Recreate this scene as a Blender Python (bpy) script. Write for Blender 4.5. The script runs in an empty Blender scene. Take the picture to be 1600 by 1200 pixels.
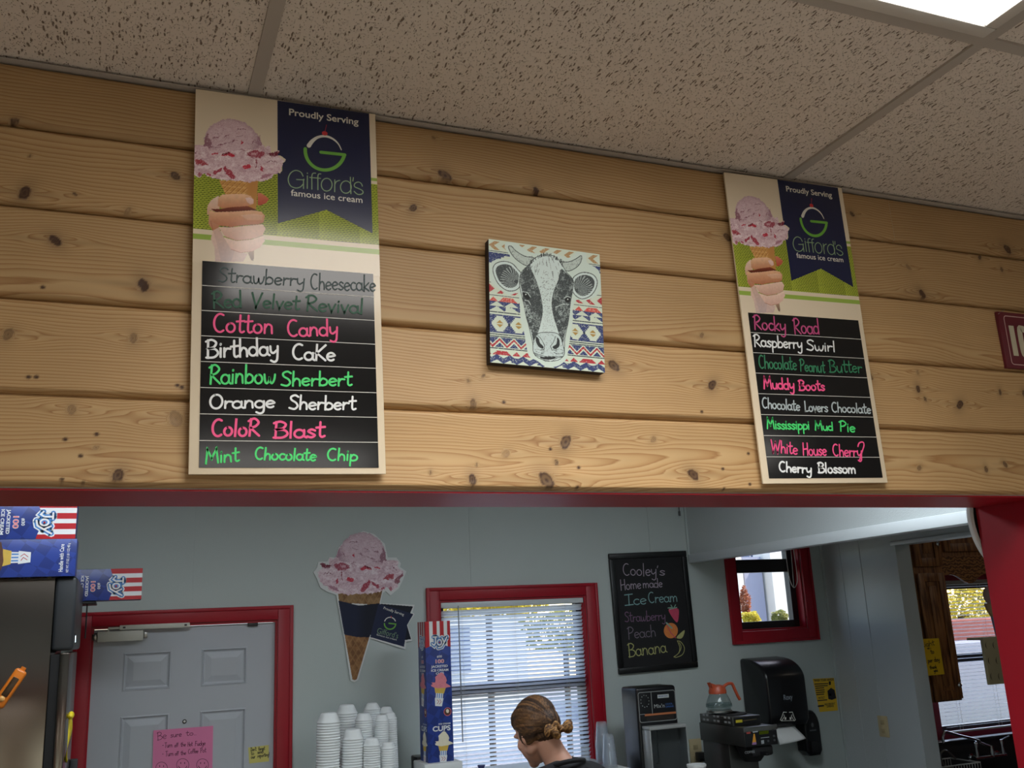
import bpy, bmesh, math, random
import numpy as np
from mathutils import Vector, Matrix, Euler
PI = math.pi
SC = bpy.context.scene
COL = SC.collection

# ------------------------------------------------------------------ camera, world, sun, exposure
F_PX = 1493.13                      # focal length in pixels of a 1600 x 1200 frame
EYE = np.array([0.0, -1.66, 1.95])
def _axes(yaw, pit, rol):
    f = np.array([math.sin(yaw)*math.cos(pit), math.cos(yaw)*math.cos(pit), math.sin(pit)])
    r = np.array([math.cos(yaw), -math.sin(yaw), 0.0])
    u = np.cross(r, f)
    c, s = math.cos(rol), math.sin(rol)
    return np.array([c*r+s*u, -s*r+c*u, f])
RX = _axes(math.radians(22.3817), math.radians(14.17187), math.radians(-2.744665))
cam_d = bpy.data.cameras.new('camera')
cam_d.sensor_width = 36.0
cam_d.lens = F_PX/1600.0*36.0
cam_d.clip_start = 0.02
cam = bpy.data.objects.new('camera', cam_d)
COL.objects.link(cam)
cam.matrix_world = Matrix(((RX[0][0], RX[1][0], -RX[2][0], EYE[0]),
                           (RX[0][1], RX[1][1], -RX[2][1], EYE[1]),
                           (RX[0][2], RX[1][2], -RX[2][2], EYE[2]), (0, 0, 0, 1)))
SC.camera = cam

SC.view_settings.view_transform = 'Standard'
SC.view_settings.look = 'None'
SC.view_settings.gamma = 1.0
SC.view_settings.use_curve_mapping = False
SC.view_settings.exposure = 0.0
SC.cycles.transparent_max_bounces = 48
SC.cycles.max_bounces = 8
SC.cycles.sample_clamp_indirect = 6.0

FRONT_LAMP = 7.5        # radiance of the troffer lenses in the shop front
FRONT_WATTS = 21.0      # downward throw of each prismatic lens
BACK_LAMP = 13.0         # radiance of the troffer lenses in the back room
SKY = 0.62
SUN = 6.5

wld = bpy.data.worlds.new('sky')
SC.world = wld
wld.use_nodes = True
_n = wld.node_tree.nodes; _l = wld.node_tree.links
_n.clear()
_o = _n.new('ShaderNodeOutputWorld'); _b = _n.new('ShaderNodeBackground'); _s = _n.new('ShaderNodeTexSky')
_s.sky_type = 'NISHITA'; _s.sun_disc = False
_s.sun_elevation = math.radians(42); _s.sun_rotation = math.radians(70)
_b.inputs['Strength'].default_value = SKY
_l.new(_s.outputs[0], _b.inputs[0]); _l.new(_b.outputs[0], _o.inputs[0])

sun_d = bpy.data.lights.new('sun', 'SUN')
sun_d.energy = SUN; sun_d.angle = math.radians(0.6); sun_d.color = (1.0, 0.93, 0.82)
sun = bpy.data.objects.new('sun', sun_d); COL.objects.link(sun)
sun.rotation_euler = Vector((-0.62, 0.30, -0.72)).to_track_quat('-Z', 'Y').to_euler()
sun.location = (8, -6, 12)

# ------------------------------------------------------------------ pixel -> place helpers
def ray(px, py):
    return RX.T @ np.array([(px-800)/F_PX, -(py-600)/F_PX, 1.0])
def at(px, py, Y):
    d = ray(px, py); return EYE + d*(Y-EYE[1])/d[1]
def ax(px, py, X):
    d = ray(px, py); return EYE + d*(X-EYE[0])/d[0]
def az(px, py, Z):
    d = ray(px, py); return EYE + d*(Z-EYE[2])/d[2]

# ------------------------------------------------------------------ colour and materials
def s2l(c):
    c = np.asarray(c, float)/255.0
    return np.where(c <= 0.04045, c/12.92, ((c+0.055)/1.055)**2.4)
def L4(c):
    v = s2l(c); return (float(v[0]), float(v[1]), float(v[2]), 1.0)

MATS = {}
def mat(name, rgb=(128, 128, 128), rough=0.5, metal=0.0, spec=0.5, var=0.0, vscale=8.0, bump=0.0, bscale=60.0,
        attr=None, transl=None, coat=0.0):
    if name in MATS: return MATS[name]
    m = bpy.data.materials.new(name); m.use_nodes = True
    nt = m.node_tree; n = nt.nodes; l = nt.links
    b = n['Principled BSDF']
    b.inputs['Base Color'].default_value = L4(rgb)
    b.inputs['Roughness'].default_value = rough
    b.inputs['Metallic'].default_value = metal
    b.inputs['Specular IOR Level'].default_value = spec
    if coat:
        b.inputs['Coat Weight'].default_value = coat; b.inputs['Coat Roughness'].default_value = 0.1
    src = None
    if attr:
        a = n.new('ShaderNodeVertexColor'); a.layer_name = attr; src = a.outputs['Color']
    if var > 0 or bump > 0:
        tc = n.new('ShaderNodeTexCoord')
    if var > 0:
        nz = n.new('ShaderNodeTexNoise'); nz.inputs['Scale'].default_value = vscale; nz.inputs['Detail'].default_value = 4
        l.new(tc.outputs['Object'], nz.inputs['Vector'])
        mr = n.new('ShaderNodeMapRange'); mr.inputs['To Min'].default_value = 1-var; mr.inputs['To Max'].default_value = 1+var
        l.new(nz.outputs[0], mr.inputs[0])
        mx = n.new('ShaderNodeMix'); mx.data_type = 'RGBA'; mx.blend_type = 'MULTIPLY'; mx.inputs[0].default_value = 1
        if src: l.new(src, mx.inputs[6])
        else: mx.inputs[6].default_value = L4(rgb)
        l.new(mr.outputs[0], mx.inputs[7]); src = mx.outputs[2]
    if src: l.new(src, b.inputs['Base Color'])
    if bump > 0:
        nb = n.new('ShaderNodeTexNoise'); nb.inputs['Scale'].default_value = bscale; nb.inputs['Detail'].default_value = 3
        l.new(tc.outputs['Object'], nb.inputs['Vector'])
        bp = n.new('ShaderNodeBump'); bp.inputs['Strength'].default_value = bump; bp.inputs['Distance'].default_value = 0.002
        l.new(nb.outputs[0], bp.inputs['Height']); l.new(bp.outputs[0], b.inputs['Normal'])
    if transl:
        out = n['Material Output']
        t = n.new('ShaderNodeBsdfTranslucent'); t.inputs[0].default_value = L4(rgb)
        ms = n.new('ShaderNodeMixShader'); ms.inputs[0].default_value = transl
        l.new(b.outputs[0], ms.inputs[1]); l.new(t.outputs[0], ms.inputs[2]); l.new(ms.outputs[0], out.inputs[0])
    MATS[name] = m
    return m

def glass_mat(name, tint=(255, 255, 255), clear=0.92, rough=0.02, body=None):
    """thin clear sheet: see-through, with fresnel reflection, optionally a little milky body"""
    if name in MATS: return MATS[name]
    m = bpy.data.materials.new(name); m.use_nodes = True
    nt = m.node_tree; n = nt.nodes; l = nt.links; n.clear()
    out = n.new('ShaderNodeOutputMaterial'); tr = n.new('ShaderNodeBsdfTransparent'); gl = n.new('ShaderNodeBsdfGlossy')
    lw = n.new('ShaderNodeLayerWeight'); lw.inputs['Blend'].default_value = 0.5       # Schlick reflectance, the same from both sides of the sheet
    p5 = n.new('ShaderNodeMath'); p5.operation = 'POWER'; l.new(lw.outputs['Facing'], p5.inputs[0]); p5.inputs[1].default_value = 5.0
    fr = n.new('ShaderNodeMath'); fr.operation = 'MULTIPLY_ADD'; l.new(p5.outputs[0], fr.inputs[0]); fr.inputs[1].default_value = 0.90; fr.inputs[2].default_value = 0.035
    t = s2l(tint)*clear
    tr.inputs[0].default_value = (float(t[0]), float(t[1]), float(t[2]), 1)
    gl.inputs['Roughness'].default_value = rough
    mx = n.new('ShaderNodeMixShader'); l.new(fr.outputs[0], mx.inputs[0]); l.new(tr.outputs[0], mx.inputs[1]); l.new(gl.outputs[0], mx.inputs[2])
    last = mx.outputs[0]
    if body:
        df = n.new('ShaderNodeBsdfDiffuse'); df.inputs[0].default_value = L4(tint)
        m2 = n.new('ShaderNodeMixShader'); m2.inputs[0].default_value = body
        l.new(last, m2.inputs[1]); l.new(df.outputs[0], m2.inputs[2]); last = m2.outputs[0]
    l.new(last, out.inputs[0])
    MATS[name] = m
    return m

def emit_mat(name, rgb, strength):
    if name in MATS: return MATS[name]
    m = bpy.data.materials.new(name); m.use_nodes = True
    n = m.node_tree.nodes; l = m.node_tree.links; n.clear()
    out = n.new('ShaderNodeOutputMaterial'); e = n.new('ShaderNodeEmission')
    e.inputs[0].default_value = L4(rgb); e.inputs[1].default_value = strength
    l.new(e.outputs[0], out.inputs[0]); MATS[name] = m
    return m

# ------------------------------------------------------------------ mesh building
class MB:
    def __init__(s): s.v = []; s.f = []; s.m = []
    def add(s, vs, fs, mi=0):
        o = len(s.v); s.v += [tuple(map(float, p)) for p in vs]
        for f in fs: s.f.append(tuple(i+o for i in f)); s.m.append(mi)
        return s
    def box(s, x0, x1, y0, y1, z0, z1, mi=0, bev=0.0, seg=2):
        if x0 > x1: x0, x1 = x1, x0
        if y0 > y1: y0, y1 = y1, y0
        if z0 > z1: z0, z1 = z1, z0
        if bev <= 0:
            vs = [(x, y, z) for z in (z0, z1) for y in (y0, y1) for x in (x0, x1)]
            return s.add(vs, [(0, 2, 3, 1), (4, 5, 7, 6), (0, 1, 5, 4), (2, 6, 7, 3), (0, 4, 6, 2), (1, 3, 7, 5)], mi)
        bm = bmesh.new(); bmesh.ops.create_cube(bm, size=1.0)
        for v in bm.verts:
            v.co = Vector(((x0+x1)/2+v.co.x*(x1-x0), (y0+y1)/2+v.co.y*(y1-y0), (z0+z1)/2+v.co.z*(z1-z0)))
        bev = min(bev, 0.49*min(x1-x0, y1-y0, z1-z0))
        bmesh.ops.bevel(bm, geom=list(bm.edges), offset=bev, segments=seg, affect='EDGES', profile=0.5)
        return s.addbm(bm, mi)
    def addbm(s, bm, mi=0, M=None):
        bm.verts.index_update()
        vs = [tuple((M @ v.co) if M else v.co) for v in bm.verts]
        fs = [tuple(v.index for v in f.verts) for f in bm.faces]
        bm.free()
        return s.add(vs, fs, mi)
    def prism(s, poly, a0, a1, axis='y', mi=0):
        """polygon (2D) swept between a0 and a1 along an axis: y -> poly is (x,z); x -> (y,z); z -> (x,y)"""
        n = len(poly)
        def P(p, a): return (p[0], a, p[1]) if axis == 'y' else ((a, p[0], p[1]) if axis == 'x' else (p[0], p[1], a))
        vs = [P(p, a0) for p in poly]+[P(p, a1) for p in poly]
        fs = [tuple(range(n)), tuple(range(2*n-1, n-1, -1))]+[(i, i+n, (i+1) % n+n, (i+1) % n) for i in range(n)]
        return s.add(vs, fs, mi)
    def tube(s, path, r, n=10, mi=0, cap=True, closed=False):
        P = [Vector(p) for p in path]; N = len(P)
        rs = r if hasattr(r, '__len__') else [r]*N
        vs = []; up = None
        for i in range(N):
            if closed: t = P[(i+1) % N]-P[i-1]
            else: t = P[min(i+1, N-1)]-P[max(i-1, 0)]
            t.normalize()
            if up is None:
                up = Vector((0, 0, 1)) if abs(t.z) < 0.9 else Vector((1, 0, 0))
            a = (up - t*up.dot(t)).normalized(); b = t.cross(a); up = a
            for k in range(n):
                th = 2*PI*k/n
                vs.append(P[i]+(a*math.cos(th)+b*math.sin(th))*rs[i])
        fs = []
        for i in range(N-1 if not closed else N):
            j = (i+1) % N
            for k in range(n):
                fs.append((i*n+k, i*n+(k+1) % n, j*n+(k+1) % n, j*n+k))
        if cap and not closed:
            fs.append(tuple(range(n-1, -1, -1))); fs.append(tuple((N-1)*n+k for k in range(n)))
        return s.add(vs, fs, mi)
    def lathe(s, prof, c=(0, 0, 0), n=32, mi=0, axis='z', close=False):
        vs = []; N = len(prof)
        for r, h in prof:
            for k in range(n):
                th = 2*PI*k/n; a, b = r*math.cos(th), r*math.sin(th)
                p = (a, b, h) if axis == 'z' else ((a, h, b) if axis == 'y' else (h, a, b))
                vs.append((c[0]+p[0], c[1]+p[1], c[2]+p[2]))
        fs = []
        for i in range(N if close else N-1):
            j = (i+1) % N
            for k in range(n): fs.append((i*n+k, i*n+(k+1) % n, j*n+(k+1) % n, j*n+k))
        if not close:
            if prof[0][0] > 1e-5: fs.append(tuple(range(n-1, -1, -1)))
            if prof[-1][0] > 1e-5: fs.append(tuple((N-1)*n+k for k in range(n)))
        return s.add(vs, fs, mi)
    def ball(s, c, r, n=16, mi=0):
        rx, ry, rz = r if hasattr(r, '__len__') else (r, r, r)
        vs = []; m = n//2
        for i in range(m+1):
            ph = PI*i/m
            for k in range(n):
                th = 2*PI*k/n
                vs.append((c[0]+rx*math.sin(ph)*math.cos(th), c[1]+ry*math.sin(ph)*math.sin(th), c[2]+rz*math.cos(ph)))
        fs = [(i*n+k, i*n+(k+1) % n, (i+1)*n+(k+1) % n, (i+1)*n+k) for i in range(m) for k in range(n)]
        return s.add(vs, fs, mi)
    # flat work on a vertical sheet: 2D points are (u, v) -> (u, y, v)
    def poly(s, pts, y, mi=0, th=0.0):
        pts = [tuple(map(float, p)) for p in pts]
        if th > 0: return s.prism(pts, y, y+th, 'y', mi)
        return s.add([(p[0], y, p[1]) for p in pts], [tuple(range(len(pts)))], mi)
    def ribbon(s, pts, w, y, mi=0, closed=False):
        s.k = getattr(s, 'k', 0)+1; y = y-3e-5*(s.k % 16)          # strokes lie one on the other
        P = [np.array(p, float) for p in pts]
        Q = [P[0]]
        for p in P[1:]:
            if np.hypot(*(p-Q[-1])) > 1e-6: Q.append(p)
        P = Q; N = len(P)
        if N < 2: return s
        ws = w if hasattr(w, '__len__') else [w]*N
        if len(ws) != N: ws = list(np.interp(np.linspace(0, 1, N), np.linspace(0, 1, len(ws)), ws))
        vs = []
        for i in range(N):
            a = P[i]-P[i-1] if (i > 0 or closed) else P[1]-P[0]
            b = P[(i+1) % N]-P[i] if (i < N-1 or closed) else P[-1]-P[-2]
            a = a/(np.hypot(*a)+1e-12); b = b/(np.hypot(*b)+1e-12)
            t = a+b
            if np.hypot(*t) < 0.3: t = a
            t = t/np.hypot(*t); nn = np.array([-t[1], t[0]])
            k = ws[i]/2/max(0.55, abs(nn @ np.array([-a[1], a[0]])))
            vs += [tuple(P[i]+nn*k), tuple(P[i]-nn*k)]
        fs = [(2*i, 2*i+1, 2*i+3, 2*i+2) for i in range(N-1)]
        if closed: fs.append((2*N-2, 2*N-1, 1, 0))
        s.add([(p[0], y, p[1]) for p in vs], fs, mi)
        if not closed:                      # round ends
            for c, r in ((P[0], ws[0]/2), (P[-1], ws[-1]/2)):
                s.poly([(c[0]+r*math.cos(2*PI*k/8), c[1]+r*math.sin(2*PI*k/8)) for k in range(8)], y-1.2e-5, mi)
        return s
    def build(s, name, mats, parent=None, loc=None, smooth=False, angle=35, kind=None, label=None, attrs=None):
        me = bpy.data.meshes.new(name)
        off = Vector((0, 0, 0))
        if loc is not None: off = Vector(loc)
        vs = s.v if off.length == 0 else [(p[0]-off.x, p[1]-off.y, p[2]-off.z) for p in s.v]
        me.from_pydata(vs, [], s.f)
        if not isinstance(mats, (list, tuple)): mats = [mats]
        for m in mats: me.materials.append(m)
        if len(mats) > 1: me.polygons.foreach_set('material_index', s.m)
        if smooth:
            me.polygons.foreach_set('use_smooth', [True]*len(me.polygons))
        bm = bmesh.new(); bm.from_mesh(me)
        if not attrs and len(bm.faces) < 60000: bmesh.ops.recalc_face_normals(bm, faces=bm.faces)
        bm.to_mesh(me); bm.free()
        if smooth and angle: me.set_sharp_from_angle(angle=math.radians(angle))
        if attrs:
            for k, arr in attrs.items():
                if arr.ndim == 2:
                    at_ = me.attributes.new(k, 'FLOAT_COLOR', 'POINT'); at_.data.foreach_set('color', arr.astype(np.float32).ravel())
                else:
                    at_ = me.attributes.new(k, 'FLOAT', 'POINT'); at_.data.foreach_set('value', arr.astype(np.float32).ravel())
        o = bpy.data.objects.new(name, me); COL.objects.link(o)
        if parent is not None: o.parent = parent
        elif loc is not None: o.location = off
        if kind: o['kind'] = kind
        if label: o['label'] = label
        return o

def thing(name, label, cat, loc=(0, 0, 0), group=None, rot=(0, 0, 0)):
    o = bpy.data.objects.new(name, None); o.empty_display_size = 0.05
    COL.objects.link(o); o.location = loc; o.rotation_euler = rot
    o['label'] = label; o['category'] = cat
    if group: o['group'] = group
    return o
def tag(o, label, cat, group=None):
    o['label'] = label; o['category'] = cat
    if group: o['group'] = group
    return o
def dup(root, loc, rot=None, label=None, group=None):
    r = root.copy(); COL.objects.link(r); r.location = loc
    if rot is not None: r.rotation_euler = rot
    if label: r['label'] = label
    if group: r['group'] = group
    for ch in list(root.children):
        c = ch.copy(); COL.objects.link(c); c.parent = r
        for g in list(ch.children):
            d = g.copy(); COL.objects.link(d); d.parent = c
    return r

def box_obj(name, m, x0, x1, y0, y1, z0, z1, parent=None, bev=0.0, kind=None, loc=None, smooth=None):
    return MB().box(x0, x1, y0, y1, z0, z1, 0, bev).build(name, m, parent, loc, smooth=bev > 0 if smooth is None else smooth, kind=kind)

def catmull(pts, sub=6, closed=False):
    P = [np.array(p, float) for p in pts]; N = len(P)
    if N < 3: return P
    out = []
    rng = range(N) if closed else range(N-1)
    for i in rng:
        p1, p2 = P[i], P[(i+1) % N]
        p0 = P[i-1] if (i > 0 or closed) else p1
        p3 = P[(i+2) % N] if (i+2 < N or closed) else p2
        for k in range(sub):
            t = k/sub
            out.append(0.5*((2*p1)+(-p0+p2)*t+(2*p0-5*p1+4*p2-p3)*t*t+(-p0+3*p1-3*p2+p3)*t**3))
    if not closed: out.append(P[-1])
    return out

# ------------------------------------------------------------------ numpy picture painting
_rng = np.random.RandomState(7)
_LAT = _rng.rand(256, 256)
def vnoise(x, y):
    xi = np.floor(x).astype(int); yi = np.floor(y).astype(int)
    fx = x-xi; fy = y-yi; fx = fx*fx*(3-2*fx); fy = fy*fy*(3-2*fy)
    g = lambda a, b: _LAT[a & 255, b & 255]
    return (g(xi, yi)*(1-fx)+g(xi+1, yi)*fx)*(1-fy)+(g(xi, yi+1)*(1-fx)+g(xi+1, yi+1)*fx)*fy
def fbm(x, y, o=4):
    s = 0; a = 0.5; t = 0
    for i in range(o):
        s = s+a*vnoise(x+17.3*i, y+9.1*i); t += a; a *= 0.5; x = x*2.03; y = y*2.03
    return s/t
def inpoly(U, V, poly):
    p = np.array(poly, float); m = np.zeros(U.shape, bool)
    x0, y0 = p.min(0); x1, y1 = p.max(0)
    sel = (U >= x0) & (U <= x1) & (V >= y0) & (V <= y1)
    if not sel.any(): return m
    u = U[sel]; v = V[sel]; r = np.zeros(u.shape, bool)
    n = len(p); j = n-1
    for i in range(n):
        xi, yi = p[i]; xj, yj = p[j]
        if yi != yj:
            c = ((yi > v) != (yj > v)) & (u < (xj-xi)*(v-yi)/(yj-yi)+xi)
            r ^= c
        j = i
    m[sel] = r
    return m
def segdist(U, V, pts):
    d = np.full(U.shape, 1e9)
    for (x0, y0), (x1, y1) in zip(pts[:-1], pts[1:]):
        dx, dy = x1-x0, y1-y0; q = dx*dx+dy*dy+1e-12
        t = np.clip(((U-x0)*dx+(V-y0)*dy)/q, 0, 1)
        d = np.minimum(d, np.hypot(U-x0-t*dx, V-y0-t*dy))
    return d
class Pic:
    """colour at every point of a sheet; U,V are drawing coordinates"""
    def __init__(s, U, V, base): s.U = U; s.V = V; s.c = np.ones(U.shape+(3,))*np.array(base, float); s.hit = np.zeros(U.shape, bool)
    def put(s, mask, col, a=1.0):
        col = np.array(col, float)
        if col.ndim > 1: col = col[mask]
        aa = a[mask][:, None] if isinstance(a, np.ndarray) else a
        s.c[mask] = s.c[mask]*(1-aa)+col*aa; s.hit |= mask
        return s
    def poly(s, pts, col, a=1.0): return s.put(inpoly(s.U, s.V, pts), col, a)
    def line(s, pts, w, col, a=1.0):
        p = np.array(pts, float); x0, y0 = p.min(0)-w; x1, y1 = p.max(0)+w
        sel = (s.U > x0) & (s.U < x1) & (s.V > y0) & (s.V < y1)
        if not sel.any(): return s
        m = np.zeros(s.U.shape, bool); m[sel] = segdist(s.U[sel], s.V[sel], pts) < w/2
        return s.put(m, col, a)
    def disc(s, c, r, col, a=1.0): return s.put(np.hypot(s.U-c[0], s.V-c[1]) < r, col, a)
def sheet(x0, x1, z0, z1, res):
    nx = max(2, int(round((x1-x0)/res))+1); nz = max(2, int(round((z1-z0)/res))+1)
    X, Z = np.meshgrid(np.linspace(x0, x1, nx), np.linspace(z0, z1, nz))
    return X, Z
def sheet_mesh(name, X, Z, y, rgb, m, parent=None, mask=None, loc=None):
    nz, nx = X.shape
    idx = np.arange(nx*nz).reshape(nz, nx)
    q = np.stack([idx[:-1, :-1], idx[:-1, 1:], idx[1:, 1:], idx[1:, :-1]], -1).reshape(-1, 4)
    if mask is not None:
        mk = mask[:-1, :-1] & mask[:-1, 1:] & mask[1:, 1:] & mask[1:, :-1]
        q = q[mk.ravel()]
        used = np.unique(q); rm = np.full(nx*nz, -1); rm[used] = np.arange(len(used)); q = rm[q]
    else: used = np.arange(nx*nz)
    ox, oy, oz = loc if loc is not None else (0, 0, 0)
    vs = np.stack([X.ravel()[used]-ox, np.full(len(used), y)-oy, Z.ravel()[used]-oz], 1)
    me = bpy.data.meshes.new(name)
    me.vertices.add(len(vs)); me.vertices.foreach_set('co', vs.ravel())
    me.loops.add(len(q)*4); me.loops.foreach_set('vertex_index', q.ravel())
    me.polygons.add(len(q)); me.polygons.foreach_set('loop_start', np.arange(0, len(q)*4, 4)); 
    me.update(calc_edges=True)
    c = np.ones((len(used), 4)); c[:, :3] = s2l(np.clip(rgb, 0, 255)).reshape(-1, 3)[used]
    a = me.attributes.new('print', 'FLOAT_COLOR', 'POINT'); a.data.foreach_set('color', c.astype(np.float32).ravel())
    me.materials.append(m)
    o = bpy.data.objects.new(name, me); COL.objects.link(o)
    if parent is not None: o.parent = parent
    return o

# ------------------------------------------------------------------ handwriting
def arc(cx, cy, rx, ry, a0, a1, n=9):
    return [(cx+rx*math.cos(math.radians(a0+(a1-a0)*k/n)), cy+ry*math.sin(math.radians(a0+(a1-a0)*k/n))) for k in range(n+1)]
def ln(*p):                                   # straight polyline (corners kept)
    o = []
    for q in p: o += [q, q]
    return o
GL = {
 'a': (.52, [arc(.22, .25, .2, .25, 40, 390), [(.42, .48), (.42, .3), (.42, .1), (.52, .0)]]),
 'b': (.50, [ln((.07, 1.), (.06, .0)), [(.07, .3), (.22, .5), (.42, .36), (.40, .1), (.2, .0), (.07, .08)]]),
 'c': (.42, [arc(.24, .25, .2, .25, 50, 315)]),
 'd': (.52, [arc(.22, .25, .2, .25, 40, 390), ln((.43, 1.), (.42, .0))]),
 'e': (.46, [[(.05, .24), (.24, .27), (.40, .33)]+arc(.23, .25, .19, .25, 30, 315)]),
 'f': (.36, [[(.40, .88), (.28, 1.), (.17, .85), (.15, .4), (.15, .0)], ln((.0, .5), (.34, .53))]),
 'g': (.50, [arc(.22, .25, .2, .25, 40, 390), [(.42, .48), (.43, .1), (.40, -.3), (.25, -.42), (.08, -.32)]]),
 'h': (.48, [ln((.08, 1.), (.06, .0)), [(.06, .25), (.2, .5), (.36, .42), (.40, .2), (.40, .0)]]),
 'i': (.20, [ln((.09, .5), (.08, .0)), ln((.09, .70), (.10, .75))]),
 'k': (.46, [ln((.07, 1.), (.06, .0)), ln((.38, .52), (.08, .22), (.42, .0))]),
 'l': (.22, [ln((.10, 1.), (.08, .0))]),
 'm': (.74, [ln((.06, .5), (.06, .0)), [(.06, .28), (.18, .5), (.31, .42), (.33, .2), (.33, .0)], [(.33, .28), (.46, .5), (.60, .42), (.63, .2), (.63, .0)]]),
 'n': (.50, [ln((.07, .5), (.06, .0)), [(.06, .25), (.2, .5), (.37, .42), (.40, .2), (.41, .0)]]),
 'o': (.50, [arc(.23, .25, .19, .25, 100, 465)]),
 'p': (.50, [ln((.07, .5), (.05, -.42)), [(.07, .3), (.22, .5), (.42, .36), (.40, .1), (.2, .0), (.07, .08)]]),
 'r': (.38, [ln((.07, .5), (.06, .0)), [(.06, .25), (.18, .46), (.36, .45)]]),
 's': (.40, [[(.35, .43), (.2, .51), (.07, .4), (.2, .26), (.34, .13), (.2, .0), (.03, .07)]]),
 't': (.38, [[(.17, .95), (.16, .5), (.16, .12), (.24, .0), (.35, .06)], ln((.0, .60), (.36, .64))]),
 'u': (.52, [[(.06, .5), (.07, .15), (.2, .0), (.36, .12), (.42, .5)], ln((.42, .5), (.44, .0))]),
 'v': (.44, [ln((.04, .5), (.20, .0), (.38, .52))]),
 'w': (.64, [[(.04, .5), (.08, .1), (.18, .0), (.29, .15), (.31, .38), (.34, .12), (.44, .0), (.56, .2), (.60, .5)]]),
 'x': (.44, [ln((.04, .5), (.38, .0)), ln((.38, .5), (.04, .0))]),
 'y': (.48, [[(.05, .5), (.07, .2), (.19, .1), (.36, .25)], [(.42, .5), (.40, .1), (.36, -.3), (.22, -.42), (.06, -.33)]]),
 'B': (.62, [ln((.12, 1.), (.09, .0)), [(.02, .93), (.28, 1.03), (.50, .85), (.38, .60), (.13, .53), (.13, .53), (.45, .48), (.58, .24), (.38, .02), (.02, .02)]]),
 'C': (.60, [arc(.34, .5, .28, .5, 60, 305)]),
 'D': (.62, [ln((.1, 1.), (.09, .0)), [(.02, .98), (.35, .95), (.56, .5), (.35, .05), (.02, .0)]]),
 'F': (.50, [ln((.1, 1.), (.09, .0)), ln((.08, .98), (.48, 1.02)), ln((.1, .55), (.40, .57))]),
 'H': (.60, [ln((.10, 1.), (.06, .0)), ln((.52, 1.), (.50, .0)), ln((.07, .48), (.52, .54))]),
 'I': (.52, [ln((.27, .98), (.24, .02)), ln((.02, .97), (.50, 1.)), ln((.0, .0), (.50, .03))]),
 'K': (.56, [ln((.08, 1.), (.07, .0)), ln((.50, 1.), (.09, .45), (.52, .0))]),
 'L': (.50, [[(.12, 1.), (.12, .5), (.10, .05), (.10, .02), (.30, .0), (.46, .06)]]),
 'M': (.78, [ln((.05, .0), (.14, 1.), (.36, .35), (.62, 1.), (.70, .0))]),
 'N': (.62, [ln((.06, .0), (.08, 1.), (.50, .0), (.52, 1.))]),
 'O': (.66, [arc(.32, .5, .27, .5, 100, 465, 14)]),
 'P': (.54, [ln((.12, 1.), (.08, .0)), [(.0, .90), (.28, 1.04), (.50, .80), (.35, .54), (.10, .48)]]),
 'R': (.60, [ln((.12, 1.), (.08, .0)), [(.0, .88), (.28, 1.04), (.50, .82), (.36, .58), (.12, .48), (.12, .48), (.32, .25), (.56, .0)]]),
 'S': (.52, [[(.47, .88), (.30, 1.), (.10, .88), (.12, .66), (.36, .45), (.44, .2), (.28, .0), (.02, .08)]]),
 'T': (.56, [ln((.28, 1.), (.26, .0)), ln((.02, .98), (.54, 1.02))]),
 'V': (.60, [ln((.04, 1.), (.27, .0), (.54, 1.02))]),
 'W': (.84, [ln((.04, 1.), (.20, .0), (.40, .8), (.58, .0), (.80, 1.02))]),
 "'": (.16, [ln((.10, 1.05), (.06, .85))]), '.': (.16, [ln((.06, .02), (.08, .0))]), '-': (.34, [ln((.04, .3), (.28, .32))]),
 '!': (.18, [ln((.10, 1.), (.08, .28)), ln((.08, .03), (.09, .0))]), '1': (.22, [ln((.10, 1.), (.10, .0))]), ' ': (.34, []),
}
_hw = random.Random(11)
def write(mb, word, p0, p1, h, w, y, mi=0, slant=0.0, jit=0.02):
    """one handwritten word: baseline from p0 to p1, capital height h, line width w, on the plane y"""
    p0 = np.array(p0, float); p1 = np.array(p1, float)
    tot = sum(GL[c][0] for c in word)-0.06
    e = p1-p0; L = np.hypot(*e); ex = e/L; ey = np.array([-ex[1], ex[0]])
    sx = L/tot; x = 0.0
    for c in word:
        adv, strokes = GL[c]
        dy = _hw.uniform(-jit, jit)
        for st in strokes:
            pts = [p0+ex*((x+q[0])*sx+slant*q[1]*h)+ey*((q[1]+dy)*h) for q in st]
            mb.ribbon(catmull(pts, 4), w, y, mi)
        x += adv
    return mb

# ------------------------------------------------------------------ printed lettering (built-in font)
_fc = {}
def font_mesh(text, offset=0.0):
    k = (text, offset)
    if k in _fc: return _fc[k]
    cu = bpy.data.curves.new('lettering', 'FONT'); cu.body = text; cu.size = 1.0; cu.offset = offset; cu.resolution_u = 4
    o = bpy.data.objects.new('lettering', cu); COL.objects.link(o)
    bpy.context.view_layer.update()
    me = bpy.data.meshes.new_from_object(o.evaluated_get(bpy.context.evaluated_depsgraph_get()))
    vs = np.array([v.co[:2] for v in me.vertices]); fs = [tuple(p.vertices) for p in me.polygons]
    bpy.data.objects.remove(o); bpy.data.meshes.remove(me); bpy.data.curves.remove(cu)
    _fc[k] = (vs, fs)
    return vs, fs
def type_(mb, text, p0, p1, h, y, mi=0, offset=0.0, shear=0.0):
    """printed text: baseline p0 -> p1, capital height h"""
    vs, fs = font_mesh(text, offset)
    x0, x1 = vs[:, 0].min(), vs[:, 0].max()
    p0 = np.array(p0, float); p1 = np.array(p1, float); e = p1-p0; L = np.hypot(*e); ex = e/L; ey = np.array([-ex[1], ex[0]])
    t = (vs[:, 0]-x0)/(x1-x0)*L; q = vs[:, 1]/0.70*h
    P = p0+np.outer(t+shear*q, ex)+np.outer(q, ey)
    return mb.add([(a[0], y, a[1]) for a in P], fs, mi)
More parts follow.
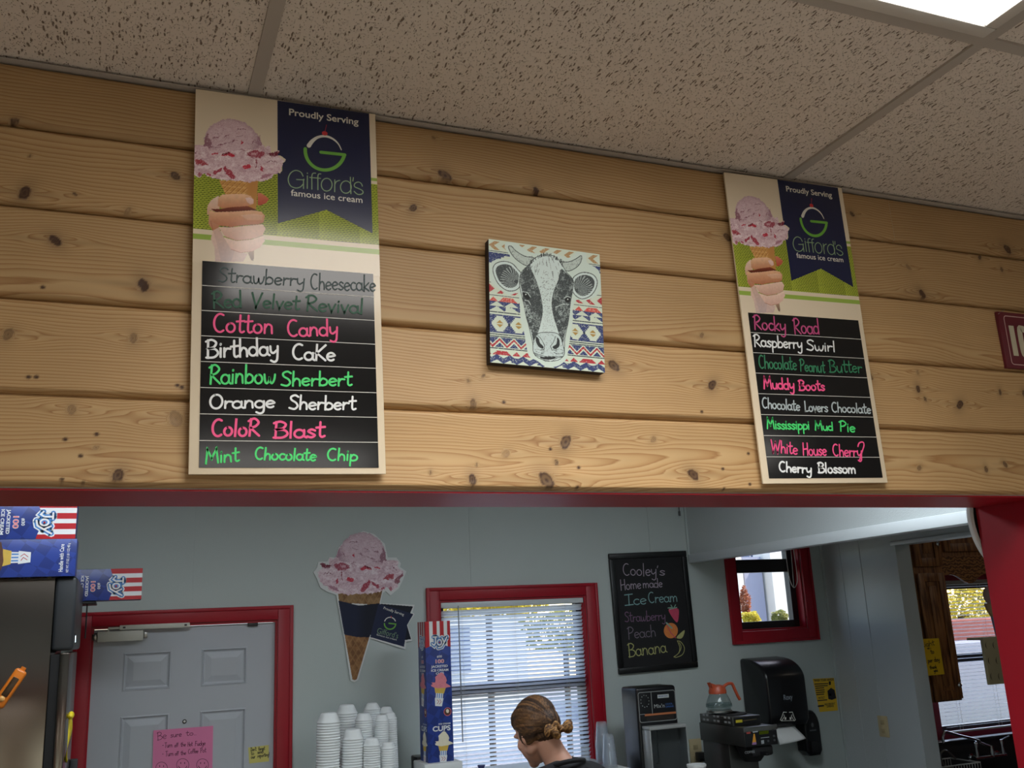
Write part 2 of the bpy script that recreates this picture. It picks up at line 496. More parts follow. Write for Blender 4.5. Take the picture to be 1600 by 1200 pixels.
# ================================================================== MATERIALS OF THE PLACE
M_paint = mat('pale_green_grey_paint', (182, 191, 188), 0.55, var=0.03, vscale=3, bump=0.25, bscale=220)
M_frp = mat('pebbled_wall_panel', (184, 191, 191), 0.38, var=0.03, vscale=3, bump=0.6, bscale=140)
M_red = mat('red_gloss_paint', (156, 20, 36), 0.40, spec=0.35, var=0.06, vscale=10, bump=0.12, bscale=40)
M_red2 = mat('kitchen_red_paint', (128, 20, 36), 0.5, var=0.05)
M_white = mat('white_paint', (214, 216, 214), 0.5, var=0.02)
M_trimwhite = mat('white_plastic_trim', (205, 212, 214), 0.3, var=0.02)
M_tee = mat('ceiling_grid_metal', (174, 168, 160), 0.6, var=0.03)
M_floor = mat('floor_tile', (150, 142, 132), 0.4, var=0.12, vscale=3)
M_brownwall = mat('brown_board_wall', (188, 172, 152), 0.6, var=0.15, vscale=4)
M_bronze = mat('dark_bronze_frame', (30, 26, 26), 0.4, var=0.05)
M_glass = glass_mat('window_glass')
M_black = mat('black_plastic', (16, 16, 18), 0.35, var=0.05)
M_blackmat = mat('black_matte', (14, 14, 15), 0.7, var=0.05)
M_steel = mat('brushed_steel', (150, 148, 144), 0.28, metal=1.0, var=0.06, vscale=30)
M_chrome = mat('chrome', (215, 218, 222), 0.08, metal=1.0, var=0.02)
M_beige = mat('beige_plastic', (196, 180, 140), 0.45, var=0.03)
M_counter = mat('dark_counter', (44, 44, 48), 0.3, var=0.15, vscale=40)

def wood_material():
    m = bpy.data.materials.new('knotty_cedar'); m.use_nodes = True
    nt = m.node_tree; n = nt.nodes; l = nt.links; b = n['Principled BSDF']
    ring = n.new('ShaderNodeAttribute'); ring.attribute_name = 'ring'
    knot = n.new('ShaderNodeAttribute'); knot.attribute_name = 'knot'
    tone = n.new('ShaderNodeAttribute'); tone.attribute_name = 'tone'
    tc = n.new('ShaderNodeTexCoord')
    mp = n.new('ShaderNodeMapping'); mp.inputs['Scale'].default_value = (5, 40, 130)
    l.new(tc.outputs['Object'], mp.inputs[0])
    nz = n.new('ShaderNodeTexNoise'); nz.inputs['Scale'].default_value = 1.0; nz.inputs['Detail'].default_value = 5
    l.new(mp.outputs[0], nz.inputs['Vector'])
    nz2 = n.new('ShaderNodeTexNoise'); nz2.inputs['Scale'].default_value = 5.0; nz2.inputs['Detail'].default_value = 3
    l.new(tc.outputs['Object'], nz2.inputs['Vector'])
    # ring + small noise -> fraction -> early/late wood
    ad = n.new('ShaderNodeMath'); ad.operation = 'MULTIPLY_ADD'; l.new(nz.outputs[0], ad.inputs[0]); ad.inputs[1].default_value = 0.45
    l.new(ring.outputs['Fac'], ad.inputs[2])
    fr = n.new('ShaderNodeMath'); fr.operation = 'FRACT'; l.new(ad.outputs[0], fr.inputs[0])
    cr = n.new('ShaderNodeValToRGB'); e = cr.color_ramp.elements
    e[0].position = 0.0; e[0].color = L4((186, 157, 114))
    e[1].position = 1.0; e[1].color = L4((183, 153, 109))
    k = e.new(0.5); k.color = L4((181, 150, 106))
    k = e.new(0.80); k.color = L4((167, 131, 88))
    k = e.new(0.90); k.color = L4((152, 114, 73))
    l.new(fr.outputs[0], cr.inputs[0])
    # broad tone variation
    mr = n.new('ShaderNodeMapRange'); mr.inputs['To Min'].default_value = 0.86; mr.inputs['To Max'].default_value = 1.12
    l.new(nz2.outputs[0], mr.inputs[0])
    mt = n.new('ShaderNodeMath'); mt.operation = 'MULTIPLY'; l.new(mr.outputs[0], mt.inputs[0]); l.new(tone.outputs['Fac'], mt.inputs[1])
    mrf = n.new('ShaderNodeMapRange'); mrf.inputs['To Min'].default_value = 0.90; mrf.inputs['To Max'].default_value = 1.08
    l.new(nz.outputs[0], mrf.inputs[0])
    mt2 = n.new('ShaderNodeMath'); mt2.operation = 'MULTIPLY'; l.new(mt.outputs[0], mt2.inputs[0]); l.new(mrf.outputs[0], mt2.inputs[1])
    mx = n.new('ShaderNodeMix'); mx.data_type = 'RGBA'; mx.blend_type = 'MULTIPLY'; mx.inputs[0].default_value = 1
    l.new(cr.outputs[0], mx.inputs[6]); l.new(mt2.outputs[0], mx.inputs[7])
    mk = n.new('ShaderNodeMix'); mk.data_type = 'RGBA'; mk.inputs[7].default_value = L4((70, 48, 34))
    l.new(knot.outputs['Fac'], mk.inputs[0]); l.new(mx.outputs[2], mk.inputs[6])
    l.new(mk.outputs[2], b.inputs['Base Color'])
    b.inputs['Roughness'].default_value = 0.48; b.inputs['Specular IOR Level'].default_value = 0.35
    bp = n.new('ShaderNodeBump'); bp.inputs['Strength'].default_value = 0.25; bp.inputs['Distance'].default_value = 0.001
    l.new(fr.outputs[0], bp.inputs['Height']); l.new(bp.outputs[0], b.inputs['Normal'])
    MATS['knotty_cedar'] = m
    return m
M_wood = wood_material()

def tile_material():
    m = bpy.data.materials.new('fissured_ceiling_tile'); m.use_nodes = True
    nt = m.node_tree; n = nt.nodes; l = nt.links; b = n['Principled BSDF']
    tc = n.new('ShaderNodeTexCoord')
    def layer(scale, thr_lo, thr_hi, warp, wscale, rnd_gate):
        mp = n.new('ShaderNodeMapping'); mp.inputs['Scale'].default_value = scale
        l.new(tc.outputs['Object'], mp.inputs[0])
        nz = n.new('ShaderNodeTexNoise'); nz.inputs['Scale'].default_value = wscale; nz.inputs['Detail'].default_value = 2
        l.new(tc.outputs['Object'], nz.inputs['Vector'])
        sc = n.new('ShaderNodeVectorMath'); sc.operation = 'SCALE'; sc.inputs['Scale'].default_value = warp
        l.new(nz.outputs['Color'], sc.inputs[0])
        ad = n.new('ShaderNodeVectorMath'); l.new(mp.outputs[0], ad.inputs[0]); l.new(sc.outputs[0], ad.inputs[1])
        vo = n.new('ShaderNodeTexVoronoi'); vo.voronoi_dimensions = '2D'; vo.inputs['Scale'].default_value = 1.0
        l.new(ad.outputs[0], vo.inputs['Vector'])
        sx = n.new('ShaderNodeSeparateColor'); l.new(vo.outputs['Color'], sx.inputs[0])
        # radius of each hole varies with the cell, many cells have none
        rg = n.new('ShaderNodeMapRange'); rg.inputs['From Min'].default_value = rnd_gate; rg.inputs['From Max'].default_value = 1.0
        rg.inputs['To Min'].default_value = 0.0; rg.inputs['To Max'].default_value = thr_hi
        l.new(sx.outputs[0], rg.inputs[0])
        sb = n.new('ShaderNodeMath'); sb.operation = 'SUBTRACT'; l.new(rg.outputs[0], sb.inputs[0]); l.new(vo.outputs['Distance'], sb.inputs[1])
        dv = n.new('ShaderNodeMath'); dv.operation = 'DIVIDE'; dv.use_clamp = True; l.new(sb.outputs[0], dv.inputs[0]); dv.inputs[1].default_value = thr_lo
        return dv.outputs[0]
    a = layer((190, 62, 1), 0.16, 0.44, 1.6, 60, 0.58)
    c = layer((420, 220, 1), 0.2, 0.40, 1.0, 140, 0.55)
    mxm = n.new('ShaderNodeMath'); mxm.operation = 'MAXIMUM'; l.new(a, mxm.inputs[0]); l.new(c, mxm.inputs[1])
    nz = n.new('ShaderNodeTexNoise'); nz.inputs['Scale'].default_value = 1.6; l.new(tc.outputs['Object'], nz.inputs['Vector'])
    mr = n.new('ShaderNodeMapRange'); mr.inputs['To Min'].default_value = 0.93; mr.inputs['To Max'].default_value = 1.05; l.new(nz.outputs[0], mr.inputs[0])
    bm_ = n.new('ShaderNodeMix'); bm_.data_type = 'RGBA'; bm_.blend_type = 'MULTIPLY'; bm_.inputs[0].default_value = 1
    bm_.inputs[6].default_value = L4((222, 214, 204)); l.new(mr.outputs[0], bm_.inputs[7])
    mk = n.new('ShaderNodeMix'); mk.data_type = 'RGBA'; mk.inputs[7].default_value = L4((132, 119, 106))
    l.new(mxm.outputs[0], mk.inputs[0]); l.new(bm_.outputs[2], mk.inputs[6]); l.new(mk.outputs[2], b.inputs['Base Color'])
    b.inputs['Roughness'].default_value = 0.95; b.inputs['Specular IOR Level'].default_value = 0.1
    inv = n.new('ShaderNodeMath'); inv.operation = 'SUBTRACT'; inv.inputs[0].default_value = 1.0; l.new(mxm.outputs[0], inv.inputs[1])
    bp = n.new('ShaderNodeBump'); bp.inputs['Strength'].default_value = 0.7; bp.inputs['Distance'].default_value = 0.003
    l.new(inv.outputs[0], bp.inputs['Height']); l.new(bp.outputs[0], b.inputs['Normal'])
    return m
M_tile = tile_material()

# ================================================================== THE ROOM SHELL
CEIL = 2.93
WB = 3.70            # inside face of the back wall
XR = 4.43            # left face of the right wall of the back room
OPX = 2.054          # right jamb of the pass-through
UND = 2.193          # underside of the header
TH = 0.19            # thickness of the front wall

def struct(o): o['kind'] = 'structure'; return o
struct(box_obj('floor', M_floor, -3.2, 8.2, -5.2, 4.0, -0.10, 0.0))
struct(box_obj('ceiling', M_tile, -3.2, 8.2, -5.2, 3.70, CEIL, CEIL+0.06))

def holed_wall(name, x0, x1, z0, z1, y0, y1, holes, m, strips=(), axis='x'):
    """a wall with rectangular openings (a0, a1, z0, z1); axis x: runs along x between y0 and y1"""
    mb = MB()
    xs = sorted({x0, x1}.union(*[{h[0], h[1]} for h in holes])) if holes else [x0, x1]
    zs = sorted({z0, z1}.union(*[{max(z0, h[2]), min(z1, h[3])} for h in holes])) if holes else [z0, z1]
    for a, b in zip(xs[:-1], xs[1:]):
        for c, d in zip(zs[:-1], zs[1:]):
            mx, mz = (a+b)/2, (c+d)/2
            if any(h[0] < mx < h[1] and h[2] < mz < h[3] for h in holes): continue
            if axis == 'x': mb.box(a, b, y0, y1, c, d)
            else: mb.box(y0, y1, a, b, c, d)
    for s in strips: mb.box(*s)
    return struct(mb.build(name, m))

# openings measured on the back wall
DOOR = (-0.127, 0.787, 0.0, 2.040)
W1 = (1.690, 2.622, 0.98, 2.108)
_a = at(1158, 987, WB); _b = at(1262, 983, WB)
W2 = (float(_a[0]), float(_b[0]), float(_a[2]), 2.42)
W3 = (5.27, 6.60, 1.10, 2.09)
seam = [(x-0.008, x+0.008, WB-0.003, WB+0.01, 2.12 if i == 0 else (2.19 if i == 1 else 0.0), CEIL) for i, x in enumerate((float(at(306, 850, WB)[0]), float(at(736, 860, WB)[0]), float(at(1017, 855, WB)[0])))]
holed_wall('wall_back', -2.2, 4.49, 0.0, CEIL, WB, WB+0.15, [DOOR, W1, W2], M_paint, seam)
holed_wall('wall_kitchen', 4.49, 8.2, 0.0, CEIL, WB, WB+0.15, [W3], M_red2)
DY = (2.05, 3.01)
rs = [(XR-0.003, XR, y-0.008, y+0.008, 0.0, CEIL) for y in (3.335, 3.52)]
holed_wall('wall_right', 0.19, WB, 0.0, CEIL, XR, XR+0.115, [(DY[0], DY[1], 0.0, 2.322)], M_frp, rs, axis='y')
struct(box_obj('wall_left', M_paint, -2.35, -2.2, TH, WB, 0, CEIL))
struct(box_obj('wall_kitchen_right', M_red2, 8.05, 8.2, TH, WB, 0, CEIL))
struct(box_obj('wall_shop_left', M_brownwall, -3.2, -3.05, -5.2, 0.0, 0, CEIL))
struct(box_obj('wall_shop_right', M_brownwall, 6.0, 6.15, -5.2, 0.0, 0, CEIL))
holed_wall('wall_shop_rear', -3.2, 6.15, 0, CEIL, -5.2, -5.05, [(-1.8, 0.4, 0.8, 2.2), (1.8, 4.0, 0.8, 2.2)], M_brownwall)  # rear openings added out of view, letting in daylight to lift the ceiling

# front wall: header, end pieces and low wall of the pass-through
fw = MB()
fw.box(-3.2, 8.2, 0.0, TH, UND, CEIL).box(OPX, 8.2, 0.0, TH, 0, UND).box(-3.2, -1.3, 0.0, TH, 0, UND).box(-1.3, OPX, 0.0, TH, 0, 1.0)
struct(fw.build('wall_front', M_paint))
tr = MB()
tr.box(-1.3, OPX, -0.001, TH+0.004, UND-0.003, UND).box(OPX-0.003, OPX, -0.011, TH+0.004, 1.05, UND).box(-1.3, -1.297, -0.011, TH+0.004, 1.05, UND)
tr.box(OPX, OPX+0.10, -0.012, 0.0, 1.0, UND-0.002, bev=0.002).box(-1.40, -1.3, -0.012, 0, 1.0, UND-0.002)
tr.box(-1.40, OPX+0.10, TH, TH+0.014, UND, UND+0.09).box(OPX, OPX+0.09, TH, TH+0.014, 1.0, UND).box(-1.39, -1.3, TH, TH+0.014, 1.0, UND)
struct(tr.build('trim_1', M_red))
struct(box_obj('trim_2', M_counter, -1.3, OPX, -0.12, TH+0.12, 1.0, 1.05, bev=0.006))

# ------------------------------------------------------------------ knotty cedar siding on the header
PL = [2.9228, 2.8056, 2.6616, 2.5011, 2.3424, UND]      # top edge, then the lower edge of each course
JX = float(at(1386, 340, 0)[0])
KN = [(22,191,5,1),(274,276,6,1),(39,303,8,1.2),(86,377,7,1.2),(117,305,2.5,.8),(47,245,2,.7),(695,276,10,1),(645,326,6,1),(677,216,3,.5),
      (837,300,6,1.3),(1135,371,7,1),(1330,335,5,1),(1572,390,9,1.1),(224,447,8,1.3),(13,523,7,.7),(208,529,6,.6),(112,640,6,.5),(184,743,8,1.1),
      (883,691,10,1),(853,751,12,1),(1082,742,9,1.1),(737,750,7,1.1),(738,633,7,.8),(958,572,9,1),(1112,602,8,1.1),(790,709,6,.4),(1020,687,5,.5),
      (754,588,3,.7),(731,596,3,.6),(672,739,2.5,.8),(744,727,2.5,.7),(868,723,4,.8),(1095,525,4,.6),(1530,402,5,1.1),(1439,460,8,1.2),(1418,418,5,.5),
      (1564,422,4,.8),(1433,608,6,1.1),(1444,624,4,.9),(1498,633,8,1.1),(1561,613,5,1),(1598,615,5,1),(1435,731,5,.7),(1539,733,5,.9),(1569,726,5,.9),
      (1357,588,8,.8),(1433,582,4,.5),(275,655,10,.5),(200,330,4,.5),(150,700,3,.4)]
DOTS = [(45,590),(57,590),(277,603),(284,606),(151,679),(102,687),(126,713),(97,750),(130,756),(67,450),(786,629),(903,731),(901,762),(859,702),(1128,733),(1130,765),
        (1095,644),(1168,709),(590,770),(1170,757),(1262,640)]
KP = [(at(x, y, -0.01), r*0.00125, s) for x, y, r, s in KN]
DP = [at(x, y, -0.01) for x, y in DOTS]
def course_of(z):
    for i in range(5):
        if PL[i+1] <= z <= PL[i]: return i
    return 4
def siding():
    xs = np.concatenate([np.arange(-3.0, -0.42, 0.03), np.arange(-0.42, 2.30, 0.0025), np.arange(2.30, 6.0, 0.03)])
    V = []; F = []; R = []; K = []; T = []; base = 0
    hw = np.random.RandomState(5)
    for i in range(5):
        zt, zb = PL[i], PL[i+1]
        prof = [(-0.0005, zb+0.0030), (-0.0040, zb+0.0016), (-0.0046, zb+0.0016), (-0.0137, zb+0.0090), (-0.0140, zb+0.0094)]
        nface = 58
        for k in range(1, nface): prof.append((-0.0140+0.0020*k/nface, zb+0.0115+(zt-0.010-zb-0.0115)*k/nface))
        prof += [(-0.0118, zt-0.008), (-0.0105, zt-0.0045), (-0.0080, zt-0.0030), (-0.0010, zt-0.0026), (-0.0005, zt+0.0030 if i else zt)]
        prof = np.array(prof)
        for piece in ([(None, JX), (JX+0.0004, None)] if i == 0 else [(None, None)]):
            px = xs.copy()
            if piece[1] is not None: px = np.append(px[px < piece[1]], piece[1])
            if piece[0] is not None: px = np.insert(px[px > piece[0]], 0, piece[0])
            X, S = np.meshgrid(px, np.arange(len(prof)))
            Yv = prof[S, 0]; Z = prof[S, 1]
            seed = hw.rand()*100
            vc = zb+(zt-zb)*hw.choice([-0.35, 0.15, 0.45, 0.6, 1.2])
            d0 = hw.uniform(0.018, 0.05)
            wob = (fbm(X*1.1+seed, X*0+seed, 3)-0.5)*0.10+(fbm(X*5+seed, Z*14, 3)-0.5)*0.016
            dep = d0+(fbm(X*0.9+seed*2, X*0+3.3, 2)-0.5)*0.06+(X-1)*hw.uniform(-0.012, 0.012)
            kr = np.zeros(X.shape); defl = np.zeros(X.shape)
            for P, r, s in KP:
                if not (zb-0.002 <= P[2] <= zt+0.002): continue
                dx = X-P[0]; dz = Z-P[2]
                sel = np.abs(dx) < 0.22
                tl = math.sin(P[0]*37.0)*0.9; ct, sn = math.cos(tl), math.sin(tl)
                q = np.hypot((dx*ct+dz*sn)/0.82, (-dx*sn+dz*ct)/1.25)
                ang = fbm(X*120+P[0]*7, Z*120, 3)-0.5
                core = np.clip((r*(1+0.6*ang)-q)/(0.30*r)+0.5, 0, 1)
                core = core*(0.74+0.28*np.exp(-((q-0.85*r)/(0.22*r))**2)+0.4*np.exp(-((q)/(0.25*r))**2))
                halo = np.exp(-(q/(2.0*r))**2)*0.35
                tail = np.exp(-(dx/(7*r))**2-(dz/(0.55*r))**2)*0.22
                kr = np.where(sel, np.maximum(kr, s*np.maximum(np.maximum(np.minimum(core, 1), halo), tail)), kr)
                defl = np.where(sel, defl+1.9*r*np.exp(-(dx/(6*r))**2-(dz/(2.6*r))**2)*np.sign(dz+1e-6)*np.minimum(1, np.abs(dz)/(0.8*r)), defl)
            for P in DP:
                if not (zb <= P[2] <= zt): continue
                q = np.hypot((X-P[0])/1.2, Z-P[2])
                kr = np.maximum(kr, np.clip((0.0042-q)/0.002, 0, 1))
            zz = Z-defl-vc+wob
            rho = np.sqrt(zz**2+np.maximum(dep, 0.006)**2)
            ring = rho/(0.0052+0.0016*hw.rand())+seed
            for P, r, s in KP:      # growth rings of the knots themselves
                q = np.hypot((X-P[0])/1.15, Z-P[2]); inn = q < r*1.05
                ring = np.where(inn, q/0.0022, ring)
            tone = (0.90, 0.94, 0.97, 1.0, 1.0)[i]+0.06*hw.rand()-0.01+(fbm(X*1.3+seed, Z*6, 2)-0.5)*0.16  # upper courses toned darker for the weaker light there, plus random board variation
            n0, n1 = X.shape
            V.append(np.stack([X, Yv, Z], -1).reshape(-1, 3)); R.append(ring.ravel()); K.append(np.clip(kr, 0, 1).ravel()); T.append(tone.ravel())
            idx = np.arange(n0*n1).reshape(n0, n1)+base
            F.append(np.stack([idx[:-1, :-1], idx[:-1, 1:], idx[1:, 1:], idx[1:, :-1]], -1).reshape(-1, 4)); base += n0*n1
    V = np.concatenate(V); q = np.concatenate(F)
    me = bpy.data.meshes.new('wall_front_siding')
    me.vertices.add(len(V)); me.vertices.foreach_set('co', V.ravel())
    me.loops.add(len(q)*4); me.loops.foreach_set('vertex_index', q.ravel())
    me.polygons.add(len(q)); me.polygons.foreach_set('loop_start', np.arange(0, len(q)*4, 4)); me.update(calc_edges=True)
    for nm, arr in (('ring', R), ('knot', K), ('tone', T)):
        a = me.attributes.new(nm, 'FLOAT', 'POINT'); a.data.foreach_set('value', np.concatenate(arr).astype(np.float32))
    me.polygons.foreach_set('use_smooth', [True]*len(me.polygons))
    me.set_sharp_from_angle(angle=math.radians(40))
    me.materials.append(M_wood)
    o = bpy.data.objects.new('wall_front_siding', me); COL.objects.link(o)
    return struct(o)
siding()

# ------------------------------------------------------------------ ceiling grid
g = MB(); TW = 0.012
XT = [0.185+1.2058*k for k in range(-2, 5)]
YT = [-0.585-0.6096*k for k in range(0, 8)]
for x in XT:
    ys = [0.0]+YT
    for a, b in zip(ys[:-1], ys[1:]): g.box(x-TW, x+TW, b+TW, a-(0.022 if a == 0 else TW), CEIL-0.005, CEIL+0.002)
for y in YT: g.box(-3.05, 6.0, y-TW, y+TW, CEIL-0.005, CEIL+0.002)
struct(g.build('trim_3', M_tee))
struct(MB().box(-3.05, 6.0, -0.022, -0.001, CEIL-0.0072, CEIL-0.005).box(-3.05, 6.0, -0.0022, 0.0, CEIL-0.005, CEIL).build('trim_4', M_tee))

# ------------------------------------------------------------------ recessed fluorescent fixtures
M_lensF = emit_mat('lit_lens_front', (255, 250, 244), FRONT_LAMP)
M_lensB = emit_mat('lit_lens_back', (238, 247, 255), BACK_LAMP)
M_lensK = emit_mat('added_lens_kitchen', (255, 240, 220), BACK_LAMP*0.16)
M_fix = mat('white_enamel_fixture', (206, 204, 198), 0.4, var=0.02)
def troffer(x0, x1, y0, y1, label, lens, group, watts=0.0):
    t = thing('ceiling_light', label, 'light', ((x0+x1)/2, (y0+y1)/2, CEIL-0.012), group)
    f = MB(); w = 0.028; z0, z1 = CEIL-0.012, CEIL+0.0
    for a in ((x0, x1, y0, y0+w), (x0, x1, y1-w, y1), (x0, x0+w, y0+w, y1-w), (x1-w, x1, y0+w, y1-w)):
        f.box(a[0], a[1], a[2], a[3], z0, z1, 0, 0.003)
    f.build('frame', M_fix, t, t.location, smooth=True)
    MB().box(x0+w, x1-w, y0+w, y1-w, z0+0.004, z0+0.009).build('diffuser', lens, t, t.location)
    if watts:                                # the prismatic lens throws most of its light downwards
        ld = bpy.data.lights.new('tube_light', 'AREA'); ld.shape = 'RECTANGLE'; ld.size = x1-x0-2*w; ld.size_y = y1-y0-2*w
        ld.energy = watts; ld.spread = math.radians(125); ld.color = (1.0, 0.97, 0.93)
        lo = bpy.data.objects.new('tube_light', ld); COL.objects.link(lo); lo.parent = t; lo.location = (0, 0, 0.003)
    return t
troffer(0.205, 1.371, -1.185, -0.600, 'lit white fluorescent panel in the tiled ceiling nearest the plank wall', M_lensF, 'fluorescent ceiling panels', FRONT_WATTS)
troffer(0.205, 1.371, -4.233, -3.648, 'lit fluorescent panel in the shop ceiling farthest from the plank wall', M_lensF, 'fluorescent ceiling panels', FRONT_WATTS)
troffer(2.617, 3.783, -3.62, -3.04, 'lit fluorescent panel over the right side of the shop', M_lensF, 'fluorescent ceiling panels', FRONT_WATTS)
troffer(-2.19, -1.05, -3.62, -3.04, 'lit fluorescent panel over the left side of the shop', M_lensF, 'fluorescent ceiling panels', FRONT_WATTS)
troffer(-0.5, 0.72, 1.2, 1.8, 'lit fluorescent panel over the back room near the grey door', M_lensB, 'fluorescent ceiling panels')
troffer(5.4, 6.6, 1.6, 2.2, 'added unseen fluorescent panel brightening the kitchen behind the red post', M_lensK, 'fluorescent ceiling panels')  # unseen kitchen lamp, added to brighten the oak cabinets and valance
troffer(1.9, 3.12, 1.2, 1.8, 'lit fluorescent panel over the back room near the window', M_lensB, 'fluorescent ceiling panels')

# ------------------------------------------------------------------ door in the back wall
def casing(name, hole, w, y=WB, z_open=True, depth=0.016, bottom=False, tw=None):
    """flat moulded casing around an opening, stepped towards the wall"""
    x0, x1, z0, z1 = hole; m = MB(); tw = tw or w
    def pc(a, b, c, d):
        m.box(a, b, y-depth, y, c, d, 0, 0.004)
    pc(x0-w, x0, z0 if not bottom else z0-w, z1+tw); pc(x1, x1+w, z0 if not bottom else z0-w, z1+tw); pc(x0, x1, z1, z1+tw)
    if bottom: pc(x0, x1, z0-w, z0)
    d2 = depth+0.007; b = 0.018                               # raised outer bead
    m.box(x0-w, x0-w+b, y-d2, y-depth, z0 if not bottom else z0-w, z1+tw, 0, 0.003); m.box(x1+w-b, x1+w, y-d2, y-depth, z0 if not bottom else z0-w, z1+tw, 0, 0.003)
    m.box(x0-w+b, x1+w-b, y-d2, y-depth, z1+tw-b, z1+tw, 0, 0.003)
    if bottom: m.box(x0-w+b, x1+w-b, y-d2, y-depth, z0-w, z0-w+b, 0, 0.003)
    # reveal boards
    r = 0.012
    m.box(x0, x0+r, y, y+0.10, z0, z1); m.box(x1-r, x1, y, y+0.10, z0, z1); m.box(x0+r, x1-r, y, y+0.10, z1-r, z1)
    if bottom: m.box(x0+r, x1-r, y, y+0.10, z0, z0+r)
    return struct(m.build(name, M_red, smooth=True))
casing('trim_5', DOOR, 0.080, tw=0.072)

M_door = mat('grey_white_door_paint', (176, 180, 186), 0.42, var=0.02)
def door_leaf():
    x0, x1, z1 = DOOR[0]+0.012, DOOR[1]-0.012, DOOR[3]-0.014
    yf = WB+0.022
    m = MB(); m.box(x0, x1, yf+0.008, yf+0.045, 0.01, z1)
    def px(u, v): p = at(110+u/4.286, 920+v/4.286, yf); return float(p[0]), float(p[2])
    L0, R0 = px(357, 420)[0], px(685, 420)[0]; L1, R1 = px(880, 400)[0], px(1180, 400)[0]
    tz0, tz1 = px(690, 668)[1], px(690, 412)[1]
    mz1 = px(670, 832)[1]
    rows = [(tz0, tz1), (1.02, mz1), (0.22, 0.90)]
    wd = (R0-L0+R1-L1)/2
    # stile and rail surface with openings for the moulded panels
    xs = [x0, L0, L0+wd, L1, L1+wd, x1]; zs = [0.01]
    for a, b in rows[::-1]: zs += [a, b]
    zs.append(z1)
    for i in range(5):
        for j in range(len(zs)-1):
            if i in (1, 3) and j in (1, 3, 5): continue
            m.box(xs[i], xs[i+1], yf, yf+0.008, zs[j], zs[j+1])
    for a in (L0, L1):
        for c, d in rows:
            b = a+wd; e = 0.014; g2 = 0.050
            def fr(q0, y0, q1, y1):
                A = [(a+q0, y0, c+q0), (b-q0, y0, c+q0), (b-q0, y0, d-q0), (a+q0, y0, d-q0), (a+q1, y1, c+q1), (b-q1, y1, c+q1), (b-q1, y1, d-q1), (a+q1, y1, d-q1)]
                m.add(A, [(i, (i+1) % 4, (i+1) % 4+4, i+4) for i in range(4)])
            fr(0, yf, e*0.5, yf-0.003); fr(e*0.5, yf-0.003, e, yf+0.006); fr(e, yf+0.006, e+0.006, yf+0.0075); fr(e+0.006, yf+0.0075, g2, yf+0.001); 
            q = g2
            m.add([(a+q, yf+0.001, c+q), (b-q, yf+0.001, c+q), (b-q, yf+0.001, d-q), (a+q, yf+0.001, d-q)], [(0, 1, 2, 3)])
    d = struct(m.build('door_1', M_door))
    k = MB(); p = at(110+764/4.286, 920+888/4.286, yf)
    k.lathe([(0.0105, yf), (0.0105, yf-0.004), (0.006, yf-0.005)], (p[0], 0, p[2]), 16, 0, 'y'); k.lathe([(0.006, yf-0.005), (0.0, yf-0.0055)], (p[0], 0, p[2]), 12, 1, 'y')
    k.build('peephole', [M_bronze, M_white], d, smooth=True)
    kb = MB(); kb.lathe([(0.03, yf), (0.03, yf-0.008), (0.012, yf-0.01), (0.012, yf-0.04), (0.028, yf-0.05), (0.026, yf-0.068), (0.0, yf-0.072)], (x1-0.07, 0, 0.96), 20, 0, 'y')
    kb.build('door_knob', M_steel, d, smooth=True)
    return d, yf
DOOR1, DYF = door_leaf()
# closer bolted on the door
M_closer = mat('cream_enamel', (198, 196, 184), 0.4, var=0.03)
cl = thing('door_closer', 'cream metal door closer at the top of the grey door', 'door closer', tuple(at(187, 995, DYF)))
p0 = at(110+178/4.286, 920+340/4.286, DYF-0.05); p1 = at(110+490/4.286, 920+295/4.286, DYF-0.05)
zc = (p0[2]+p1[2])/2
MB().box(p0[0], p1[0], DYF-0.055, DYF, zc-0.026, zc+0.026, 0, 0.006).build('body', M_closer, cl, cl.location, smooth=True)
for ea, eb in ((p0[0]-0.022, p0[0]), (p1[0], p1[0]+0.020)):
    MB().box(ea, eb, DYF-0.040, DYF-0.012, zc-0.016, zc+0.016, 0, 0.004).build('end_cap', M_steel, cl, cl.location, smooth=True)
q0 = at(110+330/4.286, 920+262/4.286, WB-0.02); q1 = at(110+800/4.286, 920+240/4.286, WB-0.02)
MB().tube([(p0[0]+0.05, DYF-0.035, zc+0.026), (p0[0]+0.05, DYF-0.035, zc+0.040), (q0[0]+0.20, WB-0.022, q0[2]-0.004)], 0.006, 8).build('arm', M_closer, cl, cl.location, smooth=True)
tz = float((q0[2]+q1[2])/2)
b = MB(); b.box(q0[0], q1[0], WB-0.028, WB-0.014, tz-0.012, tz+0.012, 0, 0.003); b.box(q0[0]+0.015, q0[0]+0.027, WB-0.0295, WB-0.027, tz-0.004, tz+0.004, 1); b.box(q1[0]-0.027, q1[0]-0.015, WB-0.0295, WB-0.027, tz-0.004, tz+0.004, 1)
b.build('bracket', [M_closer, M_bronze], cl, cl.location, smooth=True)
bk = at(395, 975, DYF-0.01)
tag(box_obj('door_bracket', M_bronze, bk[0]-0.026, bk[0]+0.026, DYF-0.018, DYF, bk[2]-0.012, bk[2]+0.010, bev=0.003), 'small dark metal catch at the top right of the grey door', 'bracket')

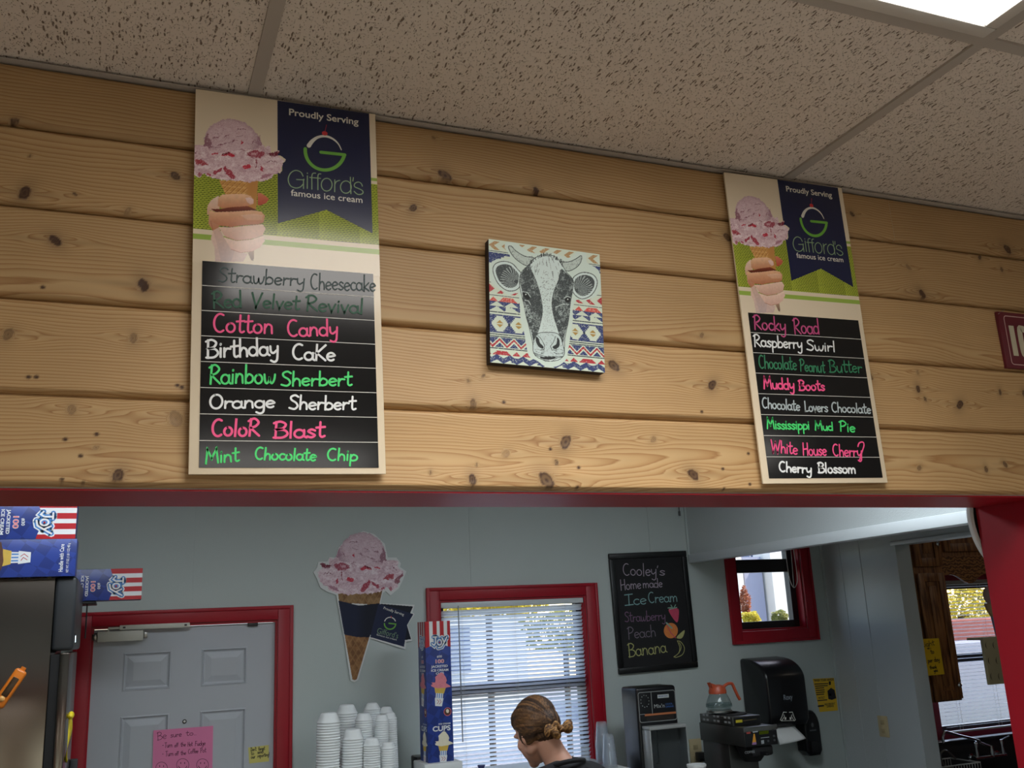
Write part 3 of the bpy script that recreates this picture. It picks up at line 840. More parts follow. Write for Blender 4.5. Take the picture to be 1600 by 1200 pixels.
# ------------------------------------------------------------------ windows
def sash_window(name, hole, y, rails, fw=0.032, panes=True):
    """dark frame with panes; rails: z of horizontal bars"""
    x0, x1, z0, z1 = hole
    m = MB()
    m.box(x0, x0+fw, y, y+0.05, z0, z1); m.box(x1-fw, x1, y, y+0.05, z0, z1)
    m.box(x0+fw, x1-fw, y, y+0.05, z1-fw, z1); m.box(x0+fw, x1-fw, y, y+0.05, z0, z0+fw)
    for a, b in rails: m.box(x0+fw, x1-fw, y-0.004, y+0.045, a, b)
    w = struct(m.build(name, M_bronze))
    edges = [z0+fw]+[v for r in rails for v in r]+[z1-fw]
    for a, b in zip(edges[::2], edges[1::2]):
        MB().box(x0+fw, x1-fw, y+0.018, y+0.022, a, b).build('pane', M_glass, w)
    return w
casing('trim_6', W1, 0.078, tw=0.072, bottom=True)
zmr = float(at(800, 1072, WB+0.06)[2])
sash_window('window_1', (W1[0]+0.012, W1[1]-0.012, W1[2]+0.012, W1[3]-0.012), WB+0.055, [(zmr-0.03, zmr+0.035)])
casing('trim_7', W2, 0.078, bottom=True)
_z = float(at(1155, 882, WB+0.06)[2])
sash_window('window_2', (W2[0]+0.012, W2[1]-0.012, W2[2]+0.012, W2[3]-0.012), WB+0.06, [(_z-0.055, _z+0.030)], fw=0.045)
sash_window('window_3', (W3[0], W3[1], W3[2], W3[3]), WB+0.07, [(float(at(1520, 1028, WB)[2])-0.03, float(at(1520, 1028, WB)[2])+0.03)])

# ------------------------------------------------------------------ white header panel and corner trims in the back room
zb_ = 1.95+0.345
hp = MB(); hp.box(3.38, 3.43, TH, WB-0.003, zb_+0.03, CEIL)
struct(hp.build('trim_8', M_frp))
t9 = MB(); t9.box(3.368, 3.442, TH, WB-0.003, zb_-0.010, zb_+0.045, 0, 0.006)
struct(t9.build('trim_9', M_trimwhite, smooth=True))
struct(MB().box(XR-0.012, XR, WB-0.012, WB, 0, CEIL).box(3.368, 3.38, WB-0.012, WB-0.001, zb_, CEIL).build('trim_10', M_paint))
struct(MB().box(XR-0.010, XR, DY[0]-0.0, DY[1]+0.03, 2.322, 2.345, 0, 0.003).build('trim_11', M_trimwhite, smooth=True))

# ================================================================== OUTDOORS
M_asphalt = mat('pale_paving', (146, 146, 152), 0.9, var=0.1)
M_lawn = mat('lawn', (120, 140, 70), 0.95, var=0.2, vscale=6)
struct(MB().box(-14, 26, 3.85, 30, -0.3, -0.12).build('ground_outside', M_asphalt))
struct(MB().box(-14, 26, 7.5, 9.0, -0.12, -0.10).build('lawn_strip', M_lawn))
M_lilac = mat('lilac_render', (150, 132, 150), 0.85, var=0.05)
M_lilac2 = mat('grey_stone_pier', (164, 164, 180), 0.85, var=0.05)
M_cream = mat('cream_stone', (232, 226, 214), 0.8, var=0.03)
M_bluewin = mat('shaded_window', (92, 108, 140), 0.2, var=0.05)
YB = 16.0
def bx(px0, py0, px1, py1, y0, th, mb, mi=0):
    a = at(px0, py0, y0); b = at(px1, py1, y0)
    mb.box(a[0], b[0], y0, y0+th, min(a[2], b[2]), max(a[2], b[2]), mi)
bl = thing('building', 'lilac building across the road seen through the small red framed window', 'building', (8.0, YB, -0.12))
m = MB(); a = at(1100, 700, YB); b = at(1330, 700, YB); roofz = at(1200, 889, YB)[2]
m.box(a[0], b[0], YB, YB+6, -0.12, roofz); m.build('wall', M_lilac, bl, bl.location)
m = MB(); bx(1120, 892, 1320, 880, YB-0.25, 0.25, m); m.build('cornice', M_lilac2, bl, bl.location)
m = MB(); bx(1100, 880, 1330, 700, YB+1.0, 3, m); m.build('upper_storey', M_cream, bl, bl.location)
for a4 in ((1158, 888, 1168, 840), (1198, 888, 1203, 840), (1178, 888, 1190, 840)):
    m = MB(); bx(*a4, YB+0.94, 0.08, m); m.build('window', M_bluewin, bl, bl.location)
m = MB(); bx(1172, 985, 1188, 870, YB-0.35, 0.35, m); m.build('pier', M_lilac2, bl, bl.location)
m = MB(); bx(1216, 985, 1226, 860, YB-0.6, 0.6, m); m.build('pier', M_cream, bl, bl.location)
m = MB(); bx(1150, 985, 1157, 860, YB-0.6, 0.6, m); m.build('pier', M_cream, bl, bl.location)
m = MB(); bx(1203, 958, 1211, 918, YB-0.04, 0.1, m); m.build('doorway', M_bluewin, bl, bl.location)
for c in ((1165, 913), (1206, 906)):
    q = at(c[0], c[1], YB); m = MB(); s = 0.045*1.0
    for k, (r, mi, dy) in enumerate(((0.062, 0, 0.05), (0.040, 1, 0.06))):
        r *= 1.0*1.0
        m.prism([(q[0]+r*1.42*math.cos(PI/4+0.3+i*PI/2), q[2]+r*1.42*math.sin(PI/4+0.3+i*PI/2)) for i in range(4)], YB-dy, YB, 'y', mi)
    m.build('wall_plate', [M_white, M_bronze], bl, bl.location)
for c in ((1171, 942, 1174, 957), (1182, 945, 1185, 955), (1194, 939, 1197, 952), (1205, 941, 1209, 953)):
    m = MB(); bx(*c, YB-0.1, 0.1, m); m.build('lamp_panel', M_cream, bl, bl.location)

def leafy(name, label, cat, c, r, n, leaf, m, group=None, trunk=None, seed=1):
    rr = random.Random(seed); t = thing(name, label, cat, (c[0], c[1], -0.12), group)
    mb = MB()
    for i in range(n):
        while True:
            d = Vector((rr.uniform(-1, 1), rr.uniform(-1, 1), rr.uniform(-1, 1)))
            if 0.15 < d.length < 1: break
        lump = 0.82+0.18*math.sin(5*d.x+seed)*math.cos(4*d.z+2*d.y)
        d = d.normalized()*(d.length**0.4)*lump
        p = Vector((c[0]+d.x*r[0], c[1]+d.y*r[1], c[2]+d.z*r[2]))
        u = Vector((rr.gauss(0, 1), rr.gauss(0, 1), rr.gauss(0, 1))).normalized(); w = u.orthogonal().normalized()
        s = leaf*rr.uniform(.6, 1.3)
        mb.add([p-u*s, p+w*s*.5, p+u*s, p-w*s*.5], [(0, 1, 2, 3)])
    mb.build('foliage', m, t, t.location)
    MB().tube([(c[0], c[1], -0.12), (c[0]+0.02, c[1], c[2]-0.3*r[2])], trunk or 0.03, 8).build('trunk', mat('bark', (82, 64, 48), .9, var=.1), t, t.location)
    return t
M_yel = mat('yellow_leaves', (214, 196, 60), 0.7, var=0.25, vscale=20, transl=0.3)
M_grn = mat('dry_green_leaves', (150, 148, 70), 0.7, var=0.25, vscale=20, transl=0.3)
M_rust = mat('rust_leaves', (176, 104, 66), 0.7, var=0.25, vscale=20, transl=0.3)
M_brick = mat('red_brown_hedge', (150, 84, 72), 0.8, var=0.3, vscale=12)
c = at(1173, 966, 11.0); leafy('shrub', 'round yellow leaved shrub outside the small red framed window', 'shrub', c, (0.17, .17, 0.12), 1500, .022, M_yel, seed=2)
c = at(1218, 964, 12.0); leafy('shrub', 'round dull green shrub at the right of the small window view', 'shrub', c, (0.16, .17, 0.13), 1500, .022, M_grn, seed=3)
c = at(1164, 940, 13.0); leafy('shrub', 'tall rust coloured shrub at the left of the small window view', 'shrub', c, (0.09, .15, 0.30), 1500, .022, M_rust, seed=4)
# beyond the kitchen window
c = at(1500, 940, 12.2); leafy('tree', 'yellow leaved tree outside the kitchen window', 'tree', c, (1.1, .8, 0.75), 3500, .05, M_yel, seed=5, trunk=.1)
c = at(1560, 935, 13.8); leafy('tree', 'green leaved tree right of the yellow tree beyond the kitchen window', 'tree', c, (1.2, .8, 0.8), 3500, .05, M_grn, seed=6, trunk=.1)
h0 = at(1440, 985, 9.5); h1 = at(1640, 960, 9.5)
tag(MB().box(h0[0], h1[0]+2, 9.5, 10.0, -0.12, float(h1[2]), 0, 0.05).build('brick_garden_wall', M_brick, smooth=True), 'low red brown wall outside the kitchen window', 'wall')
tag(MB().box(h0[0]-3, h1[0]+3, 8.6, 9.2, -0.12, float(at(1520, 1003, 8.6)[2]), 0, 0.05).build('pale_kerb_wall', mat('weathered_concrete', (150, 150, 158), .85, var=.06), smooth=True), 'pale low wall in front of the red brown wall outside', 'wall')
# beyond the big window
c = at(760, 930, 9.0); leafy('tree', 'yellow leaved tree outside the big window blind', 'tree', c, (0.9, .7, 0.30), 2500, .05, M_yel, seed=8, trunk=.04)
c = at(880, 985, 10.0); leafy('tree', 'dull green tree outside the right half of the big window', 'tree', c, (.7, .6, 0.35), 900, .05, M_grn, seed=9, trunk=.04)
b2 = thing('building', 'pale block across the lawn behind the big window blind', 'building', (4.5, 15, -0.12))
m = MB(); m.box(0.0, 6.9, 15, 18, -0.12, 2.6); m.build('wall', M_cream, b2, b2.location)
for k in range(3):
    m = MB(); m.box(0.6+2.4*k, 1.0+2.4*k, 14.95, 15.02, 1.2, 2.0); m.build('window', M_bluewin, b2, b2.location)
# ================================================================== PRINTED PICTURES
def proj(P):
    q = (np.asarray(P)-EYE) @ RX.T
    return np.stack([800+F_PX*q[..., 0]/q[..., 2], 600-F_PX*q[..., 1]/q[..., 2]], -1)

SCOOP = [(360,990),(330,985),(230,935),(190,880),(135,870),(100,820),(60,710),(45,660),(70,630),(130,605),(95,525),(160,520),(230,545),(235,470),(265,440),
         (300,465),(335,440),(345,390),(385,290),(450,200),(540,115),(660,80),(790,62),(880,90),(960,150),(1010,190),(1060,290),(1090,390),(1095,480),(1140,475),
         (1230,475),(1290,520),(1260,570),(1310,610),(1370,650),(1330,740),(1290,800),(1265,860),(1250,900),(1200,930),(1160,960),(1130,920),(1100,880),(1060,930),
         (1000,960),(870,980),(760,985),(640,980),(520,1010),(440,985)]
BALL = [(335,440),(345,390),(385,290),(450,200),(540,115),(660,80),(790,62),(880,90),(960,150),(1010,190),(1060,290),(1090,390),(1095,490),(1000,515),(900,520),(800,545),(640,520),(520,520),(400,490)]
def paint_scoop(p):
    U, V = p.U, p.V
    wob = (fbm(U/34, V/34, 3)-0.5)*46+(fbm(U/9, V/9, 2)-0.5)*16
    wob2 = (fbm(U/34+50, V/34+9, 3)-0.5)*46+(fbm(U/9+20, V/9+5, 2)-0.5)*16
    Q = Pic(U+wob, V+wob2, (0, 0, 0)); Q.c = p.c; Q.hit = p.hit
    Q.poly(SCOOP, (222, 196, 204))
    m = inpoly(Q.U, Q.V, SCOOP)
    n = fbm(U/55, V/40, 4)
    Q.put(m & (n > 0.56), (240, 226, 230), np.clip((n-0.54)*7, 0, .8))
    Q.put(m & (n < 0.42), (190, 150, 164), np.clip((0.42-n)*5, 0, .5))
    ball = inpoly(Q.U, Q.V, BALL)
    Q.put(ball, (216, 188, 198), 0.7)
    e = np.clip((np.hypot((U-740)/380, (V-330)/300)-0.72)*2.2, 0, .6)
    Q.put(ball, (160, 124, 138), e)
    Q.poly([(1040,290),(1095,400),(1095,490),(1000,510),(990,440),(1030,360)], (140, 92, 106), .75)
    Q.poly([(360,300),(400,300),(420,400),(380,470),(335,440),(345,390)], (160, 118, 134), .6)
    # strata below the ball
    lo = m & ~ball
    s = np.sin(V/13+(fbm(U/70, V/60, 3)-.5)*22)
    Q.put(lo & (s > 0.80), (176, 126, 144), .3)
    for pts, c in [([(95,525),(180,530),(290,565),(200,610),(120,580)], (104, 24, 42)), ([(290,550),(430,510),(545,570),(540,610),(420,645),(330,605)], (158, 62, 80)),
                   ([(400,555),(500,560),(480,600),(420,600)], (214, 170, 178)), ([(700,590),(770,562),(860,590),(860,622),(780,612),(750,642),(700,615)], (196, 36, 58)),
                   ([(760,560),(860,590),(860,608),(780,590)], (110, 30, 44)), ([(910,585),(960,570),(1000,590),(985,608),(920,602)], (196, 60, 78)),
                   ([(490,770),(540,735),(600,765),(592,812),(510,795)], (200, 40, 62)), ([(330,770),(372,752),(372,830),(340,834)], (184, 44, 66)),
                   ([(700,930),(740,870),(830,760),(852,830),(800,900),(760,955),(720,955)], (166, 52, 70)), ([(845,790),(985,870),(975,905),(880,850)], (160, 52, 70)),
                   ([(1040,765),(1130,690),(1220,705),(1195,762),(1080,774)], (166, 58, 70)), ([(1210,760),(1345,675),(1330,755),(1270,855),(1220,815)], (138, 76, 88)),
                   ([(1110,890),(1180,885),(1165,955)], (168, 90, 104)), ([(575,400),(600,384),(622,410),(600,442)], (196, 40, 60)),
                   ([(1010,900),(1050,880),(1060,915),(1030,930)], (172, 66, 86)), ([(400,660),(420,665),(440,780),(425,790),(405,720)], (150, 70, 84)),
                   ([(180,845),(360,900),(370,955),(300,940)], (172, 120, 136))]:
        Q.poly(pts, c, .9)
    for pts in [[(555,205),(590,215),(650,205)], [(580,290),(640,320),(680,330)], [(700,390),(770,430),(830,430)], [(800,350),(850,355)], [(860,300),(930,290)],
                [(900,350),(980,360)], [(430,370),(470,430)], [(780,310),(830,330)], [(660,385),(700,380)], [(830,440),(910,465)], [(1180,570),(1250,640)], [(150,700),(230,660),(270,690)],
                [(900,495),(1000,500)], [(570,540),(620,515)]]:
        Q.line(pts, 9, (128, 72, 88), .75)
    sp = fbm(U/9, V/7, 2)
    Q.put(m & (sp > .72), (240, 228, 232), .5); Q.put(m & (sp < .25), (160, 106, 122), .5)
    p.c = Q.c; p.hit |= m
    return m

HAND_S = lambda x, y: ((x-300)*9.23, (y-280)*9.23)
def paint_hand(p):
    U, V = p.U, p.V
    def part(poly, top, bot, v0, v1, a=1.0):
        m = inpoly(U, V, poly); t = np.clip((V-v0)/(v1-v0), 0, 1)[..., None]
        c = np.array(top, float)*(1-t)+np.array(bot, float)*t
        c = c*(1+0.08*(fbm(U/30, V/30, 3)-.5))[..., None]
        p.put(m, c, a); return m
    # cone in the fist
    cone = [(390,20),(955,20),(940,200),(925,445),(850,445),(700,330),(480,215)]
    mc = p.poly(cone, (204, 150, 84))
    m = inpoly(U, V, cone)
    w = np.abs(((U*0.95+V*1.0+8*np.sin(V/40)) % 78)-39) < 8
    w |= np.abs(((V-0.12*U) % 76)-38) < 9
    p.put(m & w & (U < 800), (224, 178, 112), .9)
    w2 = np.abs(((U*0.95+V*1.0+14) % 78)-39) < 6
    p.put(m & w2 & (U < 800), (150, 92, 48), .7)
    p.put(m, (176, 118, 62), np.clip((U-760)/260, 0, .35))
    part([(805,1060),(895,1020),(888,1180),(850,1165)], (168, 138, 116), (120, 96, 82), 1030, 1180)
    part([(250,640),(300,740),(270,860),(330,1000),(330,1190),(735,1190),(800,1080),(700,1050),(560,1000),(460,850),(380,690)], (228, 196, 176), (206, 182, 176), 640, 1190)
    part([(300,740),(380,690),(470,860),(620,1030),(560,1190),(420,1190),(350,900)], (206, 170, 152), (186, 170, 172), 700, 1190, .7)
    part([(945,195),(1000,205),(1070,250),(1108,290),(1070,345),(1000,372),(945,382)], (214, 128, 102), (184, 82, 62), 195, 380)
    part([(225,380),(280,300),(380,240),(400,450),(330,470),(250,450),(235,640),(300,740),(380,700),(420,600),(330,470),(215,520)], (232, 206, 188), (188, 126, 92), 250, 720)
    part([(270,430),(430,430),(560,395),(800,385),(925,440),(860,455),(600,470),(340,475)], (142, 72, 50), (92, 40, 30), 385, 475)
    part([(380,262),(440,222),(600,214),(760,214),(850,245),(892,312),(872,368),(800,388),(560,405),(430,425),(370,380)], (236, 196, 160), (196, 132, 96), 215, 420)
    part([(770,275),(830,262),(885,290),(890,350),(840,365),(795,330)], (236, 208, 202), (222, 184, 172), 262, 365)
    part([(245,455),(340,475),(600,468),(860,450),(1000,468),(1052,530),(1030,622),(960,652),(700,668),(560,690),(400,668),(270,610)], (232, 186, 148), (184, 116, 84), 455, 690)
    part([(700,520),(900,500),(1020,520),(1010,590),(800,590)], (238, 206, 184), (226, 184, 156), 500, 590, .5)
    part([(380,690),(560,695),(800,670),(1020,652),(1062,712),(1022,800),(860,862),(640,885),(480,830)], (236, 206, 188), (206, 160, 140), 660, 885)
    part([(460,840),(640,892),(860,872),(1030,822),(1052,890),(980,985),(860,1045),(700,1062),(560,1010)], (238, 212, 196), (216, 176, 160), 830, 1060)
    for ln_ in ([(560,690),(700,668),(960,652),(1030,622)], [(480,832),(640,887),(860,867),(1026,808)], [(560,1010),(700,1060),(860,1042)], [(270,605),(300,740)]):
        p.line(ln_, 9, (150, 88, 66), .6)

# ================================================================== MENU BOARDS ON THE CEDAR HEADER
M_print = mat('printed_sheet', (255, 255, 255), 0.15, spec=0.5, attr='print')
M_printmat = mat('matte_print', (255, 255, 255), 0.55, spec=0.3, attr='print')
M_board = mat('cream_board', (222, 209, 184), 0.2, var=0.015)
M_navy = mat('navy_print', (24, 32, 66), 0.24, var=0.03)
M_slate = mat('black_marker_panel', (15, 17, 20), 0.13, var=0.05)
M_line = mat('white_rule', (196, 196, 190), 0.4)
M_wht = mat('white_print', (214, 214, 206), 0.4)
M_lime = mat('lime_print', (104, 170, 58), 0.35)
M_pale = mat('pale_green_print', (128, 160, 120), 0.4)
M_cherry = mat('cherry_print', (190, 40, 44), 0.4)
INK = {'pink': mat('pink_marker', (238, 84, 142), 0.6), 'white': mat('white_marker', (226, 232, 234), 0.6), 'green': mat('green_marker', (70, 216, 116), 0.6),
       'deep': mat('deep_green_marker', (44, 120, 84), 0.6), 'dim': mat('dim_pink_marker', (190, 76, 130), 0.6), 'grey': mat('grey_green_marker', (66, 84, 86), 0.6),
       'dull': mat('dull_green_marker', (40, 88, 68), 0.6), 'soft': mat('soft_white_marker', (170, 184, 188), 0.6)}
SY = -0.030
def frame_of(TL, TR, BR, BL, y):
    q = [at(*p, y) for p in (TL, TR, BR, BL)]
    th = 0.5*(math.atan2(q[1][2]-q[0][2], q[1][0]-q[0][0])+math.atan2(q[2][2]-q[3][2], q[2][0]-q[3][0]))
    th = 0.5*th+0.5*0.5*(math.atan2(q[3][0]-q[0][0], q[0][2]-q[3][2])+math.atan2(q[2][0]-q[1][0], q[1][2]-q[2][2]))
    ex = np.array([math.cos(th), 0, math.sin(th)]); ez = np.array([-math.sin(th), 0, math.cos(th)])
    c = sum(q)/4
    w = 0.5*((q[1]-q[0]) @ ex+(q[2]-q[3]) @ ex); h = 0.5*((q[0]-q[3]) @ ez+(q[1]-q[2]) @ ez)
    o = c-ex*w/2-ez*h/2
    loc = lambda px, py: (float((at(px, py, y)-o) @ ex), float((at(px, py, y)-o) @ ez))
    return o, ex, ez, w, h, th, loc
SA = frame_of((307,140), (588,178), (601,740), (293,742), SY)
SB = frame_of((1130,265), (1305,292), (1385,755), (1193,755), SY)
BW, BH = SA[3], SA[4]

def board_print():
    """the upper, photographic half of the board, in board coordinates"""
    o, ex, ez, w, h, th, loc = SA
    b0 = loc(450, 418)[1]-0.004
    X, Z = sheet(0.0, BW, b0, BH, 0.0009)
    P = o+X[..., None]*ex+Z[..., None]*ez
    px = proj(P)
    c1 = lambda u, v: loc(280+u/3.75, 120+v/3.75)
    p = Pic((px[..., 0]-300)*9.23, (px[..., 1]-280)*9.23, (222, 209, 184))
    vt = c1(1140, 628)[1]; vb = c1(1150, 985)[1]
    band = (Z < vt) & (Z > vb)
    row = (Z-0.012*X)/0.0036; ir = np.floor(row); fr = row-ir
    fc = (X/0.0066+0.5*(ir % 2)+0.35*(vnoise(ir*3.1, ir*0+2)-.5))
    fc = fc-np.floor(fc)
    tex = (fr > 0.34+0.16*np.sin(fc*6.28))*1.0
    shade = 0.75+0.25*fbm(X*160, Z*260, 2)
    col = np.where(tex[..., None] > .5, np.array([172, 186, 66.]), np.array([66, 80, 24.]))*(.85+.15*shade)[..., None]
    p.put(band, col)
    p.put((Z < c1(1140, 592)[1]) & (Z > c1(1140, 612)[1]), (150, 176, 84))
    p.put((Z < c1(1150, 1012)[1]) & (Z > c1(1150, 1040)[1]), (150, 178, 78))
    paint_hand(p)
    # scoop: the cut-out's drawing turned round; affine from board to drawing coordinates
    S9 = lambda u, v: loc(295+u/9.6, 175+v/9.6)
    pr_ = [((600,410),(795,455)), ((545,770),(900,825)), ((110,530),(1355,592)), ((790,62),(560,112)), ((1090,400),(212,400)), ((770,880),(660,950)), ((780,600),(620,655)), ((560,1005),(800,1025))]
    A = np.array([[*S9(*b), 1] for a, b in pr_]); B = np.array([a for a, b in pr_], float)
    Mx = np.linalg.lstsq(A, B, rcond=None)[0]
    G = np.stack([X, Z, np.ones_like(X)], -1) @ Mx
    ps = Pic(G[..., 0], G[..., 1], (0, 0, 0)); ps.c = p.c
    m = paint_scoop(ps)
    return X, Z, ps.c
_bp = board_print()
_art = {}
def menu_board(S, label, words, panel):
    o, ex, ez, w, h, th, loc = S
    root = thing('menu_board', label, 'menu board', tuple(o), 'ice cream flavour boards', (0, -th, 0))
    if 'panel' not in _art:
        la = SA[6]; c1 = lambda u, v: la(280+u/3.75, 120+v/3.75); c3 = lambda u, v: la(430+u/10, 150+v/10); c4 = lambda u, v: la(430+u/8.571, 240+v/8.571)
        k = BW/305.0                                             # metres per photo pixel on the board
        objs = []
        objs.append(MB().box(0, BW, 0.0, 0.005, 0, BH, 0, 0.0012).build('panel', M_board, root, smooth=True))
        objs.append(MB().box(0.05, BW-0.05, 0.005, 0.0165, 0.10, 0.14).build('hanging_cleat', M_brownwall, root))
        objs.append(MB().box(0.05, BW-0.05, 0.005, 0.0165, BH-0.12, BH-0.08).build('hanging_cleat', M_brownwall, root))
        objs.append(sheet_mesh('photo_print', _bp[0], _bp[1], -0.0003, _bp[2], M_print, root))
        bt = [c1(575,138), c1(1113,214), c1(1132,918), c1(862,780), c1(578,860)]
        bt[0] = (bt[0][0], BH-0.0005); bt[1] = (bt[1][0], BH-0.0005); bt[2] = (bt[1][0]*.5+bt[2][0]*.5, bt[2][1]); bt[1] = (bt[2][0], bt[1][1]); bt[4] = (bt[0][0], bt[4][1])
        objs.append(MB().poly(bt, -0.0006).build('banner', M_navy, root))
        # scoop edge that overlaps the banner
        tip = [(x, z) for x, z in [(0, 0)]]
        X, Z, C = _bp
        S9 = lambda u, v: la(295+u/9.6, 175+v/9.6)
        poly = [S9(1300,650), S9(1240,600), S9(1280,595), S9(1355,572), S9(1365,610), S9(1330,650), S9(1390,660), S9(1460,715), S9(1445,750), S9(1410,780), S9(1405,880), S9(1370,930), S9(1330,915), S9(1310,880)]
        mk = inpoly(X, Z, poly)
        objs.append(sheet_mesh('scoop_print', X, Z, -0.0009, C, M_print, root, mask=mk))
        t = MB(); type_(t, 'Proudly Serving', c3(215, 300), c3(1300, 455), 12.5*k, -0.0009, 0, 0.016)
        objs.append(t.build('lettering', M_wht, root))
        lg = MB()
        ga = [c3(778+310*math.cos(a), 850-310*math.sin(a)) for a in np.radians(np.linspace(176, 345, 30))]
        lg.ribbon(ga, 6.0*k, -0.0009, 0); lg.ribbon([c3(1086, 922), c3(712, 882)], 5.6*k, -0.00095, 0)
        wa = [c3(*q) for q in catmull([(523,782),(575,712),(650,655),(740,632),(830,642),(920,688),(990,760),(1032,845)], 5)]
        lg.ribbon(wa, list(np.array([7.4, 6.4, 4.8, 4.4, 4.2, 3.4, 2.4, 1.6])*k), -0.0009, 1)
        cc = c3(772, 588); lg.poly([(cc[0]+5.0*k*math.cos(a), cc[1]+4.2*k*math.sin(a)) for a in np.linspace(0, 2*PI, 20)[:-1]], -0.0011, 2)
        lg.ribbon([c3(778, 550), c3(800, 455)], 0.7*k, -0.0009, 2)
        objs.append(lg.build('emblem', [M_lime, M_wht, M_cherry], root))
        gf = MB(); wd = 1.75*k
        el = lambda cx, cy, rx, ry: [(cx+rx*math.cos(a), cy+ry*math.sin(a)) for a in np.linspace(0, 2*PI, 29)]
        for st in ([(372,305),(340,250),(270,228),(205,265),(173,345),(200,430),(270,463),(335,450),(378,405)], [(378,468),(378,468),(378,355),(378,355),(285,350)], [(430,300),(428,470)], [(430,262),(430,270)],
                   [(540,265),(505,268),(490,305),(490,400),(490,480)], [(610,275),(580,278),(570,315),(570,400),(570,488)], [(460,322),(605,335)], el(688,420,72,85),
                   [(797,355),(795,515)], [(797,415),(818,378),(862,362)], el(945,452,72,82), [(1005,320),(1012,540)], [(1045,325),(1038,372)],
                   [(1165,440),(1150,405),(1110,385),(1065,405),(1060,445),(1110,470),(1160,495),(1175,525),(1150,548),(1100,548),(1055,510)]):
            gf.ribbon([c4(*q) for q in catmull(st, 4)], wd, -0.0009, 0)
        objs.append(gf.build('lettering', M_pale, root))
        t = MB(); type_(t, 'famous ice cream', c4(210, 565), c4(1168, 664), 11.5*k, -0.0009, 0, 0.006)
        objs.append(t.build('lettering', M_wht, root))
        c2 = lambda u, v: la(280+u/3.243, 390+v/3.243)
        q = [c2(122,52), c2(985,130), c2(1008,1108), c2(95,1103)]
        x0 = (q[0][0]+q[3][0])/2; x1 = (q[1][0]+q[2][0])/2; z1 = (q[0][1]+q[1][1])/2; z0 = (q[2][1]+q[3][1])/2
        objs.append(MB().box(x0, x1, -0.0010, 0.0, z0, z1).build('marker_panel', M_slate, root))
        r = MB()
        for i in range(1, 8): r.ribbon([(x0, z0+(z1-z0)*i/8), (x1, z0+(z1-z0)*i/8)], 0.0013, -0.0013)
        objs.append(r.build('row_lines', M_line, root))
        _art['panel'] = objs
    else:
        for ob in _art['panel']:
            c = ob.copy(); COL.objects.link(c); c.parent = root
    k = BW/305.0
    c2 = panel(loc)
    for ink, wd, items in words:
        for word, a, b, hh in items:
            m = MB(); p0, p1 = c2(*a), c2(*b); top = c2(a[0], a[1]-hh)
            write(m, word, p0, p1, abs(top[1]-p0[1]), wd*k, -0.0017, slant=0.06)
            if word == 'Cherry' and ink == 'pink':            # the long hook after the last letter
                m.ribbon(catmull([c2(*q) for q in ((838,912),(846,890),(868,884),(876,904),(862,950),(852,985),(846,1002))], 4), wd*k, -0.0017)
            m.build('handwriting', INK[ink], root)
    return root
menu_board(SA, 'cream menu board left of the cow picture listing Strawberry Cheesecake to Mint Chocolate Chip', [
    ('grey', 2.3, [('Strawberry', (197,163), (632,185), 72), ('Cheesecake', (662,200), (992,212), 78)]),
    ('dull', 3.2, [('Red', (168,298), (315,292), 82), ('Velvet', (362,290), (605,305), 70), ('Revival', (640,310), (930,325), 75)]),
    ('pink', 3.4, [('Cotton', (168,420), (472,425), 92), ('Candy', (545,440), (800,436), 82)]),
    ('white', 3.6, [('Birthday', (135,550), (500,535), 88), ('CaKe', (568,556), (785,565), 78)]),
    ('green', 3.3, [('Rainbow', (150,680), (482,678), 92), ('Sherbert', (515,690), (870,690), 72)]),
    ('white', 3.3, [('Orange', (150,806), (480,800), 70), ('Sherbert', (555,810), (890,812), 70)]),
    ('pink', 3.8, [('ColoR', (160,945), (402,945), 85), ('Blast', (475,955), (732,950), 80)]),
    ('green', 3.0, [('Mint', (130,1085), (300,1072), 70), ('Chocolate', (380,1064), (690,1070), 60), ('Chip', (745,1068), (900,1070), 60)])],
    lambda loc: (lambda u, v: loc(280+u/3.243, 390+v/3.243)))
menu_board(SB, 'cream menu board right of the cow picture listing Rocky Road to Cherry Blossom', [
    ('dim', 3.2, [('Rocky', (190,180), (387,190), 85), ('Road', (440,205), (598,208), 92)]),
    ('white', 3.2, [('Raspberry', (190,285), (490,300), 72), ('Swirl', (520,310), (697,318), 64)]),
    ('deep', 3.0, [('Chocolate', (220,420), (455,432), 80), ('Peanut', (478,440), (632,450), 72), ('Butter', (660,446), (862,450), 74)]),
    ('pink', 3.6, [('Muddy', (250,550), (440,555), 68), ('Boots', (470,560), (630,562), 62)]),
    ('soft', 3.0, [('Chocolate', (240,670), (475,688), 64), ('Lovers', (505,692), (650,695), 62), ('Chocolate', (675,695), (918,705), 60)]),
    ('green', 3.2, [('Mississippi', (270,800), (535,805), 62), ('Mud', (570,808), (682,810), 50), ('Pie', (725,815), (820,820), 62)]),
    ('pink', 3.0, [('White', (295,945), (460,960), 74), ('House', (495,965), (642,968), 74), ('Cherry', (682,970), (862,975), 72)]),
    ('white', 3.6, [('Cherry', (345,1068), (547,1078), 62), ('Blossom', (590,1075), (824,1078), 62)])],
    lambda loc: (lambda u, v: loc(1130+u/4, 470+v/4)))

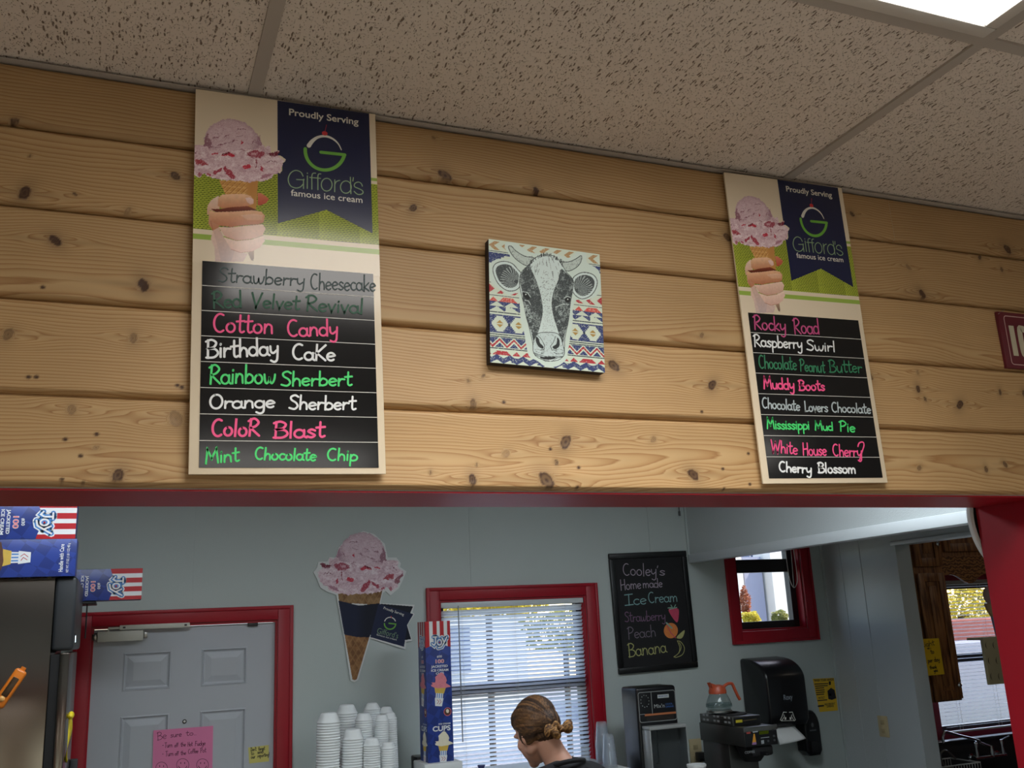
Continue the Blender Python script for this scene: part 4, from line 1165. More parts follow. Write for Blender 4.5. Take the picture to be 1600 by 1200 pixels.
# ================================================================== COW PICTURE
def cow_picture():
    y = -0.034
    c5 = lambda u, v: (740+u/5.0, 360+v/5.0)
    S = frame_of(c5(120,72), c5(988,182), c5(1022,1110), c5(128,1032), y)
    o, ex, ez, w, h, th, loc = S
    root = thing('cow_picture', 'square picture of a horned black and white cow on a patterned ground', 'picture', tuple(o), None, (0, -th, 0))
    MB().box(0, w, 0.0008, 0.022, 0, h, 0, 0.001).build('panel', mat('dark_edge', (44, 36, 34), 0.7, var=.1), root, smooth=True)
    X, Z = sheet(0, w, 0, h, 0.0007)
    px = proj(o+X[..., None]*ex+Z[..., None]*ez)
    U = (px[..., 0]-740)*5; V = (px[..., 1]-360)*5
    s = X/w; t = 1-Z/h
    bgc = (206, 220, 204); navy = (52, 66, 116); red = (176, 52, 62); coral = (204, 86, 76); tan = (176, 142, 98); gold = (170, 140, 74); dk = (46, 62, 74)
    p = Pic(U, V, bgc)
    wear = fbm(X*900, Z*900, 2) > 0.24
    tri = lambda f, n: np.abs(((f*n) % 1.0)-0.5)*2            # 0..1..0 zigzag
    def put(m, c): p.put(m & wear, c)
    # tan chevrons along the top, red ones beside the cheeks
    zz = np.abs(t-0.048)/0.036
    put((t > .012) & (t < .084) & (((s*9.0*np.where(s < .5, 1, 1)-zz*0.45) % 1.0) < .42), tan)
    put((t > .092) & (t < .099), dk)
    st = np.floor(tri(s, 3.2)*6)/6
    put((t > .106) & (t < .125+0.085*st), navy)
    zz = np.abs(t-0.405)/0.038
    put((t > .367) & (t < .443) & (((np.where(s < .5, s, 1-s)*9+zz*0.45) % 1.0) < .42), red)
    put((t > .355) & (t < .361), dk)
    put((t > .456) & (t < .463), dk)
    z3 = tri(s, 8.0); z3b = tri(s+0.0625, 8.0)
    lv = (t-.470)/.036; ff = (s*4) % 1; put((lv > 0) & (lv < 1) & ((np.abs(ff-.64) < .16+.16*lv) | (np.abs(ff-.14) < .15*lv)), coral)
    lv = (t-.506)/.040; put((lv > 0) & (lv < 1) & (z3 > lv), navy)
    lv = (t-.546)/.038; put((lv > 0) & (lv < 1) & (z3 > lv) & ((s*4+.3) % 1 < .85), navy)
    put((t > .590) & (t < .598), dk)
    band = (t > .612) & (t < .760)
    put(band, navy)
    for cs in (0.085, 0.245, 0.745, 0.905):
        dx = np.abs(s-cs)/0.068; dt = np.abs(t-.686)/0.062
        q = np.floor(dt*5)/5
        p.put((dx < 1.02-0.72*q+0.0) & (dt < 1.0), bgc)
        p.put((dx*0.068/0.034+dt*0.062/0.030 < 1) & (np.abs(t-.686) > .003), gold)
    p.put((np.abs(s-.165)/.012+np.abs(t-.69)/.014 < 1), dk); p.put((np.abs(s-.825)/.012+np.abs(t-.69)/.014 < 1), dk)
    put((t > .768) & (t < .776), dk); put((t > .785) & (t < .792), dk)
    zg = .800+.058*tri(s-.02, 8.2)
    put((t > zg) & (t < zg+.020) , red)
    put((t > .797) & (t < zg-.012), navy); put((t < .874) & (t > zg+.036), navy)
    put((t > .880) & (t < .887), dk)
    lv = (t-.900)/.034; ff = (s*4+.25) % 1; put((lv > 0) & (lv < 1) & ((np.abs(ff-.64) < .16+.16*lv) | (np.abs(ff-.14) < .15*lv)), red)
    zb2 = tri(s, 9.0)
    put((t > .930+.030*zb2) & (t < .972+.030*zb2), navy); put((t > .95) & ((s*4.5+.2) % 1 < .3) & (t < .99), navy)
    # pale halo
    halo = catmull([(255,95),(330,100),(420,160),(500,180),(620,175),(740,215),(815,165),(880,180),(885,250),(975,310),(995,420),(965,505),(880,545),(800,545),(775,620),(775,700),(755,830),(738,940),(722,1010),(650,1062),(560,1062),(500,1020),(435,985),(412,900),(395,800),(370,700),(358,560),(345,490),(270,505),(185,445),(130,395),(122,280),(180,225),(262,228),(285,200),(245,140)], 3, True)
    p.poly(halo, (204, 222, 214))
    ink = (62, 70, 70); wht = (206, 224, 222); grey = (120, 132, 130)
    n1 = fbm(U/7, V/7, 3); n2 = fbm(U/60, V/60, 3)
    def shape(pts, fill, outline=None, ow=5):
        P = catmull(pts, 4, True); p.poly(P, fill)
        if outline: p.line([tuple(q) for q in P]+[tuple(P[0])], ow, outline)
        return inpoly(U, V, P)
    for horn in ([(272,130),(296,124),(330,160),(400,202),(470,214),(445,262),(410,275),(350,240),(300,190)], [(655,248),(740,246),(800,222),(836,198),(845,215),(830,260),(790,298),(735,318),(690,292)]):
        m = shape(horn, (188, 204, 198), ink, 6); p.put(m & (n1 > .62), grey, .5)
    for ear, c in (([(150,300),(175,258),(235,242),(300,258),(345,305),(375,345),(365,430),(325,468),(262,470),(200,425),(165,365)], (335, 400)), ([(770,390),(800,350),(860,328),(932,345),(965,392),(955,455),(912,512),(850,535),(800,512),(768,462)], (805, 470))):
        shape(ear, wht, ink, 6)
        cx = sum(a for a, b in ear)/len(ear); cy = sum(b for a, b in ear)/len(ear)
        m = shape([(cx+(a-cx)*.80, cy+(b-cy)*.80) for a, b in ear], (66, 74, 76))
        an = np.arctan2(V-c[1], U-c[0]); dd = np.hypot(U-c[0], V-c[1])
        p.put(m & (np.sin(an*38+n2*8) > .45) & (dd < 130) & (dd > 15), (186, 202, 200), .8)
        p.put(m & (n1 > .68), grey, .7)
    head = [(440,268),(480,215),(560,190),(640,208),(690,268),(725,325),(772,382),(776,455),(757,560),(742,700),(712,850),(700,985),(600,1022),(482,978),(460,870),(420,700),(388,560),(358,420),(372,330),(430,270)]
    shape(head, wht, ink, 5)
    dl = [(440,255),(385,318),(357,385),(378,468),(388,560),(412,690),(452,800),(468,868),(490,842),(520,745),(540,640),(530,530),(500,420),(470,345),(445,290)]
    dr = [(690,300),(740,348),(782,392),(777,460),(757,560),(746,680),(716,800),(692,888),(655,770),(622,665),(610,560),(630,460),(660,390),(672,335)]
    for d in (dl, dr):
        m = shape(d, (60, 68, 70)); p.put(m & (n1 > .60), (104, 116, 116), .8); p.put(m & (n2 > .56) & (n1 > .45), (150, 164, 162), .7)
    for a, b, r in ((420, 620, 40), (440, 690, 28), (680, 640, 30), (665, 720, 22)):
        m = np.hypot((U-a)/(r*.6), (V-b)/r) < 1; p.put(m & (n1 > .44), (172, 188, 186), .75)
    for e in ([(385,482),(415,492),(440,520),(425,540),(395,520)], [(712,538),(735,522),(755,530),(750,556),(722,562)]):
        shape(e, (24, 28, 30))
    for st in ([(385,478),(420,485),(445,520)], [(400,545),(430,552),(445,580)], [(640,600),(700,575),(745,580)], [(705,530),(735,515),(758,525)]):
        p.line(st, 6, (196, 212, 210), .9)
    p.disc((408, 500), 5, (220, 230, 228)); p.disc((736, 538), 5, (220, 230, 228))
    m = shape([(482,835),(520,800),(620,798),(668,818),(695,880),(704,980),(600,995),(482,972),(464,900)], (196, 214, 214), ink, 5)
    p.put(m & (n1 > .66), grey, .5)
    for no in ([(488,830),(508,845),(520,880),(545,905),(540,925),(505,905),(486,865)], [(652,838),(672,860),(668,908),(632,928),(618,908),(648,885)]): shape(no, (44, 50, 52))
    for st in ([(500,820),(530,850),(555,900),(550,930),(520,935)], [(640,830),(620,880),(600,905),(612,935),(645,935)], [(470,960),(560,985),(700,985)]): p.line(st, 5, ink, .8)
    shape([(520,990),(640,990),(622,1006),(560,1010)], (36, 40, 42)); p.line([(520,1000),(560,1022),(610,1022),(650,1000)], 4, ink, .8)
    rr = random.Random(3)
    for i in range(46):
        a = rr.uniform(440, 690); b = rr.uniform(195, 330); p.line([(a, b), (a+(a-560)*.08+rr.uniform(-6, 6), b+rr.uniform(18, 40))], 3, ink if rr.random() < .6 else grey, .7)
    for i in range(30):
        a = rr.uniform(435, 700); b = 262-70*math.sin((a-435)/265*PI)
        p.line([(a, b+8), (a+(a-565)*.06, b-rr.uniform(4, 20))], 6, ink)
    for i in range(60):
        a = rr.choice([rr.uniform(470, 550), rr.uniform(620, 700)]); b = rr.uniform(925, 970); p.line([(a, b), (a+9, b+1)], 3, ink, .7)
    p.put((np.hypot((U-575)/70, (V-470)/150) < 1) & (n1 > .64), grey, .6)
    p.put(inpoly(U, V, head) & (V > 600) & (V < 790) & (U > 540) & (U < 640) & (n1 > .66), grey, .5)
    sheet_mesh('painted_front', X, Z, 0.0, p.c, M_printmat, root)
    MB().box(w*.3, w*.7, 0.0195, 0.0215, h*.45, h*.6).build('hanging_cleat', M_brownwall, root)
cow_picture()

# ================================================================== DARK RED SIGN AT THE RIGHT EDGE
def ice_sign():
    y = -0.022
    k12 = lambda u, v: at(1545+u/12.0, 480+v/12.0, y)
    a = k12(95, 65); b = k12(410, 1140); z1, z0 = float(a[2]), float(b[2]); x0 = float((a[0]+b[0])/2); x1 = x0+0.60
    root = thing('red_sign', 'dark red tin sign with white border and the letters IC at the right edge', 'sign', (x0, y, z0))
    M_oxb = mat('oxblood_enamel', (92, 22, 36), 0.4, var=0.06)
    M_bone = mat('bone_letter', (186, 182, 160), 0.5, var=0.06)
    MB().box(x0, x1, y, y+0.010, z0, z1, 0, 0.002).build('panel', M_oxb, root, root.location, smooth=True)
    i0 = k12(215, 155); i1 = k12(490, 1075); bx0 = float((i0[0]+i1[0])/2); bz1 = float(i0[2]); bz0 = float(i1[2])
    m = MB(); r = 0.008; X1 = x1-(bx0-x0)
    pts = []
    for cx, cz, a0 in ((bx0+r, bz0+r, 180), (X1-r, bz0+r, 270), (X1-r, bz1-r, 0), (bx0+r, bz1-r, 90)): pts += arc(cx, cz, r, r, a0, a0+90, 5)
    m.ribbon(pts, 0.0022, y-0.0006, closed=True); m.build('border', mat('pinkish_rule', (190, 160, 160), .5), root, root.location)
    l = MB(); c = [k12(330,340), k12(420,340), k12(595,920), k12(495,912)]
    lx0 = float((c[0][0]+c[3][0])/2); lx1 = float((c[1][0]+c[2][0])/2); lz1 = float(c[0][2]); lz0 = float((c[2][2]+c[3][2])/2)
    l.poly([(lx0, lz0), (lx1, lz0), (lx1, lz1), (lx0, lz1)], y-0.0008)
    hh = lz1-lz0; cw = hh*0.42; g0 = float((k12(490,400)[0]+k12(640,870)[0])/2)
    def C_(x): return [(x+cw, lz0+hh*.72), (x+cw, lz0+hh*.86), (x+cw*.5, lz1-.006), (x+.008, lz0+hh*.84), (x+.008, lz0+hh*.16), (x+cw*.5, lz0+.006), (x+cw, lz0+hh*.14), (x+cw, lz0+hh*.28)]
    l.ribbon(catmull(C_(g0), 4), lx1-lx0, y-0.0008)
    type_(l, 'E CREAM', (g0+cw+.03, lz0), (x1-.05, lz0), hh, y-0.0008, 0, 0.03)
    l.build('lettering', M_bone, root, root.location)
    MB().box(x0+.1, x1-.1, y+.010, -0.0135, z0+.05, z1-.05).build('hanging_cleat', M_brownwall, root, root.location)
    w = MB(); s = k12(170, 130); e = k12(330, 35); w.tube([(s[0], y-.001, s[2]), (e[0], y+.006, e[2])], 0.0009, 6)
    w.build('hanging_wire', M_steel, root, root.location)
ice_sign()
# ================================================================== WINDOW BLINDS
M_slat = mat('white_blind_slat', (226, 230, 236), 0.45, var=0.02, transl=0.6)
M_cord = mat('white_cord', (206, 204, 196), 0.7)
def blind(name, label, x0, x1, ztop, zbot, y, pitch, tilt, cords, group, wand=None, sag=None):
    t = thing(name, label, 'window blind', (x0, y, ztop), group)
    MB().box(x0, x1, y-0.018, y+0.018, ztop-0.030, ztop, 0, 0.003).build('headrail', M_trimwhite, t, t.location, smooth=True)
    n = int((ztop-0.035-zbot-0.02)/pitch); s = MB(); rr = random.Random(4)
    for i in range(n):
        z = ztop-0.045-i*pitch; a = math.radians(tilt+rr.uniform(-2, 2)); dz0 = rr.uniform(-.001, .001); dz1 = rr.uniform(-.001, .001)
        if sag and i < len(sag): dz0 += sag[i][0]; dz1 += sag[i][1]; a += math.radians(sag[i][2])
        pr = []
        for k in range(5):
            q = (k-2)/2*0.0125; c = 0.0022*(1-((k-2)/2)**2)
            pr.append((q*math.cos(a)+c*math.sin(a), -q*math.sin(a)+c*math.cos(a)))       # room side edge low when tilt < 0
        vs = []; nx = 6
        for j in range(nx+1):
            f = j/nx; x = x0+0.006+(x1-x0-0.012)*f; dz = dz0*(1-f)+dz1*f+0.0008*math.sin(f*9+i)
            for q in pr: vs.append((x, y+q[0], z+q[1]+dz))
        fs = []
        for j in range(nx):
            for k in range(4):
                fs.append((j*5+k, j*5+k+1, j*5+k+6, j*5+k+5))
        s.add(vs, fs)
    s.build('slats', M_slat, t, t.location, smooth=True, angle=60)
    zb = ztop-0.045-n*pitch
    MB().box(x0+0.004, x1-0.004, y-0.012, y+0.012, zb-0.012, zb, 0, 0.003).build('bottom_rail', M_trimwhite, t, t.location, smooth=True)
    for cx in cords:
        c = MB()
        for yy in (-0.0135, 0.0135): c.tube([(cx, y+yy, ztop-0.03), (cx, y+yy, zb)], 0.0008, 5)
        c.build('ladder_cord', M_cord, t, t.location)
    if wand:
        MB().tube([(wand[0], y-0.02, ztop-0.02), (wand[1], y-0.026, wand[2])], 0.0035, 8).build('tilt_wand', mat('grey_clear_wand', (150, 156, 160), .25), t, t.location, smooth=True)
    return t
yb1 = WB+0.022
za = float(at(780, 935, yb1)[2])
wx = at(640+297/4, 900+200/4, yb1); wx2 = at(640+323/4, 900+1035/4, yb1)
blind('window_blind', 'white slatted blind with hanging wand in the big red framed window', W1[0]+0.014, W1[1]-0.014, W1[3]-0.013, W1[2]+0.03, yb1, 0.0228, 44,
      [float(at(722, 1000, yb1)[0]), float(at(805, 1000, yb1)[0]), float(at(884, 1000, yb1)[0])], 'slatted window blinds', (float(wx[0]), float(wx2[0]), float(wx2[2])),
      [(-.012, -.002, 14), (-.004, .004, -6), (-.002, .0, 4)])
yk = WB-0.055
k0 = at(1478, 1125, yk); k1 = at(1520, 1142, yk)
blind('window_blind', 'white slatted blind over the dark kitchen sink beside the wooden cabinet', float(k0[0]), 6.75, 1.95+0.165, float(k1[2])-0.01, yk, 0.0245, 10,
      [float(k0[0])+0.13, 5.75, 6.3], 'slatted window blinds')
c = MB(); q = lambda u, v: tuple(at(1050+u/5, 780+v/5, WB-0.006))
c.tube(catmull([q(886,360), q(895,470), q(918,620), q(950,690), q(975,660), q(978,600), q(962,480), q(945,360)], 5), 0.0026, 6)
c.tube([q(925,360), q(938,500), q(952,690)], 0.002, 6)
tag(c.build('blind_cord', M_cord), 'white looped cord hanging at the right of the small window', 'cord')

# ================================================================== THINGS ON THE BACK WALL
# ---- die-cut ice cream poster
def cone_poster():
    y = WB-0.010
    k8 = lambda u, v: at(470+u/4.284, 810+v/4.284, y)
    P2 = lambda pts: [(float(k8(*q)[0]), float(k8(*q)[2])) for q in pts]
    OUT = [(232,262),(252,195),(318,130),(420,84),(492,105),(562,170),(582,262),(640,262),(670,300),(664,325),(706,355),(684,412),(655,470),(628,492),(600,516),(568,486),(548,500),(533,568),(762,578),(747,628),(762,640),(716,712),(746,820),(706,826),(700,877),(465,802),(385,1080),(360,1097),(333,1085),(290,800),(245,555),(238,512),(180,492),(130,462),(108,402),(84,360),(108,330),(118,290),(178,288),(190,258)]
    o = k8(360, 1097)
    root = thing('ice_cream_poster', 'die-cut poster of a strawberry ice cream cone with a navy flag on the back wall', 'poster', tuple(o))
    MB().prism(P2(OUT), y, y+0.006, 'y').build('backing', M_white, root, root.location)
    pts = np.array(P2(OUT)); x0, z0 = pts.min(0); x1, z1 = pts.max(0)
    X, Z = sheet(x0, x1, z0, z1, 0.0021)
    px = proj(np.stack([X, np.full_like(X, y), Z], -1))
    U = (px[..., 0]-490)*9.6; V = (px[..., 1]-825)*9.6
    p = Pic(U, V, (220, 220, 220))
    cc = lambda pts: [((470+a/4.284-490)*9.6, (810+b/4.284-825)*9.6) for a, b in pts]
    n = fbm(U/60, V/60, 3)
    hit = np.zeros(U.shape, bool)
    for poly, c in [(cc([(248,500),(548,480),(526,580),(255,565)]), (148, 116, 78)), (cc([(292,780),(463,785),(376,1078),(360,1085),(344,1078)]), (146, 104, 66)),
                    (cc([(530,570),(754,588),(735,632),(705,690),(740,810),(700,815),(600,700)]), (18, 21, 34)), (cc([(250,550),(390,582),(530,568),(462,796),(380,795),(290,778)]), (26, 33, 58)),
                    (cc([(520,570),(756,640),(714,712),(692,862),(463,796)]), (28, 36, 66))]:
        m = inpoly(U, V, poly); p.put(m, c); hit |= m
        if c[0] > 100:
            p.put(m, np.array((104, 70, 40.)), np.clip((n-.42)*2.4, 0, .7)); dq = (np.abs(((U+V*.6) % 90)-45) < 10) | (np.abs(((U-V*.6) % 90)-45) < 10); p.put(m & dq, (178, 138, 92), .35)
        elif c == (26, 33, 58): p.put(m, np.array((12, 15, 28.)), np.clip(1-np.abs(U-520)/420, 0, 1)*0+np.clip((np.abs(U-480)-150)/240, 0, .7))
    m = paint_scoop(p); hit |= m
    sheet_mesh('cone_print', X, Z, y-0.0006, p.c, M_printmat, root, mask=hit, loc=root.location)
    t = MB(); f = lambda u, v: tuple(np.array(P2([(u, v)])[0])); k = 1/4.284*0.0037
    type_(t, 'Proudly Serving', f(552, 606), f(688, 652), 16*k, y-0.0012, 0, .01)
    type_(t, 'famous ice cream', f(506, 782), f(640, 818), 11*k, y-0.0012, 0)
    t.ribbon([f(597+38*math.cos(a), 700-38*math.sin(a)) for a in np.radians(np.linspace(20, 160, 12))], 6*k, y-0.0012, 0)
    t.ribbon([f(597+38*math.cos(a), 704-38*math.sin(a)) for a in np.radians(np.linspace(180, 355, 14))]+[f(590, 702)], 8*k, y-0.0012, 1)
    type_(t, "Gifford's", f(508, 768), f(647, 805), 36*k, y-0.0012, 2, -0.012)
    t.ribbon([f(604, 656), f(606, 664)], 6*k, y-0.0013, 3)
    t.build('lettering', [M_wht, M_lime, M_pale, M_cherry], root, root.location)
    MB().box(o[0]-0.03, o[0]+0.10, y+0.006, WB, o[2]+0.25, o[2]+0.5).build('mounting_tape', M_white, root, root.location)
cone_poster()

# ---- chalkboard
def chalkboard():
    y = WB-0.022
    k = lambda u, v: (930+u/5.4545, 850+v/5.4545)
    S = frame_of(k(113,75), k(773,62), k(887,1052), k(212,1112), y)
    o, ex, ez, w, h, th, loc = S
    root = thing('chalkboard', 'black framed chalkboard listing homemade strawberry, peach and banana ice cream', 'chalkboard', tuple(o), None, (0, -th, 0))
    f = MB(); b = 0.036
    for a in ((0, w, 0, b), (0, w, h-b, h), (0, b, b, h-b), (w-b, w, b, h-b)): f.box(a[0], a[1], 0, 0.020, a[2], a[3], 0, 0.005)
    f.build('frame', mat('black_frame_paint', (13, 13, 14), 0.4, var=.05), root, smooth=True)
    MB().box(b-.002, w-b+.002, 0.008, 0.021, b-.002, h-b+.002).build('slate', mat('chalk_slate', (19, 19, 21), 0.75, var=.25, vscale=12), root)
    L = lambda u, v: loc(*k(u, v)); yy = 0.0072
    chalk = lambda nm, c: mat(nm, c, 0.9, var=.2, vscale=90)
    cols = {'lav': chalk('lavender_chalk', (166, 154, 168)), 'aqua': chalk('aqua_chalk', (132, 170, 170)), 'plum': chalk('plum_chalk', (120, 92, 120)), 'ash': chalk('ash_chalk', (120, 110, 124)), 'lem': chalk('lemon_chalk', (172, 172, 112))}
    for col, wd, ws in (('lav', .0054, [('Cooley', (240,268), (525,266), 100), ("'s", (530,266), (597,266), 78)]), ('lav', .0050, [('Home', (222,392), (395,376), 84), ('made', (412,372), (577,366), 74)]),
                        ('aqua', .0058, [('Ice', (262,522), (440,508), 92), ('Cream', (458,502), (706,490), 90)]), ('plum', .0050, [('Strawberry', (258,665), (602,645), 84)]),
                        ('ash', .0050, [('Peach', (285,808), (520,786), 96)]), ('lem', .0058, [('Banana', (290,964), (612,922), 112)])):
        for word, a, c, hh in ws:
            m = MB(); p0, p1 = L(*a), L(*c); write(m, word, p0, p1, abs(L(a[0], a[1]-hh)[1]-p0[1]), wd, yy)
            m.build('handwriting', cols[col], root)
    d = MB()
    d.poly([L(*q) for q in catmull([(630,560),(665,545),(712,552),(718,600),(704,668),(660,622)], 4, True)], yy, 0)
    for q in (((625,545),(660,540)), ((650,520),(668,548)), ((690,518),(672,548)), ((640,556),(700,540))): d.ribbon([L(*q[0]), L(*q[1])], .006, yy-.0004, 1)
    d.poly([L(650+60*math.cos(a)-0, 738+66*math.sin(a)) for a in np.linspace(0, 2*PI, 24)[:-1]], yy, 2)
    d.ribbon([L(615,690), L(650,760), L(690,800)], .005, yy-.0004, 0); d.ribbon([L(612,672), L(658,716)], .010, yy-.0005, 1)
    d.poly([L(*q) for q in catmull([(698,800),(720,770),(766,734),(758,780),(735,806)], 4, True)], yy, 3)
    for st in ([(705,825),(735,835),(765,885),(750,940),(700,965),(675,962)], [(705,825),(725,880),(715,930),(675,962)], [(722,840),(738,880),(718,930)]): d.ribbon([L(*q) for q in catmull(st, 5)], .0042, yy, 3)
    d.build('fruit_drawing', [chalk('pink_chalk', (196, 72, 100)), chalk('leaf_chalk', (130, 168, 150)), chalk('orange_chalk', (214, 128, 66)), cols['lem']], root)
chalkboard()

# ---- paper towel dispenser, soap dispenser, poster, outlets
def towel_dispenser():
    k = lambda u, v: (1140+u/6.317, 1010+v/6.317)
    X0 = float(at(*k(118, 400), WB)[0]); yf = float(ax(*k(372, 420), X0)[1]); X1 = float(at(*k(765, 420), yf)[0])
    z1 = float(at(*k(600, 95), (yf+WB)/2)[2]); z0 = float(at(*k(560, 790), yf)[2])
    root = thing('paper_towel_dispenser', 'black paper towel dispenser with a white towel hanging out of it', 'towel dispenser', (X0, WB, z0))
    d = WB-yf
    prof = [(WB-0.001, z0), (yf+0.03, z0), (yf+0.005, z0+0.03), (yf, z0+0.08), (yf, z1-0.13)]+[(yf+d*0.78*(1-math.cos(a)), z1-0.13+0.125*math.sin(a)) for a in np.linspace(0.15, PI/2, 9)]+[(WB-0.001, z1)]
    bm = bmesh.new(); m0 = MB().prism(prof, X0, X1, 'x')
    vs = [bm.verts.new(v) for v in m0.v]
    for f in m0.f: bm.faces.new([vs[i] for i in f])
    bmesh.ops.recalc_face_normals(bm, faces=bm.faces)
    ed = [e for e in bm.edges if len(e.link_faces) == 2 and e.calc_face_angle() > 1.2]
    bmesh.ops.bevel(bm, geom=ed, offset=0.018, segments=3, affect='EDGES', profile=.5)
    MB().addbm(bm).build('housing', mat('black_smoked_plastic', (14, 14, 17), 0.28, var=.04), root, root.location, smooth=True, angle=40)
    t = MB(); f = lambda u, v: (float(at(*k(u, v), yf)[0]), float(at(*k(u, v), yf)[2]))
    type_(t, 'Roxy', f(535, 528), f(622, 522), .030, yf-.0008, 0, .01)
    t.build('lettering', mat('silver_print', (130, 140, 150), .4), root, root.location)
    t = MB()
    for sx in (1, -1):
        cx = 575
        t.ribbon([f(cx+sx*a, b) for a, b in ((14, 650), (44, 648), (58, 690), (74, 725), (62, 735), (48, 712), (34, 690), (40, 675))], .004, yf-.0008)
        t.poly([f(cx+sx*a, b) for a, b in ((16, 700), (32, 698), (34, 722), (18, 724))], yf-.0008)
    t.ribbon([f(515, 735), f(640, 732)], .003, yf-.0008)
    t.build('pull_symbol', M_wht, root, root.location)
    s = MB(); a = f(470, 800); b = f(688, 795); zb = f(600, 945)[1]; n = 8; vs = []
    for i in range(n+1):
        tt = i/n; z = z0+0.002+(zb-z0)*tt; y = yf+0.07-0.03*tt-0.05*math.sin(tt*2.0)
        for j in range(7):
            u = j/6; vs.append((a[0]+(b[0]-a[0]+0.035*tt**2)*u, y-0.02*tt*math.sin(u*3), z+0.02*tt*(u-.5)))
    s.add(vs, [(i*7+j, i*7+j+1, i*7+j+8, i*7+j+7) for i in range(n) for j in range(6)])
    pw = s.build('paper_towel', mat('white_paper', (216, 218, 216), .9, var=.02), root, root.location, smooth=True)
    md = pw.modifiers.new('thick', 'SOLIDIFY'); md.thickness = 0.0008
    # soap dispenser beside it
    q = lambda u, v: (1140+u/6.317, 1010+v/6.317)
    ys = WB-0.10; xa = float(at(*q(740, 800), ys)[0]); xb = float(at(*q(905, 850), ys)[0]); za_ = float(at(*q(800, 628), ys)[2]); zb2 = float(at(*q(850, 1080), ys)[2])
    so = thing('soap_dispenser', 'black wall soap dispenser with rounded top right of the towel dispenser', 'soap dispenser', (xa, WB, zb2))
    pr = [(xa, zb2+0.03), (xa+0.03, zb2), (xb-0.02, zb2), (xb, zb2+0.03), (xb, za_-0.10)]+[((xa+xb)/2+(xb-xa)/2*math.cos(t_), za_-0.10+0.10*math.sin(t_)) for t_ in np.linspace(0.2, PI-0.2, 9)]+[(xa, za_-0.10)]
    bm = bmesh.new(); m0 = MB().prism(pr, ys, WB-.001, 'y'); vs = [bm.verts.new(v) for v in m0.v]
    for ff in m0.f: bm.faces.new([vs[i] for i in ff])
    bmesh.ops.recalc_face_normals(bm, faces=bm.faces)
    bmesh.ops.bevel(bm, geom=[e for e in bm.edges if len(e.link_faces) == 2 and e.calc_face_angle() > 1.2], offset=0.015, segments=3, affect='EDGES', profile=.5)
    MB().addbm(bm).build('housing', MATS['black_smoked_plastic'], so, so.location, smooth=True, angle=40)
    MB().box(xa+0.03, xb-0.03, ys-0.012, ys+0.01, zb2+0.02, zb2+0.09, 0, 0.006).build('push_bar', M_blackmat, so, so.location, smooth=True)
    e = MB(); e.poly([((xa+xb)/2+0.010*math.cos(a), za_-0.09+0.014*math.sin(a)) for a in np.linspace(0, 2*PI, 12)[:-1]], ys-.0006); e.box((xa+xb)/2-.025, (xa+xb)/2+.025, ys-.0006, ys, za_-.126, za_-.118)
    e.build('emblem', mat('grey_print', (90, 94, 98), .5), so, so.location)
towel_dispenser()

def notice(name, label, cat, quad, y, m, items, th=0.0012, group=None):
    """sheet of paper from four photo corners TL TR BR BL (on the plane y) with lettering [(kind, text, p0, p1, h, width, ink)]"""
    Q = [at(*q, y) for q in quad]; o = Q[3]
    root = thing(name, label, cat, tuple(o), group)
    MB().prism([(float(p[0]), float(p[2])) for p in Q], y, y+th, 'y').build('sheet', m, root, root.location)
    f = lambda q: (float(at(*q, y)[0]), float(at(*q, y)[2]))
    by = {}
    for it in items:
        kind, txt, a, b, hh, wd, inkm = it
        mb = by.setdefault(inkm.name, (MB(), inkm))[0]
        h = abs(f((a[0], a[1]-hh))[1]-f(a)[1]) if a is not None else 0
        if kind == 'hand': write(mb, txt, f(a), f(b), h, wd, y-.0006)
        elif kind == 'type': type_(mb, txt, f(a), f(b), h, y-.0006, 0, wd)
        elif kind == 'line': mb.ribbon([f(q) for q in txt], wd, y-.0006)
        elif kind == 'poly': mb.poly([f(q) for q in txt], y-.0007)
    for mb, im in by.values(): mb.build('lettering', im, root, root.location)
    return root
ink_dark = mat('dark_ink', (30, 28, 34), .7); ink_mar = mat('maroon_ink', (92, 32, 62), .7)
pk = lambda u, v: (1140+u/6.317, 1010+v/6.317)
its = [('type', 'WASH YOUR HANDS!', pk(835, 348), pk(1028, 336), 3.6, .03, ink_dark), ('poly', [pk(978, 345), pk(998, 345), pk(998, 380), pk(980, 380)], None, None, 0, 0, ink_dark)]
for r, (a, b) in enumerate(((840, 970), (845, 965), (850, 930), (852, 935), (855, 935), (858, 930))): its.append(('line', [pk(a, 372+r*21), pk(b, 366+r*21)], None, None, 0, .006, ink_dark))
its += [('poly', [pk(*q) for q in ((965, 440), (1000, 408), (1035, 430), (1045, 480), (1052, 512), (1010, 528), (975, 520), (970, 480))], None, None, 0, 0, ink_dark),
        ('poly', [pk(*q) for q in ((985, 460), (1008, 478), (1002, 492), (978, 488))], None, None, 0, 0, M_wht),
        ('type', 'PROTECT', pk(878, 520), pk(940, 515), 3.2, .02, ink_dark), ('line', [pk(870, 535), pk(960, 528)], None, None, 0, .006, ink_dark),
        ('type', 'HELP PREVENT', pk(938, 582), pk(1042, 572), 3.0, .02, ink_dark), ('type', 'DISEASE', pk(960, 603), pk(1030, 596), 3.0, .02, ink_dark), ('line', [pk(875, 590), pk(925, 585)], None, None, 0, .010, ink_dark)]
Mnote = lambda nm, c: mat(nm, c, .8, var=.03)
notice('hand_washing_poster', 'small yellow hand washing poster on the wall right of the towel dispenser', 'poster', [pk(822, 320), pk(1030, 310), pk(1070, 632), pk(890, 648)], WB-.002, Mnote('yellow_poster', (226, 184, 46)), its)
kp = lambda u, v: (225+u/7.27, 1120+v/7.27)
its = []
